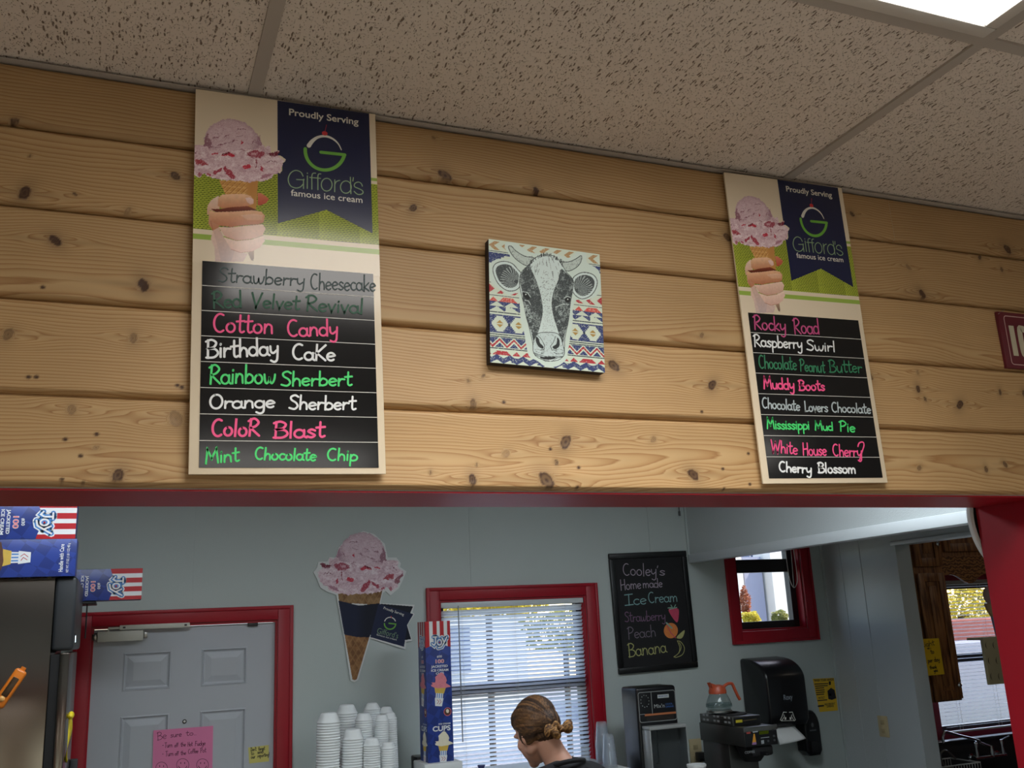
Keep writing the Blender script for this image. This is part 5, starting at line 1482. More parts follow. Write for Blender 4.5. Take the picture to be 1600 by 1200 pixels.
for w_, a, b, hh in (('Be', (150,265), (255,245), 85), ('sure', (300,236), (425,222), 62), ('to..', (475,216), (592,206), 55), ('-', (205,338), (222,337), 40), ('Turn', (232,350), (320,344), 55), ('off', (345,346), (386,342), 46), ('the', (415,338), (472,334), 46), ('Hot', (496,336), (550,330), 46), ('Fudge', (578,330), (696,320), 50),
                    ('-', (205,436), (220,435), 40), ('Turn', (242,448), (332,440), 55), ('off', (350,440), (390,437), 46), ('the', (416,435), (476,428), 46), ('Coffee', (500,420), (614,410), 50), ('Pot', (640,408), (704,400), 50)):
    its.append(('hand', w_, kp(*a), kp(*b), hh/7.27, .0024, ink_mar))
for cx, cy, r in ((200, 580, 66), (440, 545, 70), (665, 545, 68)):
    its.append(('line', [kp(cx+r*math.cos(a), cy+r*math.sin(a)) for a in np.linspace(0, 2*PI, 22)], None, None, 0, .0022, ink_mar))
    its.append(('line', [kp(cx+.7*r*math.cos(a), cy+.7*r*math.sin(a)) for a in np.linspace(.3, PI-.3, 10)], None, None, 0, .003, ink_mar))
    for s in (-1, 1): its.append(('line', [kp(cx+s*22, cy-25), kp(cx+s*22, cy-14)], None, None, 0, .004, ink_mar))
notice('pink_notice', 'handwritten pink paper with smiley faces taped to the grey door', 'notice', [kp(108,156), kp(786,104), kp(770,900), kp(88,920)], DYF-.009, Mnote('pink_paper', (222, 128, 168)), its, th=.0085)
its = [('hand', t_, kp(*a), kp(*b), 42/7.27, .0024, ink_dark) for t_, a, b in (("Don't", (1212,392), (1275,384)), ('forget', (1300,384), (1372,375)), ('to', (1215,436), (1250,432)), ('send', (1288,422), (1355,413)), ('our', (1215,476), (1262,470)), ('reporting!', (1290,464), (1422,444)))]
notice('yellow_sticky_note', 'small yellow sticky note near the right edge of the grey door', 'note', [kp(1184,350), kp(1416,320), kp(1420,506), kp(1196,530)], DYF-.002, Mnote('yellow_sticky', (206, 196, 112)), its, th=.0018)

def wall_plate(name, label, c, w, h, axis, cat, toggles=2):
    t = thing(name, label, cat, tuple(c), 'beige electrical plates'); m = MB(); s = MB()
    if axis == 'y':
        m.box(c[0]-w/2, c[0]+w/2, c[1]-.006, c[1], c[2]-h/2, c[2]+h/2, 0, .003)
        for k in (-1, 1): s.box(c[0]-.016, c[0]+.016, c[1]-.0085, c[1]-.004, c[2]+k*h*.2-.014, c[2]+k*h*.2+.014, 0, .003)
    else:
        m.box(c[0]-.006, c[0], c[1]-w/2, c[1]+w/2, c[2]-h/2, c[2]+h/2, 0, .003)
        for k in (-1, 1): s.box(c[0]-.0085, c[0]-.004, c[1]-.016, c[1]+.016, c[2]+k*h*.2-.014, c[2]+k*h*.2+.014, 0, .003)
    m.build('plate', M_beige, t, t.location, smooth=True)
    s.build('sockets', mat('beige_socket', (176, 160, 122), .4), t, t.location, smooth=True)
    return t
wall_plate('wall_outlet', 'beige outlet plate on the white wall left of the kitchen doorway', ax(1381, 1135, XR), .085, .125, 'x', 'outlet')
po = at(1087, 1176, WB); wall_plate('wall_outlet', 'beige outlet plate with a black plug on the back wall left of the coffee brewer', po, .085, .16, 'y', 'outlet')
pl = thing('power_plug', 'black plug with cord in the beige outlet behind the coffee brewer', 'plug', (po[0]+.01, WB-.009, po[2]-.02))
MB().box(po[0]-.012, po[0]+.04, WB-.06, WB-.0086, po[2]-.045, po[2]+.005, 0, .006).build('plug_body', M_black, pl, pl.location, smooth=True)
MB().tube(catmull([(po[0]+.014, WB-.055, po[2]-.03), (po[0]+.012, WB-.09, po[2]-.06), (po[0]+.0, WB-.08, po[2]-.2), (po[0]+.02, WB-.05, .95)], 6), .004, 8).build('cord', M_black, pl, pl.location, smooth=True)

hk = at(1062, 806, WB-.012)
tag(MB().tube([(hk[0], WB-.012, hk[2]), (hk[0], WB-.012, CEIL)], .003, 8).tube([(hk[0], WB-.012, hk[2]), (hk[0], WB-.012, hk[2]+.03)], .007, 8).build('utility_line', M_black, smooth=True), 'thin black cord hanging down the corner above the chalkboard', 'cord')
# ---- round black plaque with white rim on the right wall
def plaque():
    y0 = TH+.016; C = at(1586, 811, y0); R = float(C[0]-at(1516, 811, y0)[0])
    root = thing('round_wall_plaque', 'round black plaque with ridged white rim beside the red post', 'wall plaque', (C[0], y0, C[2]))
    pf = [(R*.97, y0+.012), (R, y0+.010), (R, y0+.004), (R*.985, y0), (R*.965, y0+.002), (R*.95, y0), (R*.93, y0+.0015), (R*.915, y0+.0005), (R*.895, y0+.003), (R*.88, y0+.008)]
    MB().lathe(pf, (C[0], 0, C[2]), 56, 0, 'y').build('rim', M_trimwhite, root, root.location, smooth=True)
    MB().lathe([(0, y0+.007), (R*.89, y0+.007), (R*.95, y0+.011), (0, y0+.013)], (C[0], 0, C[2]), 48, 0, 'y').build('face', M_blackmat, root, root.location, smooth=True)
    MB().box(C[0]+R*.3, C[0]+R*.6, TH, y0+.012, C[2]-.02, C[2]+.02).build('mounting_block', M_blackmat, root, root.location)
plaque()

# ================================================================== FRIDGE, CARTONS AND THEIR SHELF
YF = 2.29
M_ssteel = mat('fridge_stainless', (112, 104, 96), 0.2, metal=1.0, var=.03, vscale=3)
M_char = mat('charcoal_panel', (40, 43, 46), 0.38, var=.04)
M_gasket = mat('black_gasket', (10, 10, 11), .7)
XC = float(at(87, 905, YF)[0]); XD0 = float(at(92, 1040, YF)[0]); XD1 = float(at(108, 1040, YF)[0]); XH = float(at(121, 905, YF)[0])
ZT = float(at(60, 902, YF)[2]); ZH = float(at(90, 1017, YF)[2])
fr = thing('refrigerator', 'tall stainless steel refrigerator with charcoal top panel at the left', 'refrigerator', (XC-.4, YF, 0))
FY = YF+.70
MB().box(XC-.72, XC, YF, FY, .12, ZT, 0, .004).build('cabinet', M_ssteel, fr, fr.location, smooth=True)
MB().box(XC+.001, XH, YF-.001, FY, ZH, ZT, 0, .012, 3).build('top_panel', M_char, fr, fr.location, smooth=True)
MB().box(XC+.001, XD0, YF+.012, FY-.012, .14, ZH-.012).build('gasket', M_gasket, fr, fr.location)
dr = MB().box(XD0, XD1, YF+.002, FY-.002, .13, ZH-.008, 0, .006).build('door', M_ssteel, fr, fr.location, smooth=True)
MB().box(XD1, XD1+.03, FY-.07, FY-.04, 1.0, 1.5, 0, .006).build('handle', M_char, dr, fr.location, smooth=True)
dsp = MB(); dsp.box(XH, XH+.002, YF+.06, YF+.16, ZH+.02, ZH+.06)
dsp.build('display', M_black, fr, fr.location)
dg = MB()
for k in (0, 1):
    y0 = YF+.085+.022*k; z0 = ZH+.028
    for seg in ((0, .016, 0, .004), (0, .016, .020, .024), (0, .004, 0, .024)): dg.box(XH+.002, XH+.003, y0+seg[0], y0+seg[1], z0+seg[2], z0+seg[3])
dg.build('lit_digits', emit_mat('white_led', (220, 240, 255), 3.0), fr, fr.location)
for a, b in ((XC-.66, YF+.06), (XC-.06, YF+.06), (XC-.66, FY-.06), (XC-.06, FY-.06)):
    MB().lathe([(.03, 0), (.03, .02), (.018, .03), (.018, .12)], (a, b, 0), 14).build('foot', M_black, fr, fr.location, smooth=True)

# ---- cone cup cartons
CW, CH = .136, .69
M_carton = None
def carton_material():
    m = mat('navy_diamond_carton', (34, 56, 128), .35)
    nt = m.node_tree; n = nt.nodes; l = nt.links; b = n['Principled BSDF']
    tc = n.new('ShaderNodeTexCoord'); mp = n.new('ShaderNodeMapping'); mp.inputs['Rotation'].default_value = (PI/4, PI/4, PI/4); mp.inputs['Scale'].default_value = (1, 1, 1)
    ck = n.new('ShaderNodeTexChecker'); ck.inputs['Scale'].default_value = 24; ck.inputs[1].default_value = L4((38, 62, 140)); ck.inputs[2].default_value = L4((30, 50, 118))
    l.new(tc.outputs['Object'], mp.inputs[0]); l.new(mp.outputs[0], ck.inputs[0]); l.new(ck.outputs[0], b.inputs['Base Color'])
    return m
M_carton = carton_material()
M_cred = mat('carton_red', (178, 28, 38), .35); M_cwht = mat('carton_white', (222, 224, 224), .35); M_cpink = mat('carton_coral', (226, 110, 116), .4); M_cblue = mat('carton_blue', (70, 130, 196), .35)
M_berry = mat('pink_scoop', (216, 128, 140), .6, var=.15, vscale=60); M_van = mat('vanilla_scoop', (222, 214, 190), .6, var=.1, vscale=60); M_choc = mat('chocolate_scoop', (84, 52, 38), .6, var=.35, vscale=70); M_wafer = mat('wafer_yellow', (206, 172, 74), .6, var=.12, vscale=60)
CM = [M_carton, M_cred, M_cwht, M_cpink, M_cblue, M_berry, M_van, M_choc, M_wafer]
def blob(cx, cz, rx, rz, n=26, wob=.08, seed=0):
    return [(cx+rx*(1+wob*math.sin(5*a+seed)+wob*.6*math.sin(9*a+2*seed))*math.cos(a), cz+rz*(1+wob*math.sin(4*a+seed*1.7))*math.sin(a)) for a in np.linspace(0, 2*PI, n)[:-1]]
class Face:
    """drawing on one face of the carton: u 0..1 across, v 0..1 up; depth in layers"""
    def __init__(s, mb, side): s.mb = mb; s.side = side
    def put(s, vs, fs, lay, mi):
        d = -.0004*lay
        P = []
        for u, v in vs:
            x = u*CW; z = v*CH
            P.append((x, d, z) if s.side == 'front' else (d, CW-x, z))
        s.mb.add(P, fs, mi)
    def poly(s, pts, lay, mi): s.put(pts, [tuple(range(len(pts)))], lay, mi)
    def text(s, t, u0, u1, v, hv, lay, mi, off=0.0):
        vs, fs = font_mesh(t, off); x0, x1 = vs[:, 0].min(), vs[:, 0].max()
        s.put([(u0+(a-x0)/(x1-x0)*(u1-u0), v+b/.7*hv) for a, b in vs], fs, lay, mi)
    def line(s, pts, w, lay, mi):
        m = MB(); m.ribbon([(p[0]*CW, p[1]*CH) for p in pts], w, 0); s.put([(a/CW, c/CH) for a, b, c in m.v], m.f, lay, mi)
    def cone(s, cu, cv, k, mi, tilt=0.0):
        """scoop in a jacketed wafer cup; k = width of the scoop in u"""
        r = CW/CH
        R = lambda pts: [(cu+(a*math.cos(tilt)+b*math.sin(tilt))*k, cv+(-a*math.sin(tilt)+b*math.cos(tilt))*k*r) for a, b in pts]
        s.poly(R(blob(0, .55, .34, .40, seed=1)), 2, mi); s.poly(R(blob(0, .28, .56, .17, wob=.14, seed=2)), 2.4, mi)
        s.poly(R([(-.36, .22), (.36, .22), (.26, -.16), (-.26, -.16)]), 2.2, 8)
        s.poly(R([(-.22, -.16), (.22, -.16), (.21, -.42), (-.21, -.42)]), 2.3, 2)
        for q in (-.13, .0, .13): s.poly(R([(q-.028, -.17), (q+.028, -.17), (q+.026, -.42), (q-.026, -.42)]), 2.7, 4)
        s.poly(R([(-.26, -.42), (.26, -.42), (.20, -.86), (-.20, -.86)]), 2.5, 2)
        for zz in ([(-.12, -.52), (.0, -.6), (-.1, -.74)], [(.04, -.5), (.14, -.62), (.02, -.76)]): s.line(R(zz), .0035*k, 2.9, 1)
def front_art(F, full=True):
    st = [(0, .16, 1), (.16, .30, 2), (.30, .46, 1), (.46, .58, 2), (.58, .74, 1), (.74, .88, 2), (.88, 1, 1)]
    lo = lambda u: .805+.028*abs(math.sin((u-.02)*3.3))
    for a, b, mi in st: F.poly([(a, lo(a)), (b, lo(b)), (b, 1), (a, 1)], 1, mi)
    # JOY in outlined strokes
    glyph = [[(.40, .885), (.40, .842), (.34, .825), (.26, .838)], [(.30, .885), (.46, .885)], [(.555+.085*math.cos(t), .845+.020*math.sin(t)) for t in np.linspace(0, 2*PI, 16)], [(.66, .878), (.745, .842)], [(.86, .882), (.74, .842), (.64, .812), (.50, .806)]]
    for wd, mi, lay in ((.026, 2, 1.6), (.017, 4, 2.0), (.0065, 2, 2.4)):
        for gph in glyph: F.line(gph, wd, lay, mi)
    F.poly(blob(.555, .845, .03, .006, 10, 0), 2.8, 1)
    F.text('#30', .44, .64, .735, .016, 1.5, 2, .02)
    F.text('100', .38, .72, .695, .026, 1.5, 2, .04); F.text('100', .39, .71, .696, .024, 1.9, 3, .012)
    F.text('JACKETED', .20, .86, .664, .016, 1.5, 2, .03); F.text('ICE CREAM', .20, .88, .636, .016, 1.5, 2, .03); F.text('CUPS', .38, .70, .614, .014, 1.5, 2, .03)
    F.cone(.52, .50, .66, 5, .12)
    F.poly(blob(.80, .345, .15, .030, 20, 0), 1.5, 3); F.poly(blob(.80, .345, .13, .026, 20, 0), 1.8, 7); F.poly(blob(.80, .35, .06, .014, 12, .1), 2.1, 6)
    F.text('ICE CREAM', .44, .90, .258, .010, 1.5, 2, .02); F.text('CUPS', .20, .90, .215, .034, 1.5, 2, .03)
    F.cone(.60, .095, .60, 6, .05)
def carton(label, variant):
    t = thing('cone_cup_carton', label, 'carton', (0, 0, 0), 'cone cup cartons')
    MB().box(0, CW, 0, CW, 0, CH, 0, .0015).build('carton', [M_carton], t, smooth=True)
    mb = MB(); mb2 = MB()
    if variant == 'stripes':
        front_art(Face(mb, 'front')); front_art(Face(mb2, 'left'))
    else:
        F = Face(mb, 'front'); F.cone(.52, .333, .67, 7, 0.0); F.text('Handle with Care', .12, .86, .062, .020, 1.5, 2, .015); F.text('NET WT. 17 OZ. (1 LB 1 OZ) 482 g', .10, .88, .034, .012, 1.5, 2, .01)
        F = Face(mb2, 'left'); front_art(F)
    mb.build('front_print', CM, t); mb2.build('side_print', CM, t)
    return t
j = at(666, 1197, 3.26); js = carton('upright striped navy carton of cone cups standing in front of the window blind', 'stripes')
SH_Z = float(at(560, 1236, 3.3)[2])
jz = float(at(685, 1191, 3.26)[2])
js.location = (float(at(664, 985, 3.26)[0])+.001, 3.26, jz)
u1 = at(117.5, 841, YF-.02)
zl = ZT+.0005
jb = carton('blue carton with chocolate cone picture lying on top of the refrigerator', 'picture')
jb.rotation_euler = (0, -PI/2, 0); jb.location = (float(at(119, 870, YF-.02)[0]), YF-.02, zl)
ja = dup(js, (float(u1[0])-CH, YF-.02, zl+CW+.0008+CW), (0, PI/2, 0), 'striped carton of cone cups lying on the blue carton above the refrigerator')
# third carton, on a narrow rack behind the fridge
c3_ = at(222, 936, 3.02); z3 = float(c3_[2])
dup(js, (float(at(222, 910, 3.02)[0])-CH, 3.02, z3+CW), (0, PI/2, 0), 'striped carton lying on the thin black rack behind the refrigerator')
rk = thing('wire_rack', 'thin black rack behind the refrigerator holding one striped carton', 'rack', (-.4, 3.1, 0))
MB().box(-.66, -.10, 3.03, 3.30, z3-.012, z3-.0008, 0, .003).build('shelf', M_black, rk, rk.location, smooth=True)
pr_ = at(136.5, 940, 3.06)
MB().tube([(float(pr_[0]), 3.06, z3-.16), (float(pr_[0]), 3.06, z3-.012)], .0032, 10).build('hanging_rod', M_black, rk, rk.location, smooth=True)
for a, b in ((-.30, 3.06), (-.30, 3.28), (-.64, 3.06), (-.64, 3.28)):
    MB().tube([(a, b, 0), (a, b, z3-.012)], .006, 10).build('post', M_black, rk, rk.location, smooth=True)
# orange cutter stuck on the steel side, yellow ribbon on the door
oc = at(15.5, 1075, YF)
bxo = thing('box_cutter', 'orange plastic cutter stuck on the steel side of the refrigerator', 'cutter', (oc[0], YF, oc[2]), None, (0, math.radians(31), 0))
m = MB().box(-.021, .021, -.022, 0, -.070, .070, 0, .010, 3); m.build('handle', mat('orange_plastic', (214, 118, 30), .35, var=.05), bxo, smooth=True)
MB().box(-.011, .011, -.025, -.019, -.030, .040, 0, .003).build('dark_inset', mat('brown_inset', (62, 44, 26), .3), bxo, smooth=True)
MB().ball((0, -.022, -.040), (.010, .006, .010), 14).build('button', mat('amber_button', (226, 170, 100), .25), bxo, smooth=True)
MB().tube([(0, -.006, .068), (0, -.006, .080)], .009, 10).build('end_loop', MATS['orange_plastic'], bxo, smooth=True)
yr = thing('yellow_ribbon', 'yellow ribbon tied and hanging down the front of the refrigerator door', 'ribbon', (XD1+.012, YF+.10, float(at(121, 1117, YF+.10)[2])))
M_yr = mat('yellow_ribbon', (232, 208, 40), .5, var=.06)
zt_ = yr.location.z; yx, yy_ = yr.location.x, yr.location.y
b = MB()
for s in (-1, 1): b.ball((yx, yy_+s*.024, zt_), (.012, .024, .013), 12)
b.build('bow', M_yr, yr, yr.location, smooth=True)
b = MB(); vs = []; N = 16; zl_ = float(at(119, 1190, yy_)[2])
for i in range(N+1):
    t_ = i/N; w_ = .010+.015*math.sin(t_*PI)+(.018 if t_ > .86 else 0)*(1-(t_-.93)**2*200 if t_ > .86 else 0); a = .5+t_*1.6
    c_ = Vector((yx-.002+.004*math.sin(t_*5), yy_+.002*math.sin(t_*7), zt_+(zl_-zt_)*t_)); d_ = Vector((math.cos(a)*.5, math.sin(a), 0))*max(.002, w_)
    vs += [c_-d_, c_+d_]
b.add(vs, [(2*i, 2*i+1, 2*i+3, 2*i+2) for i in range(N)])
o_ = b.build('tail', M_yr, yr, yr.location, smooth=True); md = o_.modifiers.new('thick', 'SOLIDIFY'); md.thickness = .001
MB().box(XD1, XD1+.006, yy_-.006, yy_+.006, zt_-.004, zt_+.008, 0, .002).build('hook', M_steel, yr, yr.location)
# ================================================================== BACK COUNTER, CUPS
M_lam = mat('white_laminate', (206, 208, 206), .4, var=.03)
sh = thing('storage_shelf', 'white high shelf along the back wall carrying the cup stacks', 'shelf', (1.9, 3.35, 0))
sx0 = float(at(480, 1200, 3.2)[0]); sx1 = float(at(975, 1200, 3.2)[0])-.02
MB().box(sx0, sx1, 3.02, 3.67, SH_Z-.03, SH_Z, 0, .004).build('top', M_lam, sh, sh.location, smooth=True)
for a in (sx0+.02, (sx0+sx1)/2, sx1-.05): MB().box(a, a+.03, 3.05, 3.66, 0, SH_Z-.03).build('upright', M_lam, sh, sh.location)
MB().box(sx0+.02, sx1-.02, 3.05, 3.66, .55, .58).build('shelf_board', M_lam, sh, sh.location)
# white tray under the upright carton
tr_ = thing('white_tray', 'white tray under the upright striped carton', 'tray', (js.location.x+.07, 3.33, SH_Z))
tm = MB(); tm.box(js.location.x-.03, js.location.x+CW+.035, 3.225, 3.43, SH_Z+.0005, jz-.0005, 0, .006); tm.build('base', M_white, tr_, tr_.location, smooth=True)
bb = thing('black_bin', 'small black bin edge behind the upright striped carton', 'bin', (js.location.x-.02, 3.5, SH_Z))
MB().box(js.location.x-.006, js.location.x+.10, 3.44, 3.56, SH_Z+.0005, jz+.01, 0, .008).build('body', M_black, bb, bb.location, smooth=True)

M_foam = mat('white_foam', (226, 230, 230), .75, var=.015, bump=.12, bscale=500)
def foam_mesh(rb, rr, H):
    """cup standing upside down: rim at z = 0, base up"""
    pr = [(rr-.0012, .004), (rr-.0010, .0), (rr+.001, .0), (rr+.0022, .002), (rr+.0022, .0055), (rr+.0005, .0072)]
    pr += [(rr-.0005+(rb-rr)*((z-.0072)/(H-.0072)), z) for z in np.linspace(.010, H-.006, 5)]
    pr += [(rb-.0012, H-.0025), (rb-.004, H-.0005), (rb-.010, H-.0012), (0, H-.0012)]
    inner = [(0, H-.004), (rb-.004, H-.004), (rr-.0018, .006)]
    m = MB().lathe(pr, (0, 0, 0), 36).lathe(inner, (0, 0, 0), 24)
    return m
STK = [  # centre x, y of the top, base and rim diameter in the crop, depth, label of the stack
 (262, 330, 150, 226, 3.12, 'large leftmost front stack'), (475, 262, 138, 205, 3.40, 'large stack at the back left'), (505, 515, 150, 202, 3.14, 'large low stack second from the left in front'),
 (640, 345, 112, 166, 3.27, 'medium stack in the middle row'), (725, 245, 100, 158, 3.50, 'tallest stack near the wall'), (703, 592, 116, 162, 3.12, 'small lowest front stack in the middle'),
 (796, 365, 96, 132, 3.28, 'narrow stack in the middle row'), (862, 275, 92, 128, 3.48, 'narrow stack at the back right'), (902, 335, 96, 130, 3.36, 'narrow rightmost stack'), (873, 643, 100, 138, 3.13, 'narrow low front stack at the right')]
def foam_stacks():
    for i, (cx, ty, bw, rw, Y, nm) in enumerate(STK):
        P = at(470+cx/6.4, 1060+ty/6.4, Y)
        depth = float((P-EYE) @ RX[2]); mpp = depth/F_PX/6.4
        rb = bw/2*mpp; rr = rw/2*mpp; H = rb*1.32; pitch = .0122 if rw > 180 else .0105
        n = max(3, int(round((P[2]-SH_Z-.001-H)/pitch))+1)
        first = None
        lean = random.Random(i).uniform(-.0004, .0004)
        for k in range(n):
            z = SH_Z+.001+pitch*k
            loc = (P[0]+lean*k, Y, z); last = k == n-1
            lab = ('topmost white foam cup of the '+nm) if last else ('white foam cup nested in the '+nm)
            if first is None:
                first = foam_mesh(rb, rr, H).build('foam_cup', M_foam, smooth=True, angle=50)
                first.location = loc; tag(first, lab, 'foam cup', 'foam cups of the '+nm)
            else:
                c = first.copy(); COL.objects.link(c); c.location = loc; c['label'] = lab
                if last:
                    c.rotation_euler = (0, 0, 1.0)
foam_stacks()

M_clear = glass_mat('clear_cup_plastic', (248, 250, 252), .98, .06, body=.075)
def clear_stacks():
    k = lambda u, v: (910+u/13.33, 1110+v/13.33)
    for i, (u, v, bw, rw, Y, n, nm) in enumerate([(392, 215, 205, 300, 3.30, 30, 'taller clear cup stack by the red window frame'), (535, 478, 200, 290, 3.16, 26, 'clear cup stack beside the black mixer'), (60, 930, 150, 210, 3.12, 5, 'low clear cup stack under the window blind')]):
        P = at(*k(u, v), Y); depth = float((P-EYE) @ RX[2]); mpp = depth/F_PX/13.33
        rb = bw/2*mpp; rr = rw/2*mpp; H = .118; pitch = .0062
        n = max(3, int((P[2]-SH_Z-.001-H)/pitch)+1); off = P[2]-SH_Z-.001-H-(n-1)*pitch
        first = None
        for j in range(n):
            z = SH_Z+.001+off*(j > 0)*0+pitch*j
            last = j == n-1; lab = ('topmost clear plastic cup of the ' if last else 'clear plastic cup nested in the ')+nm
            if first is None:
                pr = [(rr+.0015, .0), (rr+.0025, .0016), (rr+.0012, .0034), (rr, .004), (rr-.001, .016), (rb+.002, H-.014), (rb+.0006, H-.010), (rb, H-.002), (rb-.003, H), (rb-.006, H-.004), (0, H-.004)]
                first = MB().lathe(pr, (0, 0, 0), 32).build('clear_cup', M_clear, smooth=True, angle=50)
                first.location = (P[0], Y, z); tag(first, lab, 'plastic cup', 'clear cups of the '+nm)
            else:
                c = first.copy(); COL.objects.link(c); c.location = (P[0]+.0003*math.sin(j*2.3), Y, z); c['label'] = lab
clear_stacks()
bp_ = at(752, 1195, 3.20)
sb_ = thing('squeeze_bottle', 'small squeeze bottle with navy cap standing before the window blind', 'bottle', (bp_[0], 3.20, SH_Z))
bh_ = float(bp_[2])-SH_Z
MB().lathe([(0, SH_Z+.0005), (.026, SH_Z+.0005), (.028, SH_Z+.01), (.028, SH_Z+bh_*.66), (.012, SH_Z+bh_*.80), (0, SH_Z+bh_*.80)], (bp_[0], 3.20, 0), 24).build('body', mat('pale_bottle', (196, 200, 206), .35), sb_, sb_.location, smooth=True)
MB().lathe([(.014, SH_Z+bh_*.79), (.016, SH_Z+bh_*.82), (.020, SH_Z+bh_*.98), (.018, SH_Z+bh_), (0, SH_Z+bh_)], (bp_[0], 3.20, 0), 24).build('cap', mat('navy_cap', (30, 38, 96), .35), sb_, sb_.location, smooth=True)

# ---- counter for the machines
ct = thing('back_counter', 'dark topped white counter under the mixer and coffee brewer', 'counter', (3.6, 3.3, 0))
cx0 = sx1+.03
MB().box(cx0, XR-.02, 2.72, 3.685, .88, .92, 0, .005).build('worktop', M_counter, ct, ct.location, smooth=True)
MB().box(cx0+.02, XR-.04, 2.78, 3.68, 0, .88).build('base', M_lam, ct, ct.location)

# ---- drink mixer
def mixer():
    y = 3.18
    k = lambda u, v: (940+u/4.103, 1010+v/4.103); f = lambda u, v: (985+u/9.6, 1075+v/9.6)
    X0 = float(at(*k(222, 300), y)[0]); X1 = float(at(*k(478, 300), y)[0]); Z1 = float(at(*k(400, 253), y)[2])
    yb = float(ax(*k(124, 300), X0)[1]); yb = min(yb, WB-.02)
    root = thing('drink_mixer', 'black drink mixer with framed front panel beside the clear cups', 'drink mixer', (X0, y, .92))
    MB().box(X0, X1, y, yb, .9205, Z1, 0, .014, 3).build('housing', mat('black_enamel_housing', (15, 15, 18), .3, var=.05), root, root.location, smooth=True)
    P = lambda u, v, d=y: (float(at(*f(u, v), d)[0]), float(at(*f(u, v), d)[2]))
    m = MB(); c = [P(105, 72), P(655, 30), P(702, 475), P(150, 515)]
    xa, xb = (c[0][0]+c[3][0])/2, (c[1][0]+c[2][0])/2; zb_, zt = (c[2][1]+c[3][1])/2, (c[0][1]+c[1][1])/2; r = .012; pts = []
    for cx, cz, a0 in ((xa+r, zb_+r, 180), (xb-r, zb_+r, 270), (xb-r, zt-r, 0), (xa+r, zt-r, 90)): pts += arc(cx, cz, r, r, a0, a0+90, 5)
    W = xb-xa; Hh = zt-zb_; q = lambda u, v: (xa+W*u, zb_+Hh*v)
    m.ribbon(pts, .0042, y-.0012, closed=True); m.ribbon([q(.35, .99), q(.35, .27)], .0042, y-.0012); m.ribbon([q(.0, .27), q(.14, .27)], .003, y-.0012)
    m.build('panel_border', mat('silver_rule', (128, 130, 130), .4), root, root.location)
    l = MB(); type_(l, "Mix'n", q(.41, .44), q(.69, .44), .020, y-.0012); type_(l, 'COOL', q(.72, .52), q(.92, .52), .0085, y-.0012, 1, .02); type_(l, 'DRINK', q(.72, .43), q(.95, .43), .0085, y-.0012, 1, .02)
    l.poly([q(.52, .76), q(.83, .76), q(.83, .88), q(.52, .88)], y-.0012); type_(l, 'MIXER BAR', q(.55, .80), q(.80, .80), .007, y-.0016, 1, .01)
    l.poly([q(.14, .20), q(.99, .20), q(.99, .27), q(.14, .27)], y-.0012, 2)
    for i in range(11):
        a = i/11*2*PI; e = q(.17+.11*math.cos(a), .70+.20*math.sin(a)); l.poly([(e[0]-.002, e[1]-.002), (e[0]+.002, e[1]-.002), (e[0]+.002, e[1]+.002), (e[0]-.002, e[1]+.002)], y-.0012, 0)
    for i in range(3): l.ribbon([q(.18, .05+.05*i), q(.92, .05+.05*i)], .0012, y-.0012, 3)
    l.build('panel_lettering', [mat('silver_type', (170, 174, 172), .4), mat('blue_type', (52, 84, 140), .4), mat('copper_bar', (170, 104, 66), .4), mat('brown_type', (92, 74, 60), .5)], root, root.location)
    s = P(165, 560); e = P(722, 530); sx0_, sx1_, zt_ = s[0], e[0], (s[1]+e[1])/2
    MB().box(sx0_+.008, sx1_-.008, y-.004, y-.0005, 1.0, zt_-.02).build('steel_back', mat('satin_steel', (150, 148, 146), .5, metal=.55, var=.12, vscale=14), root, root.location)
    g = MB(); g.box(sx0_, sx1_, y-.085, y-.001, zt_-.018, zt_, 0, .005); g.box(sx0_, sx0_+.008, y-.085, y-.001, 1.0, zt_-.018, 0, .003); g.box(sx1_-.008, sx1_, y-.085, y-.001, 1.0, zt_-.018, 0, .003)
    g.build('splash_frame', mat('frosted_frame', (150, 152, 150), .25, var=.04), root, root.location, smooth=True)
    MB().box(sx0_+.008, sx1_-.008, y-.085, y-.082, 1.0, zt_-.018).build('splash_door', glass_mat('smoky_clear', (225, 228, 230), .92, .08), root, root.location)
    sp = P(390, 610, y-.045); sb = P(415, 1130, y-.045)
    t = MB(); t.tube([(sp[0], y-.045, zt_-.018), (sp[0], y-.045, sb[1])], .0035, 10); t.lathe([(0, sb[1]-.003), (.016, sb[1]-.003), (.016, sb[1]+.002), (.004, sb[1]+.006)], (sp[0], y-.045, 0), 20)
    t.build('spindle', M_steel, root, root.location, smooth=True)
    MB().box(X0, X1, y-.11, y, .9205, .99, 0, .01).build('drip_base', MATS['black_enamel_housing'], root, root.location, smooth=True)
mixer()

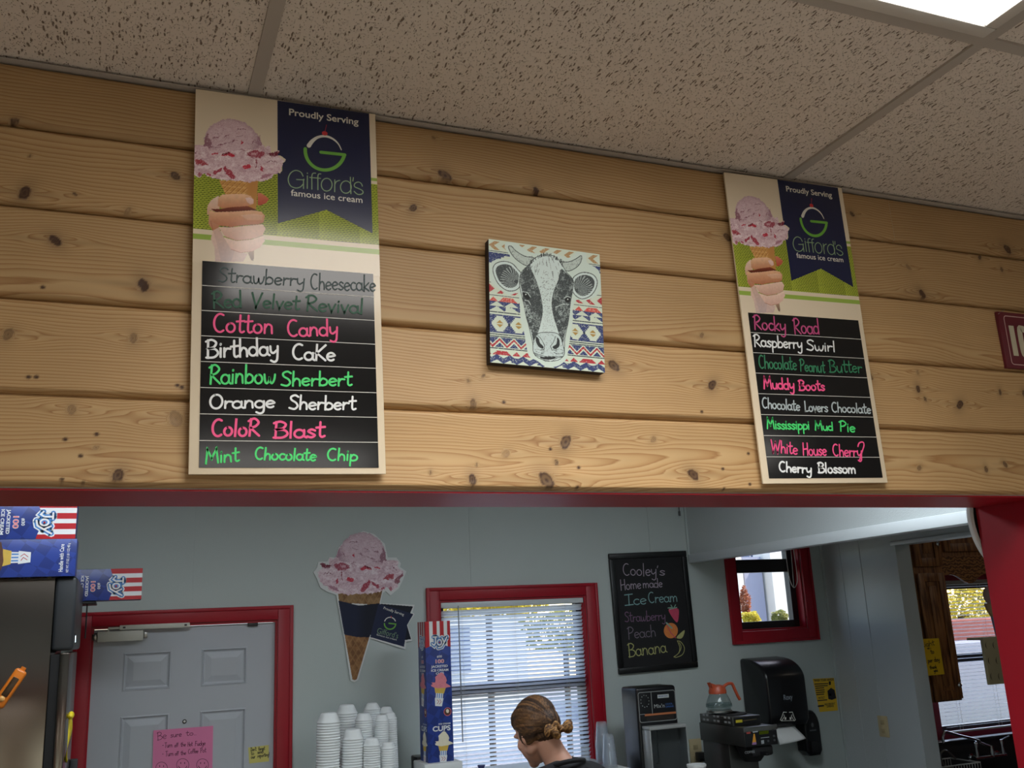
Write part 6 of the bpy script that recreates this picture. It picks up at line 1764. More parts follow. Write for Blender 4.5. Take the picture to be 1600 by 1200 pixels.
# ---- coffee brewer and pot
def brewer():
    k = lambda u, v: (1085+u/8.28, 1055+v/8.28); yf = 2.86
    A = at(*k(638, 690), yf); B = at(*k(1050, 640), yf); Cc = at(*k(660, 935), yf); D = at(*k(1085, 890), yf)
    x0 = float((A[0]+Cc[0])/2); x1 = float((B[0]+D[0])/2); z1 = float((A[2]+B[2])/2); z0 = float((Cc[2]+D[2])/2)
    yb = float(ax(*k(62, 640), x0)[1]); yb = min(yb, WB-.06)
    root = thing('coffee_brewer', 'steel and black coffee brewer with warmer on top beside the paper towel dispenser', 'coffee brewer', (x0, yf, .92))
    M_bs = mat('dull_brewer_steel', (96, 95, 92), .33, metal=.85, var=.05, vscale=12)
    MB().box(x0, x1, yf, yb, z0, z1, 0, .004).build('hood', M_bs, root, root.location, smooth=True)
    MB().box(x0-.004, x1+.004, yf-.006, yf, z1-.022, z1+.004, 0, .003).build('hood_lip', M_steel, root, root.location, smooth=True)
    cp = MB().box(x0+.002, x1-.002, yf-.005, yf, z0, z1-.022, 0, .002).build('control_panel', M_black, root, root.location, smooth=True)
    P = lambda u, v: (float(at(*k(u, v), yf-.005)[0]), float(at(*k(u, v), yf-.005)[2])); yy = yf-.0056
    l = MB()
    l.poly([P(672, 725), P(725, 720), P(728, 757), P(675, 762)], yy, 0); l.poly([P(755, 725), P(818, 716), P(820, 736), P(757, 745)], yy, 1)
    l.poly([P(765, 760), P(780, 757), P(803, 895), P(745, 900)], yy, 2); l.poly([P(750, 870), P(799, 865), P(803, 895), P(745, 900)], yy-.0004, 3)
    l.poly([P(862, 845), P(898, 838), P(902, 885), P(866, 892)], yy, 1); l.ribbon([P(860, 812), P(965, 800)], .003, yy, 1)
    for a, b in ((1028, 785), (1035, 840), (955, 850), (1012, 700)): l.poly([(P(a, b)[0]+.007*math.cos(t), P(a, b)[1]+.006*math.sin(t)) for t in np.linspace(0, 2*PI, 12)[:-1]], yy, 4)
    l.build('panel_print', [mat('dull_red_tag', (150, 62, 56), .5), mat('pale_print', (160, 166, 170), .5), mat('amber_print', (214, 150, 50), .5), mat('violet_print', (150, 110, 160), .5), mat('grey_button', (70, 72, 76), .5)], cp, root.location)
    q = [P(835, 728), P(958, 712), P(960, 755), P(838, 770)]
    MB().poly(q, yy).build('display', emit_mat('green_display', (120, 140, 40), .12), cp, root.location)
    # rear column and black neck
    cz = .9205
    MB().box(x0+.012, x1-.012, yb-.26, yb-.002, cz, z0, 0, .004).build('column', M_bs, root, root.location, smooth=True)
    MB().box(x0+.02, x1-.02, yf+.06, yb-.26, cz, .965, 0, .004).build('base', M_bs, root, root.location, smooth=True)
    MB().lathe([(.062, .965), (.07, .968), (.07, .974), (0, .974)], ((x0+x1)/2, yf+.15, 0), 28).build('lower_burner', M_blackmat, root, root.location, smooth=True)
    fx = (x0+x1)/2; fb = float(at(*k(780, 1085), yf+.02)[2])
    m = MB(); m.lathe([(.045, fb-.02), (.062, fb), (.078, z0-.012), (.080, z0-.002), (0, z0-.002)], (fx, yf+.10, 0), 32); m.box(fx-.06, fx+.075, yf+.004, yf+.10, fb+.012, z0-.001, 0, .012)
    m.build('brew_funnel', M_blackmat, root, root.location, smooth=True)
    h = MB(); h.box(fx-.012, fx+.012, yf-.05, yf+.01, z0-.045, z0-.028, 0, .006); h.build('funnel_handle', M_black, root, root.location, smooth=True)
    e = MB(); type_(e, 'COFFEE', P(665, 1020), P(795, 1005), .012, yf+.0032, 0, .02); e.build('lettering', mat('dim_silver_type', (120, 124, 126), .5), root, root.location)
    # warmer on top
    wx0 = x0+.004; wy0 = float(yf+.10)
    w0 = at(*k(515, 545), wy0); w1 = at(*k(850, 505), wy0); wz1 = float((w0[2]+w1[2])/2); wx0 = x0+.002; wx1 = min(x1-.004, float(w1[0]))
    MB().box(wx0, wx1, wy0, yb-.01, z1, wz1, 0, .004).build('top_warmer', M_bs, root, root.location, smooth=True)
    fp = MB().box(wx0+.008, wx1-.006, wy0-.004, wy0, z1+.006, wz1-.006, 0, .001).build('warmer_panel', M_black, root, root.location)
    zz = (z1+wz1)/2; e = MB(); e.poly([(wx0+.018, zz-.006), (wx0+.06, zz-.006), (wx0+.06, zz+.008), (wx0+.018, zz+.008)], wy0-.0046, 0); e.ribbon([(wx0+.065, zz+.001), (wx1-.03, zz+.004)], .004, wy0-.0046, 1)
    e.build('warmer_print', [mat('yellow_tag', (190, 176, 40), .5), mat('brown_print', (96, 82, 56), .5)], fp, root.location)
    vt = MB(); vs_ = (yb-wy0-.05)/8
    for i in range(8):
        if i in (2, 5): continue
        for j_ in (0, 1): vt.box(wx0-.0012, wx0+.001, wy0+.02+i*vs_, wy0+.02+(i+.62)*vs_, z1+.014+.024*j_, z1+.024+.024*j_)
    vt.build('vent_slots', mat('light_vent', (150, 152, 152), .4), root, root.location)
    burners = []
    for yb_ in (wy0+.13, yb-.14):
        MB().lathe([(.078, wz1), (.080, wz1+.003), (.078, wz1+.007), (0, wz1+.007)], ((wx0+wx1)/2, yb_, 0), 32).build('burner_plate', M_blackmat, root, root.location, smooth=True)
        burners.append(((wx0+wx1)/2, yb_, wz1+.007))
    return burners[1], k
bpos, kb_ = brewer()
def coffee_pot():
    k = kb_
    Y = bpos[1]; P0 = at(*k(325, 478), Y); P1 = at(*k(298, 215), Y); dpt = float((P0-EYE) @ RX[2]); mpp = dpt/F_PX/8.28
    cx = float(P0[0]); cx = min(max(cx, bpos[0]-.05), bpos[0]+.05); z0 = bpos[2]+.0006; R = 168*mpp; H = float(P1[2]-P0[2])
    root = thing('coffee_pot', 'empty glass coffee pot with orange collar and handle on the brewer', 'coffee pot', (cx, Y, z0))
    M_pot = glass_mat('pot_glass', (236, 242, 242), .95, .02)
    pf = [(0, .0), (.72*R, .0), (.84*R, .006), (.97*R, .05*1), (1.0*R, .30*H), (.93*R, .52*H), (.80*R, .74*H), (.66*R, .93*H), (.62*R, 1.0*H)]
    pf = [(max(a, 0), b) for a, b in pf]; pp = catmull([(a, b) for a, b in pf[1:]], 4)
    MB().lathe([(0, 0)]+[tuple(q) for q in pp], (cx, Y, z0), 40).build('glass_bowl', M_pot, root, root.location, smooth=True, angle=60)
    MB().lathe([(.80*R, .003), (.97*R, .012), (.985*R, .05*H), (.975*R, .052*H), (.96*R, .014)], (cx, Y, z0), 40).build('base_band', M_steel, root, root.location, smooth=True)
    M_or = mat('orange_brown_plastic', (176, 74, 42), .4, var=.04)
    c = MB(); c.lathe([(.61*R, .94*H), (.68*R, .95*H), (.68*R, 1.10*H), (.64*R, 1.14*H), (.62*R, 1.22*H), (.50*R, 1.34*H), (.30*R, 1.38*H), (0, 1.39*H)], (cx, Y, z0), 32)
    c.build('collar', M_or, root, root.location, smooth=True)
    s = MB(); s.add([(cx-.50*R, Y-.22*R, z0+1.12*H), (cx-.50*R, Y+.22*R, z0+1.12*H), (cx-.98*R*.62, Y, z0+1.52*H), (cx-.30*R, Y-.25*R, z0+1.40*H), (cx-.30*R, Y+.25*R, z0+1.40*H), (cx-.72*R, Y-.02, z0+1.50*H), (cx-.72*R, Y+.02, z0+1.50*H)],
           [(0, 1, 6, 2, 5), (0, 5, 3), (1, 4, 6), (3, 5, 2, 6, 4), (0, 3, 4, 1)]); s.build('spout', M_or, root, root.location)
    h = lambda u, v: tuple(at(*k(u, v), Y)); sh_ = np.array([cx, Y, z0])-np.array([float(P0[0]), Y, float(P0[2])])
    pts = [np.array(h(u, v))+sh_ for u, v in ((365, 152), (420, 108), (470, 98), (492, 112), (525, 185), (560, 260), (588, 308))]
    hb = MB(); hb.tube(catmull(pts, 5), [.010]*3+[.0085]*28, 10); hb.build('handle', M_or, root, root.location, smooth=True)
coffee_pot()
wt = at(1088, 1194, 2.80)
tb = thing('white_tub', 'white tub rim left of the coffee brewer at the bottom edge', 'tub', (wt[0], 2.80, .92))
MB().lathe([(.036, .9205), (.040, .93), (.046, float(wt[2])-.012), (.049, float(wt[2])-.010), (.049, float(wt[2])), (.043, float(wt[2])), (.041, .94), (0, .94)], (float(wt[0]), 2.80, 0), 32).build('body', M_white, tb, tb.location, smooth=True)

# ================================================================== KITCHEN SEEN THROUGH THE RIGHT DOORWAY
def oak_material():
    m = mat('dark_oak', (112, 74, 42), .45, var=.10, vscale=6)
    nt = m.node_tree; n = nt.nodes; l = nt.links; b = n['Principled BSDF']
    tc = n.new('ShaderNodeTexCoord'); mp = n.new('ShaderNodeMapping'); mp.inputs['Scale'].default_value = (40, 40, 4)
    wv = n.new('ShaderNodeTexNoise'); wv.inputs['Scale'].default_value = 1.4; wv.inputs['Detail'].default_value = 5
    l.new(tc.outputs['Object'], mp.inputs[0]); l.new(mp.outputs[0], wv.inputs['Vector'])
    cr = n.new('ShaderNodeValToRGB'); cr.color_ramp.elements[0].position = .38; cr.color_ramp.elements[0].color = L4((92, 58, 34)); cr.color_ramp.elements[1].position = .62; cr.color_ramp.elements[1].color = L4((158, 110, 66))
    l.new(wv.outputs[0], cr.inputs[0]); l.new(cr.outputs[0], b.inputs['Base Color'])
    return m
M_oak = oak_material()
M_oakh = mat('dark_oak_valance', (100, 64, 36), .45)
def _valance_nodes():
    m = M_oakh; nt = m.node_tree; n = nt.nodes; l = nt.links; b = n['Principled BSDF']
    tc = n.new('ShaderNodeTexCoord'); wv = n.new('ShaderNodeTexWave'); wv.inputs['Scale'].default_value = 14; wv.inputs['Distortion'].default_value = 9; wv.inputs['Detail'].default_value = 3; wv.inputs['Detail Scale'].default_value = 2.2; wv.bands_direction = 'Z'
    cr = n.new('ShaderNodeValToRGB'); cr.color_ramp.elements[0].position = .25; cr.color_ramp.elements[0].color = L4((82, 52, 30)); cr.color_ramp.elements[1].position = .6; cr.color_ramp.elements[1].color = L4((156, 108, 62))
    l.new(tc.outputs['Object'], wv.inputs['Vector']); l.new(wv.outputs[0], cr.inputs[0]); l.new(cr.outputs[0], b.inputs['Base Color'])
_valance_nodes()
yc = 3.36
cr_ = float(at(1503, 1090, yc)[0]); cz0 = float(at(1490, 1095, yc)[2]); split = float(at(1455, 892, yc)[2])
def panel_door(mb, x0, x1, z0, z1, y):
    b = .055
    for a in ((x0, x0+b, z0, z1), (x1-b, x1, z0, z1), (x0+b, x1-b, z0, z0+b), (x0+b, x1-b, z1-b, z1)): mb.box(a[0], a[1], y-.020, y, a[2], a[3], 0, .003)
    mb.box(x0+b, x1-b, y-.010, y, z0+b, z1-b)
    mb.box(x0+b+.03, x1-b-.03, y-.016, y-.010, z0+b+.03, z1-b-.03, 0, .005)
cb = thing('wall_cabinet', 'dark oak wall cabinet left of the kitchen window with a yellow note', 'cabinet', (cr_-.4, WB, cz0))
CL = 4.60
MB().box(CL, cr_, yc, WB-.001, cz0, CEIL-.01).build('body', M_oak, cb, cb.location)
m = MB(); panel_door(m, CL+.30, cr_-.006, cz0+.012, split-.015, yc); d1 = m.build('door', M_oak, cb, cb.location, smooth=True)
m = MB(); panel_door(m, CL+.30, cr_-.006, split+.03, CEIL-.03, yc); d2 = m.build('door', M_oak, cb, cb.location, smooth=True)
for d, px in ((d1, (1495, 1070)), (d2, (1461, 850))):
    p = at(*px, yc-.02); MB().lathe([(.006, yc-.020), (.006, yc-.034), (.015, yc-.040), (.017, yc-.048), (.010, yc-.054), (0, yc-.055)], (min(float(p[0]), cr_-.03), 0, float(p[2])), 18, 0, 'y').build('knob', M_chrome, d, cb.location, smooth=True)
vx1 = 7.0; vb = float(at(1540, 901, yc)[2]); vt_ = float(at(1530, 868, yc)[2])
va = thing('window_valance', 'scalloped dark oak valance above the kitchen window', 'valance', (5.9, yc, vb))
pts = [(cr_+.001, vt_)]; 
for i in range(61):
    x = cr_+.001+(vx1-cr_-.002)*i/60; f = (i/60*4.0) % 1
    pts.append((x, vb+.030*math.cos(f*2*PI)-.012*math.cos(f*4*PI)))
pts.append((vx1-.001, vt_))
MB().prism(pts[::-1], yc+.0, yc+.02, 'y').build('board', M_oakh, va, va.location)
ub = thing('wall_cabinet', 'dark oak cabinet over the kitchen window valance', 'cabinet', (5.9, WB, vt_))
MB().box(cr_+.001, vx1-.001, yc+.001, WB-.001, vt_+.001, CEIL-.01).build('body', M_oak, ub, ub.location)
for a in range(3):
    w_ = (vx1-cr_)/3; m = MB(); panel_door(m, cr_+a*w_+.03, cr_+(a+1)*w_-.01, vt_+.03, CEIL-.03, yc+.001); m.build('door', M_oak, ub, ub.location, smooth=True)
rb_ = thing('wall_cabinet', 'dark oak cabinet on the right side of the kitchen window', 'cabinet', (7.4, WB, cz0))
MB().box(vx1, 7.9, yc, WB-.001, cz0, CEIL-.01).build('body', M_oak, rb_, rb_.location)
m = MB(); panel_door(m, vx1+.02, 7.88, cz0+.012, CEIL-.03, yc); m.build('door', M_oak, rb_, rb_.location, smooth=True)
kk = lambda u, v: (1420+u/5.456, 980+v/5.456); yn = yc-.018
its = [('hand', t_, kk(*a), kk(*b), hh/5.456, .0038, ink_dark) for t_, a, b, hh in (('Light', (110,172), (218,152), 44), ('to', (188,226), (216,222), 36), ('1 per day', (146,304), (262,288), 36), ('thank', (180,358), (238,350), 30), ('you', (214,384), (246,376), 30))]
its.append(('line', [kk(160, 185), kk(190, 178)], None, None, 0, .003, ink_dark))
notice('yellow_note', 'bright yellow handwritten note on the dark oak cabinet door', 'note', [kk(60,102), kk(256,94), kk(304,400), kk(110,420)], yc-.0218, Mnote('bright_yellow_paper', (236, 196, 30)), its, th=.0016)

# sink counter, faucet and basket
sk = thing('kitchen_sink_counter', 'black sink counter with high backsplash below the kitchen window', 'sink counter', (6.2, 3.3, 0))
bs = float(at(1530, 1153, 3.62)[2]); st_ = float(at(1530, 1232, 3.4)[2])
MB().box(4.58, 7.9, 3.58, 3.62, st_, bs, 0, .004).box(4.58, 7.9, 3.56, 3.64, bs-.004, bs+.012, 0, .004).build('backsplash', M_counter, sk, sk.location, smooth=True)
MB().box(4.58, 7.9, 2.95, 3.58, st_-.04, st_, 0, .005).build('worktop', M_counter, sk, sk.location, smooth=True)
MB().box(4.60, 7.88, 3.0, 3.64, 0, st_-.041).build('base', M_oak, sk, sk.location)
def faucet():
    y = 3.58
    P = lambda u, v, d=0: np.array(at(*kk(u, v), y-d))
    b0 = P(525, 1105); b1 = P(745, 1088); zc = float((b0[2]+b1[2])/2)
    root = thing('kitchen_faucet', 'chrome two handle wall faucet with long swing spout above the black sink', 'faucet', (float(b0[0]+b1[0])/2, y, zc))
    r = MB(); yb = y-.060
    r.tube([(b0[0], y, zc), (b0[0], yb, zc)], .014, 14); r.tube([(b1[0], y, zc), (b1[0], yb, zc)], .014, 14); r.tube([(b0[0]-.02, yb, zc), (b1[0]+.02, yb, zc)], .013, 14)
    r.lathe([(.026, y), (.026, y-.008), (.014, y-.010)], (b0[0], 0, zc), 20, 0, 'y'); r.lathe([(.026, y), (.026, y-.008), (.014, y-.010)], (b1[0], 0, zc), 20, 0, 'y')
    mx = (b0[0]*.42+b1[0]*.58); r.lathe([(.014, zc), (.017, zc+.03), (.014, zc+.05), (.012, zc+.07)], (mx, yb, 0), 18)
    r.build('body', M_chrome, root, root.location, smooth=True)
    top = P(520, 990)[2]
    for x, s in ((b0[0], -1), (b1[0], 1)):
        h = MB(); h.lathe([(.012, zc), (.014, zc+.04), (.010, zc+.06), (.016, zc+.085), (.012, zc+.10), (0, zc+.102)], (x, yb, 0), 16); h.tube([(x, yb, zc+.095), (x+.06, yb-.02, zc+.118)] if s > 0 else [(x-.02, yb-.03, zc+.10), (x+.025, yb+.02, zc+.106)], .006, 8)
        h.build('handle', M_chrome, root, root.location, smooth=True)
    q = [P(620, 1040, .06), P(612, 985, .06), P(585, 962, .07), P(440, 925, .12), P(322, 893, .16), P(298, 905, .16), P(288, 940, .16), P(298, 985, .16)]
    q[0] = np.array([mx, yb, zc+.06]); sp = MB(); sp.tube(catmull([tuple(v) for v in q], 5), .0085, 12); sp.build('spout', M_chrome, root, root.location, smooth=True)
faucet()
def basket():
    y = 3.30; c = at(1490, 1191, y); zt = float(c[2]); x0 = float(at(1452, 1195, y)[0]); x1 = float(at(1512, 1191, y)[0]); y0, y1 = y-.10, y+.14; zb = st_+.002
    root = thing('dish_rack', 'white wire dish rack in front of the black sink backsplash', 'dish rack', ((x0+x1)/2, y, zb))
    m = MB()
    for z in (zt, (zt+zb)/2, zb+.006): m.tube([(x0, y0, z), (x1, y0, z), (x1, y1, z), (x0, y1, z)], .004 if z == zt else .0025, 8, closed=True)
    n = 14
    for i in range(n+1):
        x = x0+(x1-x0)*i/n; m.tube([(x, y0, zt), (x, y0, zb+.003), (x, y1, zb+.003), (x, y1, zt)], .0022, 6)
    m.build('wire_frame', mat('white_wire', (206, 206, 204), .4), root, root.location, smooth=True)
    h = MB(); h.tube(catmull([(x0+.12, y, zt-.02), (x0+.10, y, zt+.05), (x0+.15, y, zt+.075), (x0+.22, y, zt+.02)], 5), .006, 8); d = thing('whisk', 'steel kitchen utensil standing in the white dish rack', 'utensil', (x0+.15, y, zb+.01))
    h.tube([(x0+.12, y, zt-.02), (x0+.12, y, zb+.007)], .006, 8); h.build('handle_loop', M_steel, d, d.location, smooth=True)
basket()
# beige cone stand with display cone
def cone_stand():
    y = 2.76; A = at(*kk(628, 92), y); B = at(*kk(695, 492), y); x0 = float((A[0]+B[0])/2); x1 = x0+.44; z1 = float(A[2]); z0 = float(B[2])
    root = thing('cone_stand', 'beige stand with crescent slots by the red post in front of the kitchen window', 'stand', (x0+.4, y, 0))
    M_bg = mat('beige_stand', (172, 162, 128), .5, var=.04)
    MB().box(x0, x1, y, y+.022, z0, z1, 0, .003).box(x0+.02, x1, y+.021, y+.14, z1-.014, z1, 0, .003).build('box', M_bg, root, root.location, smooth=True)
    s = MB()
    for u, v in ((668, 155), (732, 155), (692, 287), (757, 285), (712, 420), (778, 420)):
        p = at(*kk(u, v), y); o = [(p[0]+.016*math.cos(a)*1.0, p[2]+.020*math.sin(a)) for a in np.linspace(PI/2, 3*PI/2, 9)]+[(p[0]-.004+.006*math.cos(a), p[2]+.018*math.sin(a)) for a in np.linspace(3*PI/2, PI/2, 9)]
        s.poly(o, y-.0006)
    s.build('slots', mat('slot_shadow', (48, 42, 34), .8), root, root.location)
    MB().box(x1-.05, x1-.01, y+.06, y+.10, 0.012, z0).box(x1-.2, x1+.12, y-.06, y+.17, 0, .012).build('post', M_bg, root, root.location)
    c = at(1553, 930, y+.06); R = .062
    dc = thing('display_cone', 'large model ice cream cone on the beige stand beside the red post', 'model cone', (c[0], y+.06, z1))
    zc = float(c[2]); m = MB(); m.ball((c[0], y+.06, zc), (R, R, R*1.06), 26); m.build('scoop', mat('pale_pink_scoop', (196, 168, 160), .6, var=.06, vscale=40, bump=.3, bscale=90), dc, dc.location, smooth=True)
    zz = zc-R*.75; MB().lathe([(R*.98, zz), (R*1.02, zz-.01), (R*.92, zz-.035), (R*.66, zz-.075), (R*.60, zz-.08)], (c[0], y+.06, 0), 28).build('wafer_cup', mat('tan_wafer', (190, 160, 120), .6, var=.1), dc, dc.location, smooth=True)
    zb = z1+.0006; MB().lathe([(R*.60, zz-.08), (R*.62, zz-.082), (R*.46, zb+.006), (R*.48, zb), (0, zb)], (c[0], y+.06, 0), 28).build('jacket', mat('blue_white_jacket', (150, 156, 190), .5, var=.2, vscale=25), dc, dc.location, smooth=True)
cone_stand()
# ================================================================== THE PERSON AT THE WINDOW
def remesh(mb, name, vox, smooth_it=6):
    me = bpy.data.meshes.new(name); me.from_pydata(mb.v, [], mb.f); me.update()
    bm = bmesh.new(); bm.from_mesh(me); bmesh.ops.recalc_face_normals(bm, faces=bm.faces); bm.to_mesh(me); bm.free()
    o = bpy.data.objects.new(name, me); COL.objects.link(o)
    r = o.modifiers.new('r', 'REMESH'); r.mode = 'VOXEL'; r.voxel_size = vox
    s = o.modifiers.new('s', 'SMOOTH'); s.factor = .5; s.iterations = smooth_it
    bpy.context.view_layer.update()
    out = bpy.data.meshes.new_from_object(o.evaluated_get(bpy.context.evaluated_depsgraph_get()))
    bpy.data.objects.remove(o); bpy.data.meshes.remove(me)
    out.name = name
    return out
def place(me, name, m, parent):
    me.polygons.foreach_set('use_smooth', [True]*len(me.polygons)); me.materials.clear(); me.materials.append(m)
    o = bpy.data.objects.new(name, me); COL.objects.link(o); o.parent = parent
    return o
def limb(mb, pts, rs):
    P = [tuple(p) for p in catmull([np.array(p, float) for p in pts], 4)]
    R = list(np.interp(np.linspace(0, 1, len(P)), np.linspace(0, 1, len(rs)), rs))
    mb.tube(P, R, 16)
    mb.ball(P[0], R[0], 14); mb.ball(P[-1], R[-1], 14)
def person():
    HC = at(836, 1139, 1.90)                       # middle of the head
    yaw = math.atan2(-(-0.80), 0.60)               # turned to her left, towards the window
    root = thing('person', 'person with brown hair in a low bun and black t-shirt facing the window', 'person', (0, 0, 0))
    YW = 8
    Rb = Matrix.Rotation(math.radians(YW), 4, 'Z')
    fwd = Rb @ Vector((0, 1, 0))
    base = Vector((HC[0], HC[1], 0))-fwd*.115+(Rb @ Vector((1, 0, 0)))*.058
    root.location = base; root.rotation_euler = (0, 0, math.radians(YW))
    # local frame: x right, y forward, z up ; head frame pitched down
    hc = Vector((-.058, .115, float(HC[2]))); Hm = Matrix.Translation(hc) @ Matrix.Rotation(math.radians(7), 4, 'Z') @ Matrix.Rotation(math.radians(-30), 4, 'X')
    def hb(mb, c, r, n=20):
        t = MB().ball((0, 0, 0), r, n); mb.add([tuple(Hm @ (Vector(v)+Vector(c))) for v in t.v], t.f)
    b = MB()
    for c, r in (((0, -.012, .022), (.073, .094, .084)), ((0, .030, -.040), (.058, .066, .078)), ((0, .050, -.082), (.036, .040, .030)), ((0, .074, -.100), (.022, .020, .018)), ((0, .097, -.036), (.010, .013, .011)), ((0, .094, -.016), (.008, .011, .024)),
                 ((0, .078, .014), (.050, .020, .013)), ((.036, .058, -.034), (.022, .024, .022)), ((-.036, .058, -.034), (.022, .024, .022)), ((0, .090, -.066), (.020, .010, .006)), ((0, .088, -.077), (.017, .010, .006)),
                 ((.071, -.006, -.034), (.008, .015, .026)), ((-.071, -.006, -.034), (.008, .015, .026)), ((.050, .0, -.066), (.014, .034, .030)), ((-.050, .0, -.066), (.014, .034, .030))): hb(b, c, r)
    nk = Hm @ Vector((0, -.030, -.055))
    limb(b, [tuple(nk), (-.022, .040, float(HC[2])-.095), (0, .006, float(HC[2])-.160)], [.052, .049, .060])
    S = float(HC[2])-.172                           # shoulder height
    def ell(c, r): b.ball(c, r, 22)
    ell((0, .0, S-.035), (.148, .080, .058)); ell((0, .012, S-.15), (.150, .105, .160)); ell((0, .0, S-.36), (.125, .092, .160)); ell((0, -.005, S-.50), (.160, .112, .130)); 
    for s in (-1, 1):
        limb(b, [(s*.148, .0, S-.055), (s*.208, .01, S-.16), (s*.235, .03, S-.29)], [.048, .046, .042])
        limb(b, [(s*.235, .03, S-.29), (s*.215, .15, S-.33), (s*.150, .26, S-.36)], [.042, .038, .027])
        # hand: palm, four fingers of unequal length, thumb from the side of the palm
        w = Vector((s*.150, .26, S-.36)); d = Vector((-s*.35, .93, -.12)).normalized(); sd = Vector((s*.93, .35, 0)).normalized(); dn = Vector((0, 0, -1))
        pc = w+d*.048; t = MB().ball((0, 0, 0), 1, 14)
        b.add([tuple(pc+d*(v[0]*.052)+sd*(v[1]*.038)+dn*(v[2]*.016)) for v in t.v], t.f)
        for i, (o_, L) in enumerate(((.028, .070), (.010, .080), (-.009, .074), (-.026, .058))):
            p = w+d*.088+sd*o_; limb(b, [p, p+d*L*.5+dn*.010, p+d*L*.82+dn*.034], [.0095, .0085, .0070])
        p = w+d*.030-sd*.030*1; limb(b, [p, p+d*.030-sd*.022+dn*.006, p+d*.058-sd*.026+dn*.018], [.011, .010, .008])
        limb(b, [(s*.085, .0, S-.55), (s*.092, .012, S-.75), (s*.090, .0, .47)], [.090, .076, .056]); limb(b, [(s*.090, .0, .47), (s*.090, -.025, .33), (s*.088, -.01, .09)], [.054, .054, .036])
        limb(b, [(s*.088, -.02, .045), (s*.092, .07, .035), (s*.098, .145, .028)], [.038, .034, .026])
    M_skin = mat('skin', (198, 146, 122), .5, var=.04, vscale=14)
    M_skin.node_tree.nodes['Principled BSDF'].inputs['Subsurface Weight'].default_value = .08
    M_skin.node_tree.nodes['Principled BSDF'].inputs['Subsurface Radius'].default_value = (.012, .005, .003)
    place(remesh(b, 'person_body', .005, 9), 'body', M_skin, root)
    # eyes (closed towards the work, seen only from the window side)
    e = MB()
    for s in (-1, 1):
        t = MB().ball((0, 0, 0), .010, 14); e.add([tuple(Hm @ (Vector(v)+Vector((s*.030, .076, -.012)))) for v in t.v], t.f)
    e.build('eyes', mat('eye_white', (220, 220, 214), .3), root, smooth=True)
    # t-shirt
    c = MB(); g = .010
    c.ball((0, .0, S-.025), (.172+g, .090+g, .068+g), 24); c.ball((0, .012, S-.15), (.152+g, .107+g, .162), 24); c.ball((0, .0, S-.34), (.134+g, .100+g, .170), 24); c.ball((0, -.003, S-.46), (.160+g, .116+g, .110), 24)
    c.ball((0, -.008, S+.022), (.084, .072, .040), 20)
    for s in (-1, 1):
        limb(c, [(s*.040, -.006, S+.030), (s*.095, -.004, S+.006), (s*.150, .0, S-.030)], [.040, .048, .056])
        limb(c, [(s*.148, .0, S-.045), (s*.200, .008, S-.12), (s*.224, .02, S-.205)], [.064, .064, .060])
    me = remesh(c, 'person_shirt', .006, 6)
    bm = bmesh.new(); bm.from_mesh(me)
    for v in bm.verts:                              # soft folds
        v.co += v.normal*(.0035*math.sin(v.co.z*70+v.co.x*28)+.003*math.sin(v.co.x*55+v.co.y*40-v.co.z*30))
    bm.to_mesh(me); bm.free()
    place(me, 't_shirt', mat('black_cotton', (20, 20, 24), .85, var=.12, vscale=30), root)
    cl_ = MB(); pts = [(.067*math.cos(a), -.002+.066*math.sin(a), S+.050-.020*math.sin(a)) for a in np.linspace(0, 2*PI, 29)[:-1]]
    cl_.tube(pts, .0085, 8, closed=True); cl_.build('collar', MATS['black_cotton'], root, smooth=True)
    # trousers and shoes
    p = MB(); p.ball((0, -.004, S-.53), (.172, .124, .125), 24)
    for s in (-1, 1): limb(p, [(s*.085, .0, S-.56), (s*.093, .012, S-.75), (s*.090, .0, .47)], [.100, .088, .070]); limb(p, [(s*.090, .0, .47), (s*.090, -.02, .33), (s*.088, -.01, .10)], [.068, .064, .054])
    place(remesh(p, 'person_trousers', .008, 6), 'trousers', mat('dark_denim', (34, 38, 52), .8, var=.1), root)
    for s in (-1, 1):
        h = MB(); limb(h, [(s*.088, -.035, .050), (s*.092, .07, .046), (s*.100, .165, .036)], [.046, .044, .034]); h.box(s*.094-.042, s*.094+.042, -.078, .195, 0, .02, 0, .009)
        place(remesh(h, 'person_shoe', .007, 4), 'shoe', M_black, root)
    # hair: smooth cap drawn back to a low knotted bun
    k = MB()
    for cc, r in (((0, -.020, .034), (.079, .096, .082)), ((0, .020, .054), (.066, .070, .056)), ((0, -.058, -.006), (.070, .060, .066)), ((0, -.050, -.052), (.052, .044, .034)), ((.062, -.024, -.020), (.017, .052, .046)), ((-.062, -.024, -.020), (.017, .052, .046))): hb(k, cc, r)
    bx_ = Vector((.018, -.118, -.046))
    me = remesh(k, 'hair_cap', .0045, 5)
    inv = Hm.inverted(); n = len(me.vertices); cols = np.ones((n, 4)); bm = bmesh.new(); bm.from_mesh(me); bm.verts.ensure_lookup_table()
    L = np.array([tuple(inv @ v.co) for v in bm.verts]); tob = L-np.array(bx_)
    # strands run from the hairline towards the bun: constant angle around the bun's axis
    axd = np.array([.0, .92, .40]); axd /= np.linalg.norm(axd); u = np.cross(axd, [1, 0, 0]); u /= np.linalg.norm(u); w = np.cross(axd, u)
    ang = np.arctan2(tob @ u, tob @ w); dist = np.linalg.norm(tob, axis=1)
    s1 = fbm(ang*26+5, dist*9, 3); s2 = fbm(ang*70+50, dist*14, 2); mix = np.clip((s1-.40)*2.6, 0, 1)[:, None]
    ca = np.array([44, 29, 20.]); cb_ = np.array([122, 86, 52.]); col = ca*(1-mix)+cb_*mix; col = col*(.75+.5*s2)[:, None]
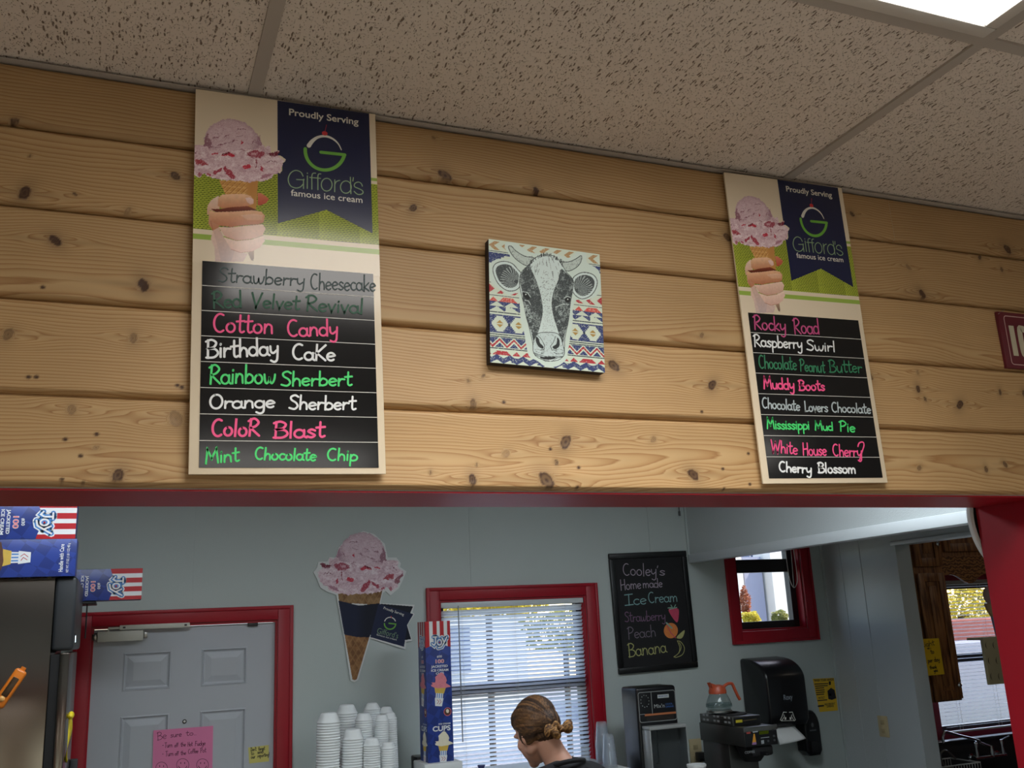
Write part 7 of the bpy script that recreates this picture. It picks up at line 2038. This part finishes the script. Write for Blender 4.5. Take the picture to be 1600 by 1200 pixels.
    cols[:, :3] = s2l(np.clip(col, 0, 255))
    for i, v in enumerate(bm.verts): v.co += v.normal*float(.0050*(s1[i]-.5)+.0022*(s2[i]-.5))
    bm.to_mesh(me); bm.free()
    a = me.attributes.new('print', 'FLOAT_COLOR', 'POINT'); a.data.foreach_set('color', cols.astype(np.float32).ravel())
    M_hair = mat('brown_hair', (255, 255, 255), .6, spec=.25, attr='print')
    hair = place(me, 'hair', M_hair, root)
    q = MB()
    # twisted knot against the nape, then the round bun beside it
    def twist(c, r, rz, tl):
        t = MB().ball((0, 0, 0), 1, 18); R_ = Euler((tl, tl*.6, tl*1.3)).to_matrix()
        q.add([tuple(Hm @ (R_ @ Vector((v[0]*r[0], v[1]*r[1], v[2]*r[2]))+Vector(c))) for v in t.v], t.f)
    for c, r, tl in (((-.026, -.098, -.052), (.016, .014, .026), .5), ((-.006, -.106, -.062), (.015, .014, .027), -.5), ((.010, -.104, -.040), (.018, .014, .020), .9), ((.004, -.100, -.078), (.022, .013, .013), .2),
                     ((.030, -.106, -.056), (.014, .013, .022), -.8), ((.054, -.116, -.058), (.022, .021, .023), .3), ((.060, -.122, -.048), (.014, .016, .017), .8)): twist(c, r, None, tl)
    me = remesh(q, 'hair_bun', .0035, 3)
    bm = bmesh.new(); bm.from_mesh(me); bm.verts.ensure_lookup_table()
    L = np.array([tuple(inv @ v.co) for v in bm.verts]); n = len(L); cols = np.ones((n, 4))
    s1 = fbm(L[:, 0]*60+L[:, 2]*240+L[:, 1]*90, L[:, 2]*60-L[:, 0]*160, 3); mix = np.clip((s1-.36)*2.6, 0, 1)[:, None]
    cols[:, :3] = s2l(np.array([74, 48, 28.])*(1-mix)+np.array([186, 138, 80.])*mix)
    for i, v in enumerate(bm.verts): v.co += v.normal*float(.005*(s1[i]-.5))
    bm.to_mesh(me); bm.free()
    a = me.attributes.new('print', 'FLOAT_COLOR', 'POINT'); a.data.foreach_set('color', cols.astype(np.float32).ravel())
    place(me, 'hair_bun', M_hair, root)
person()
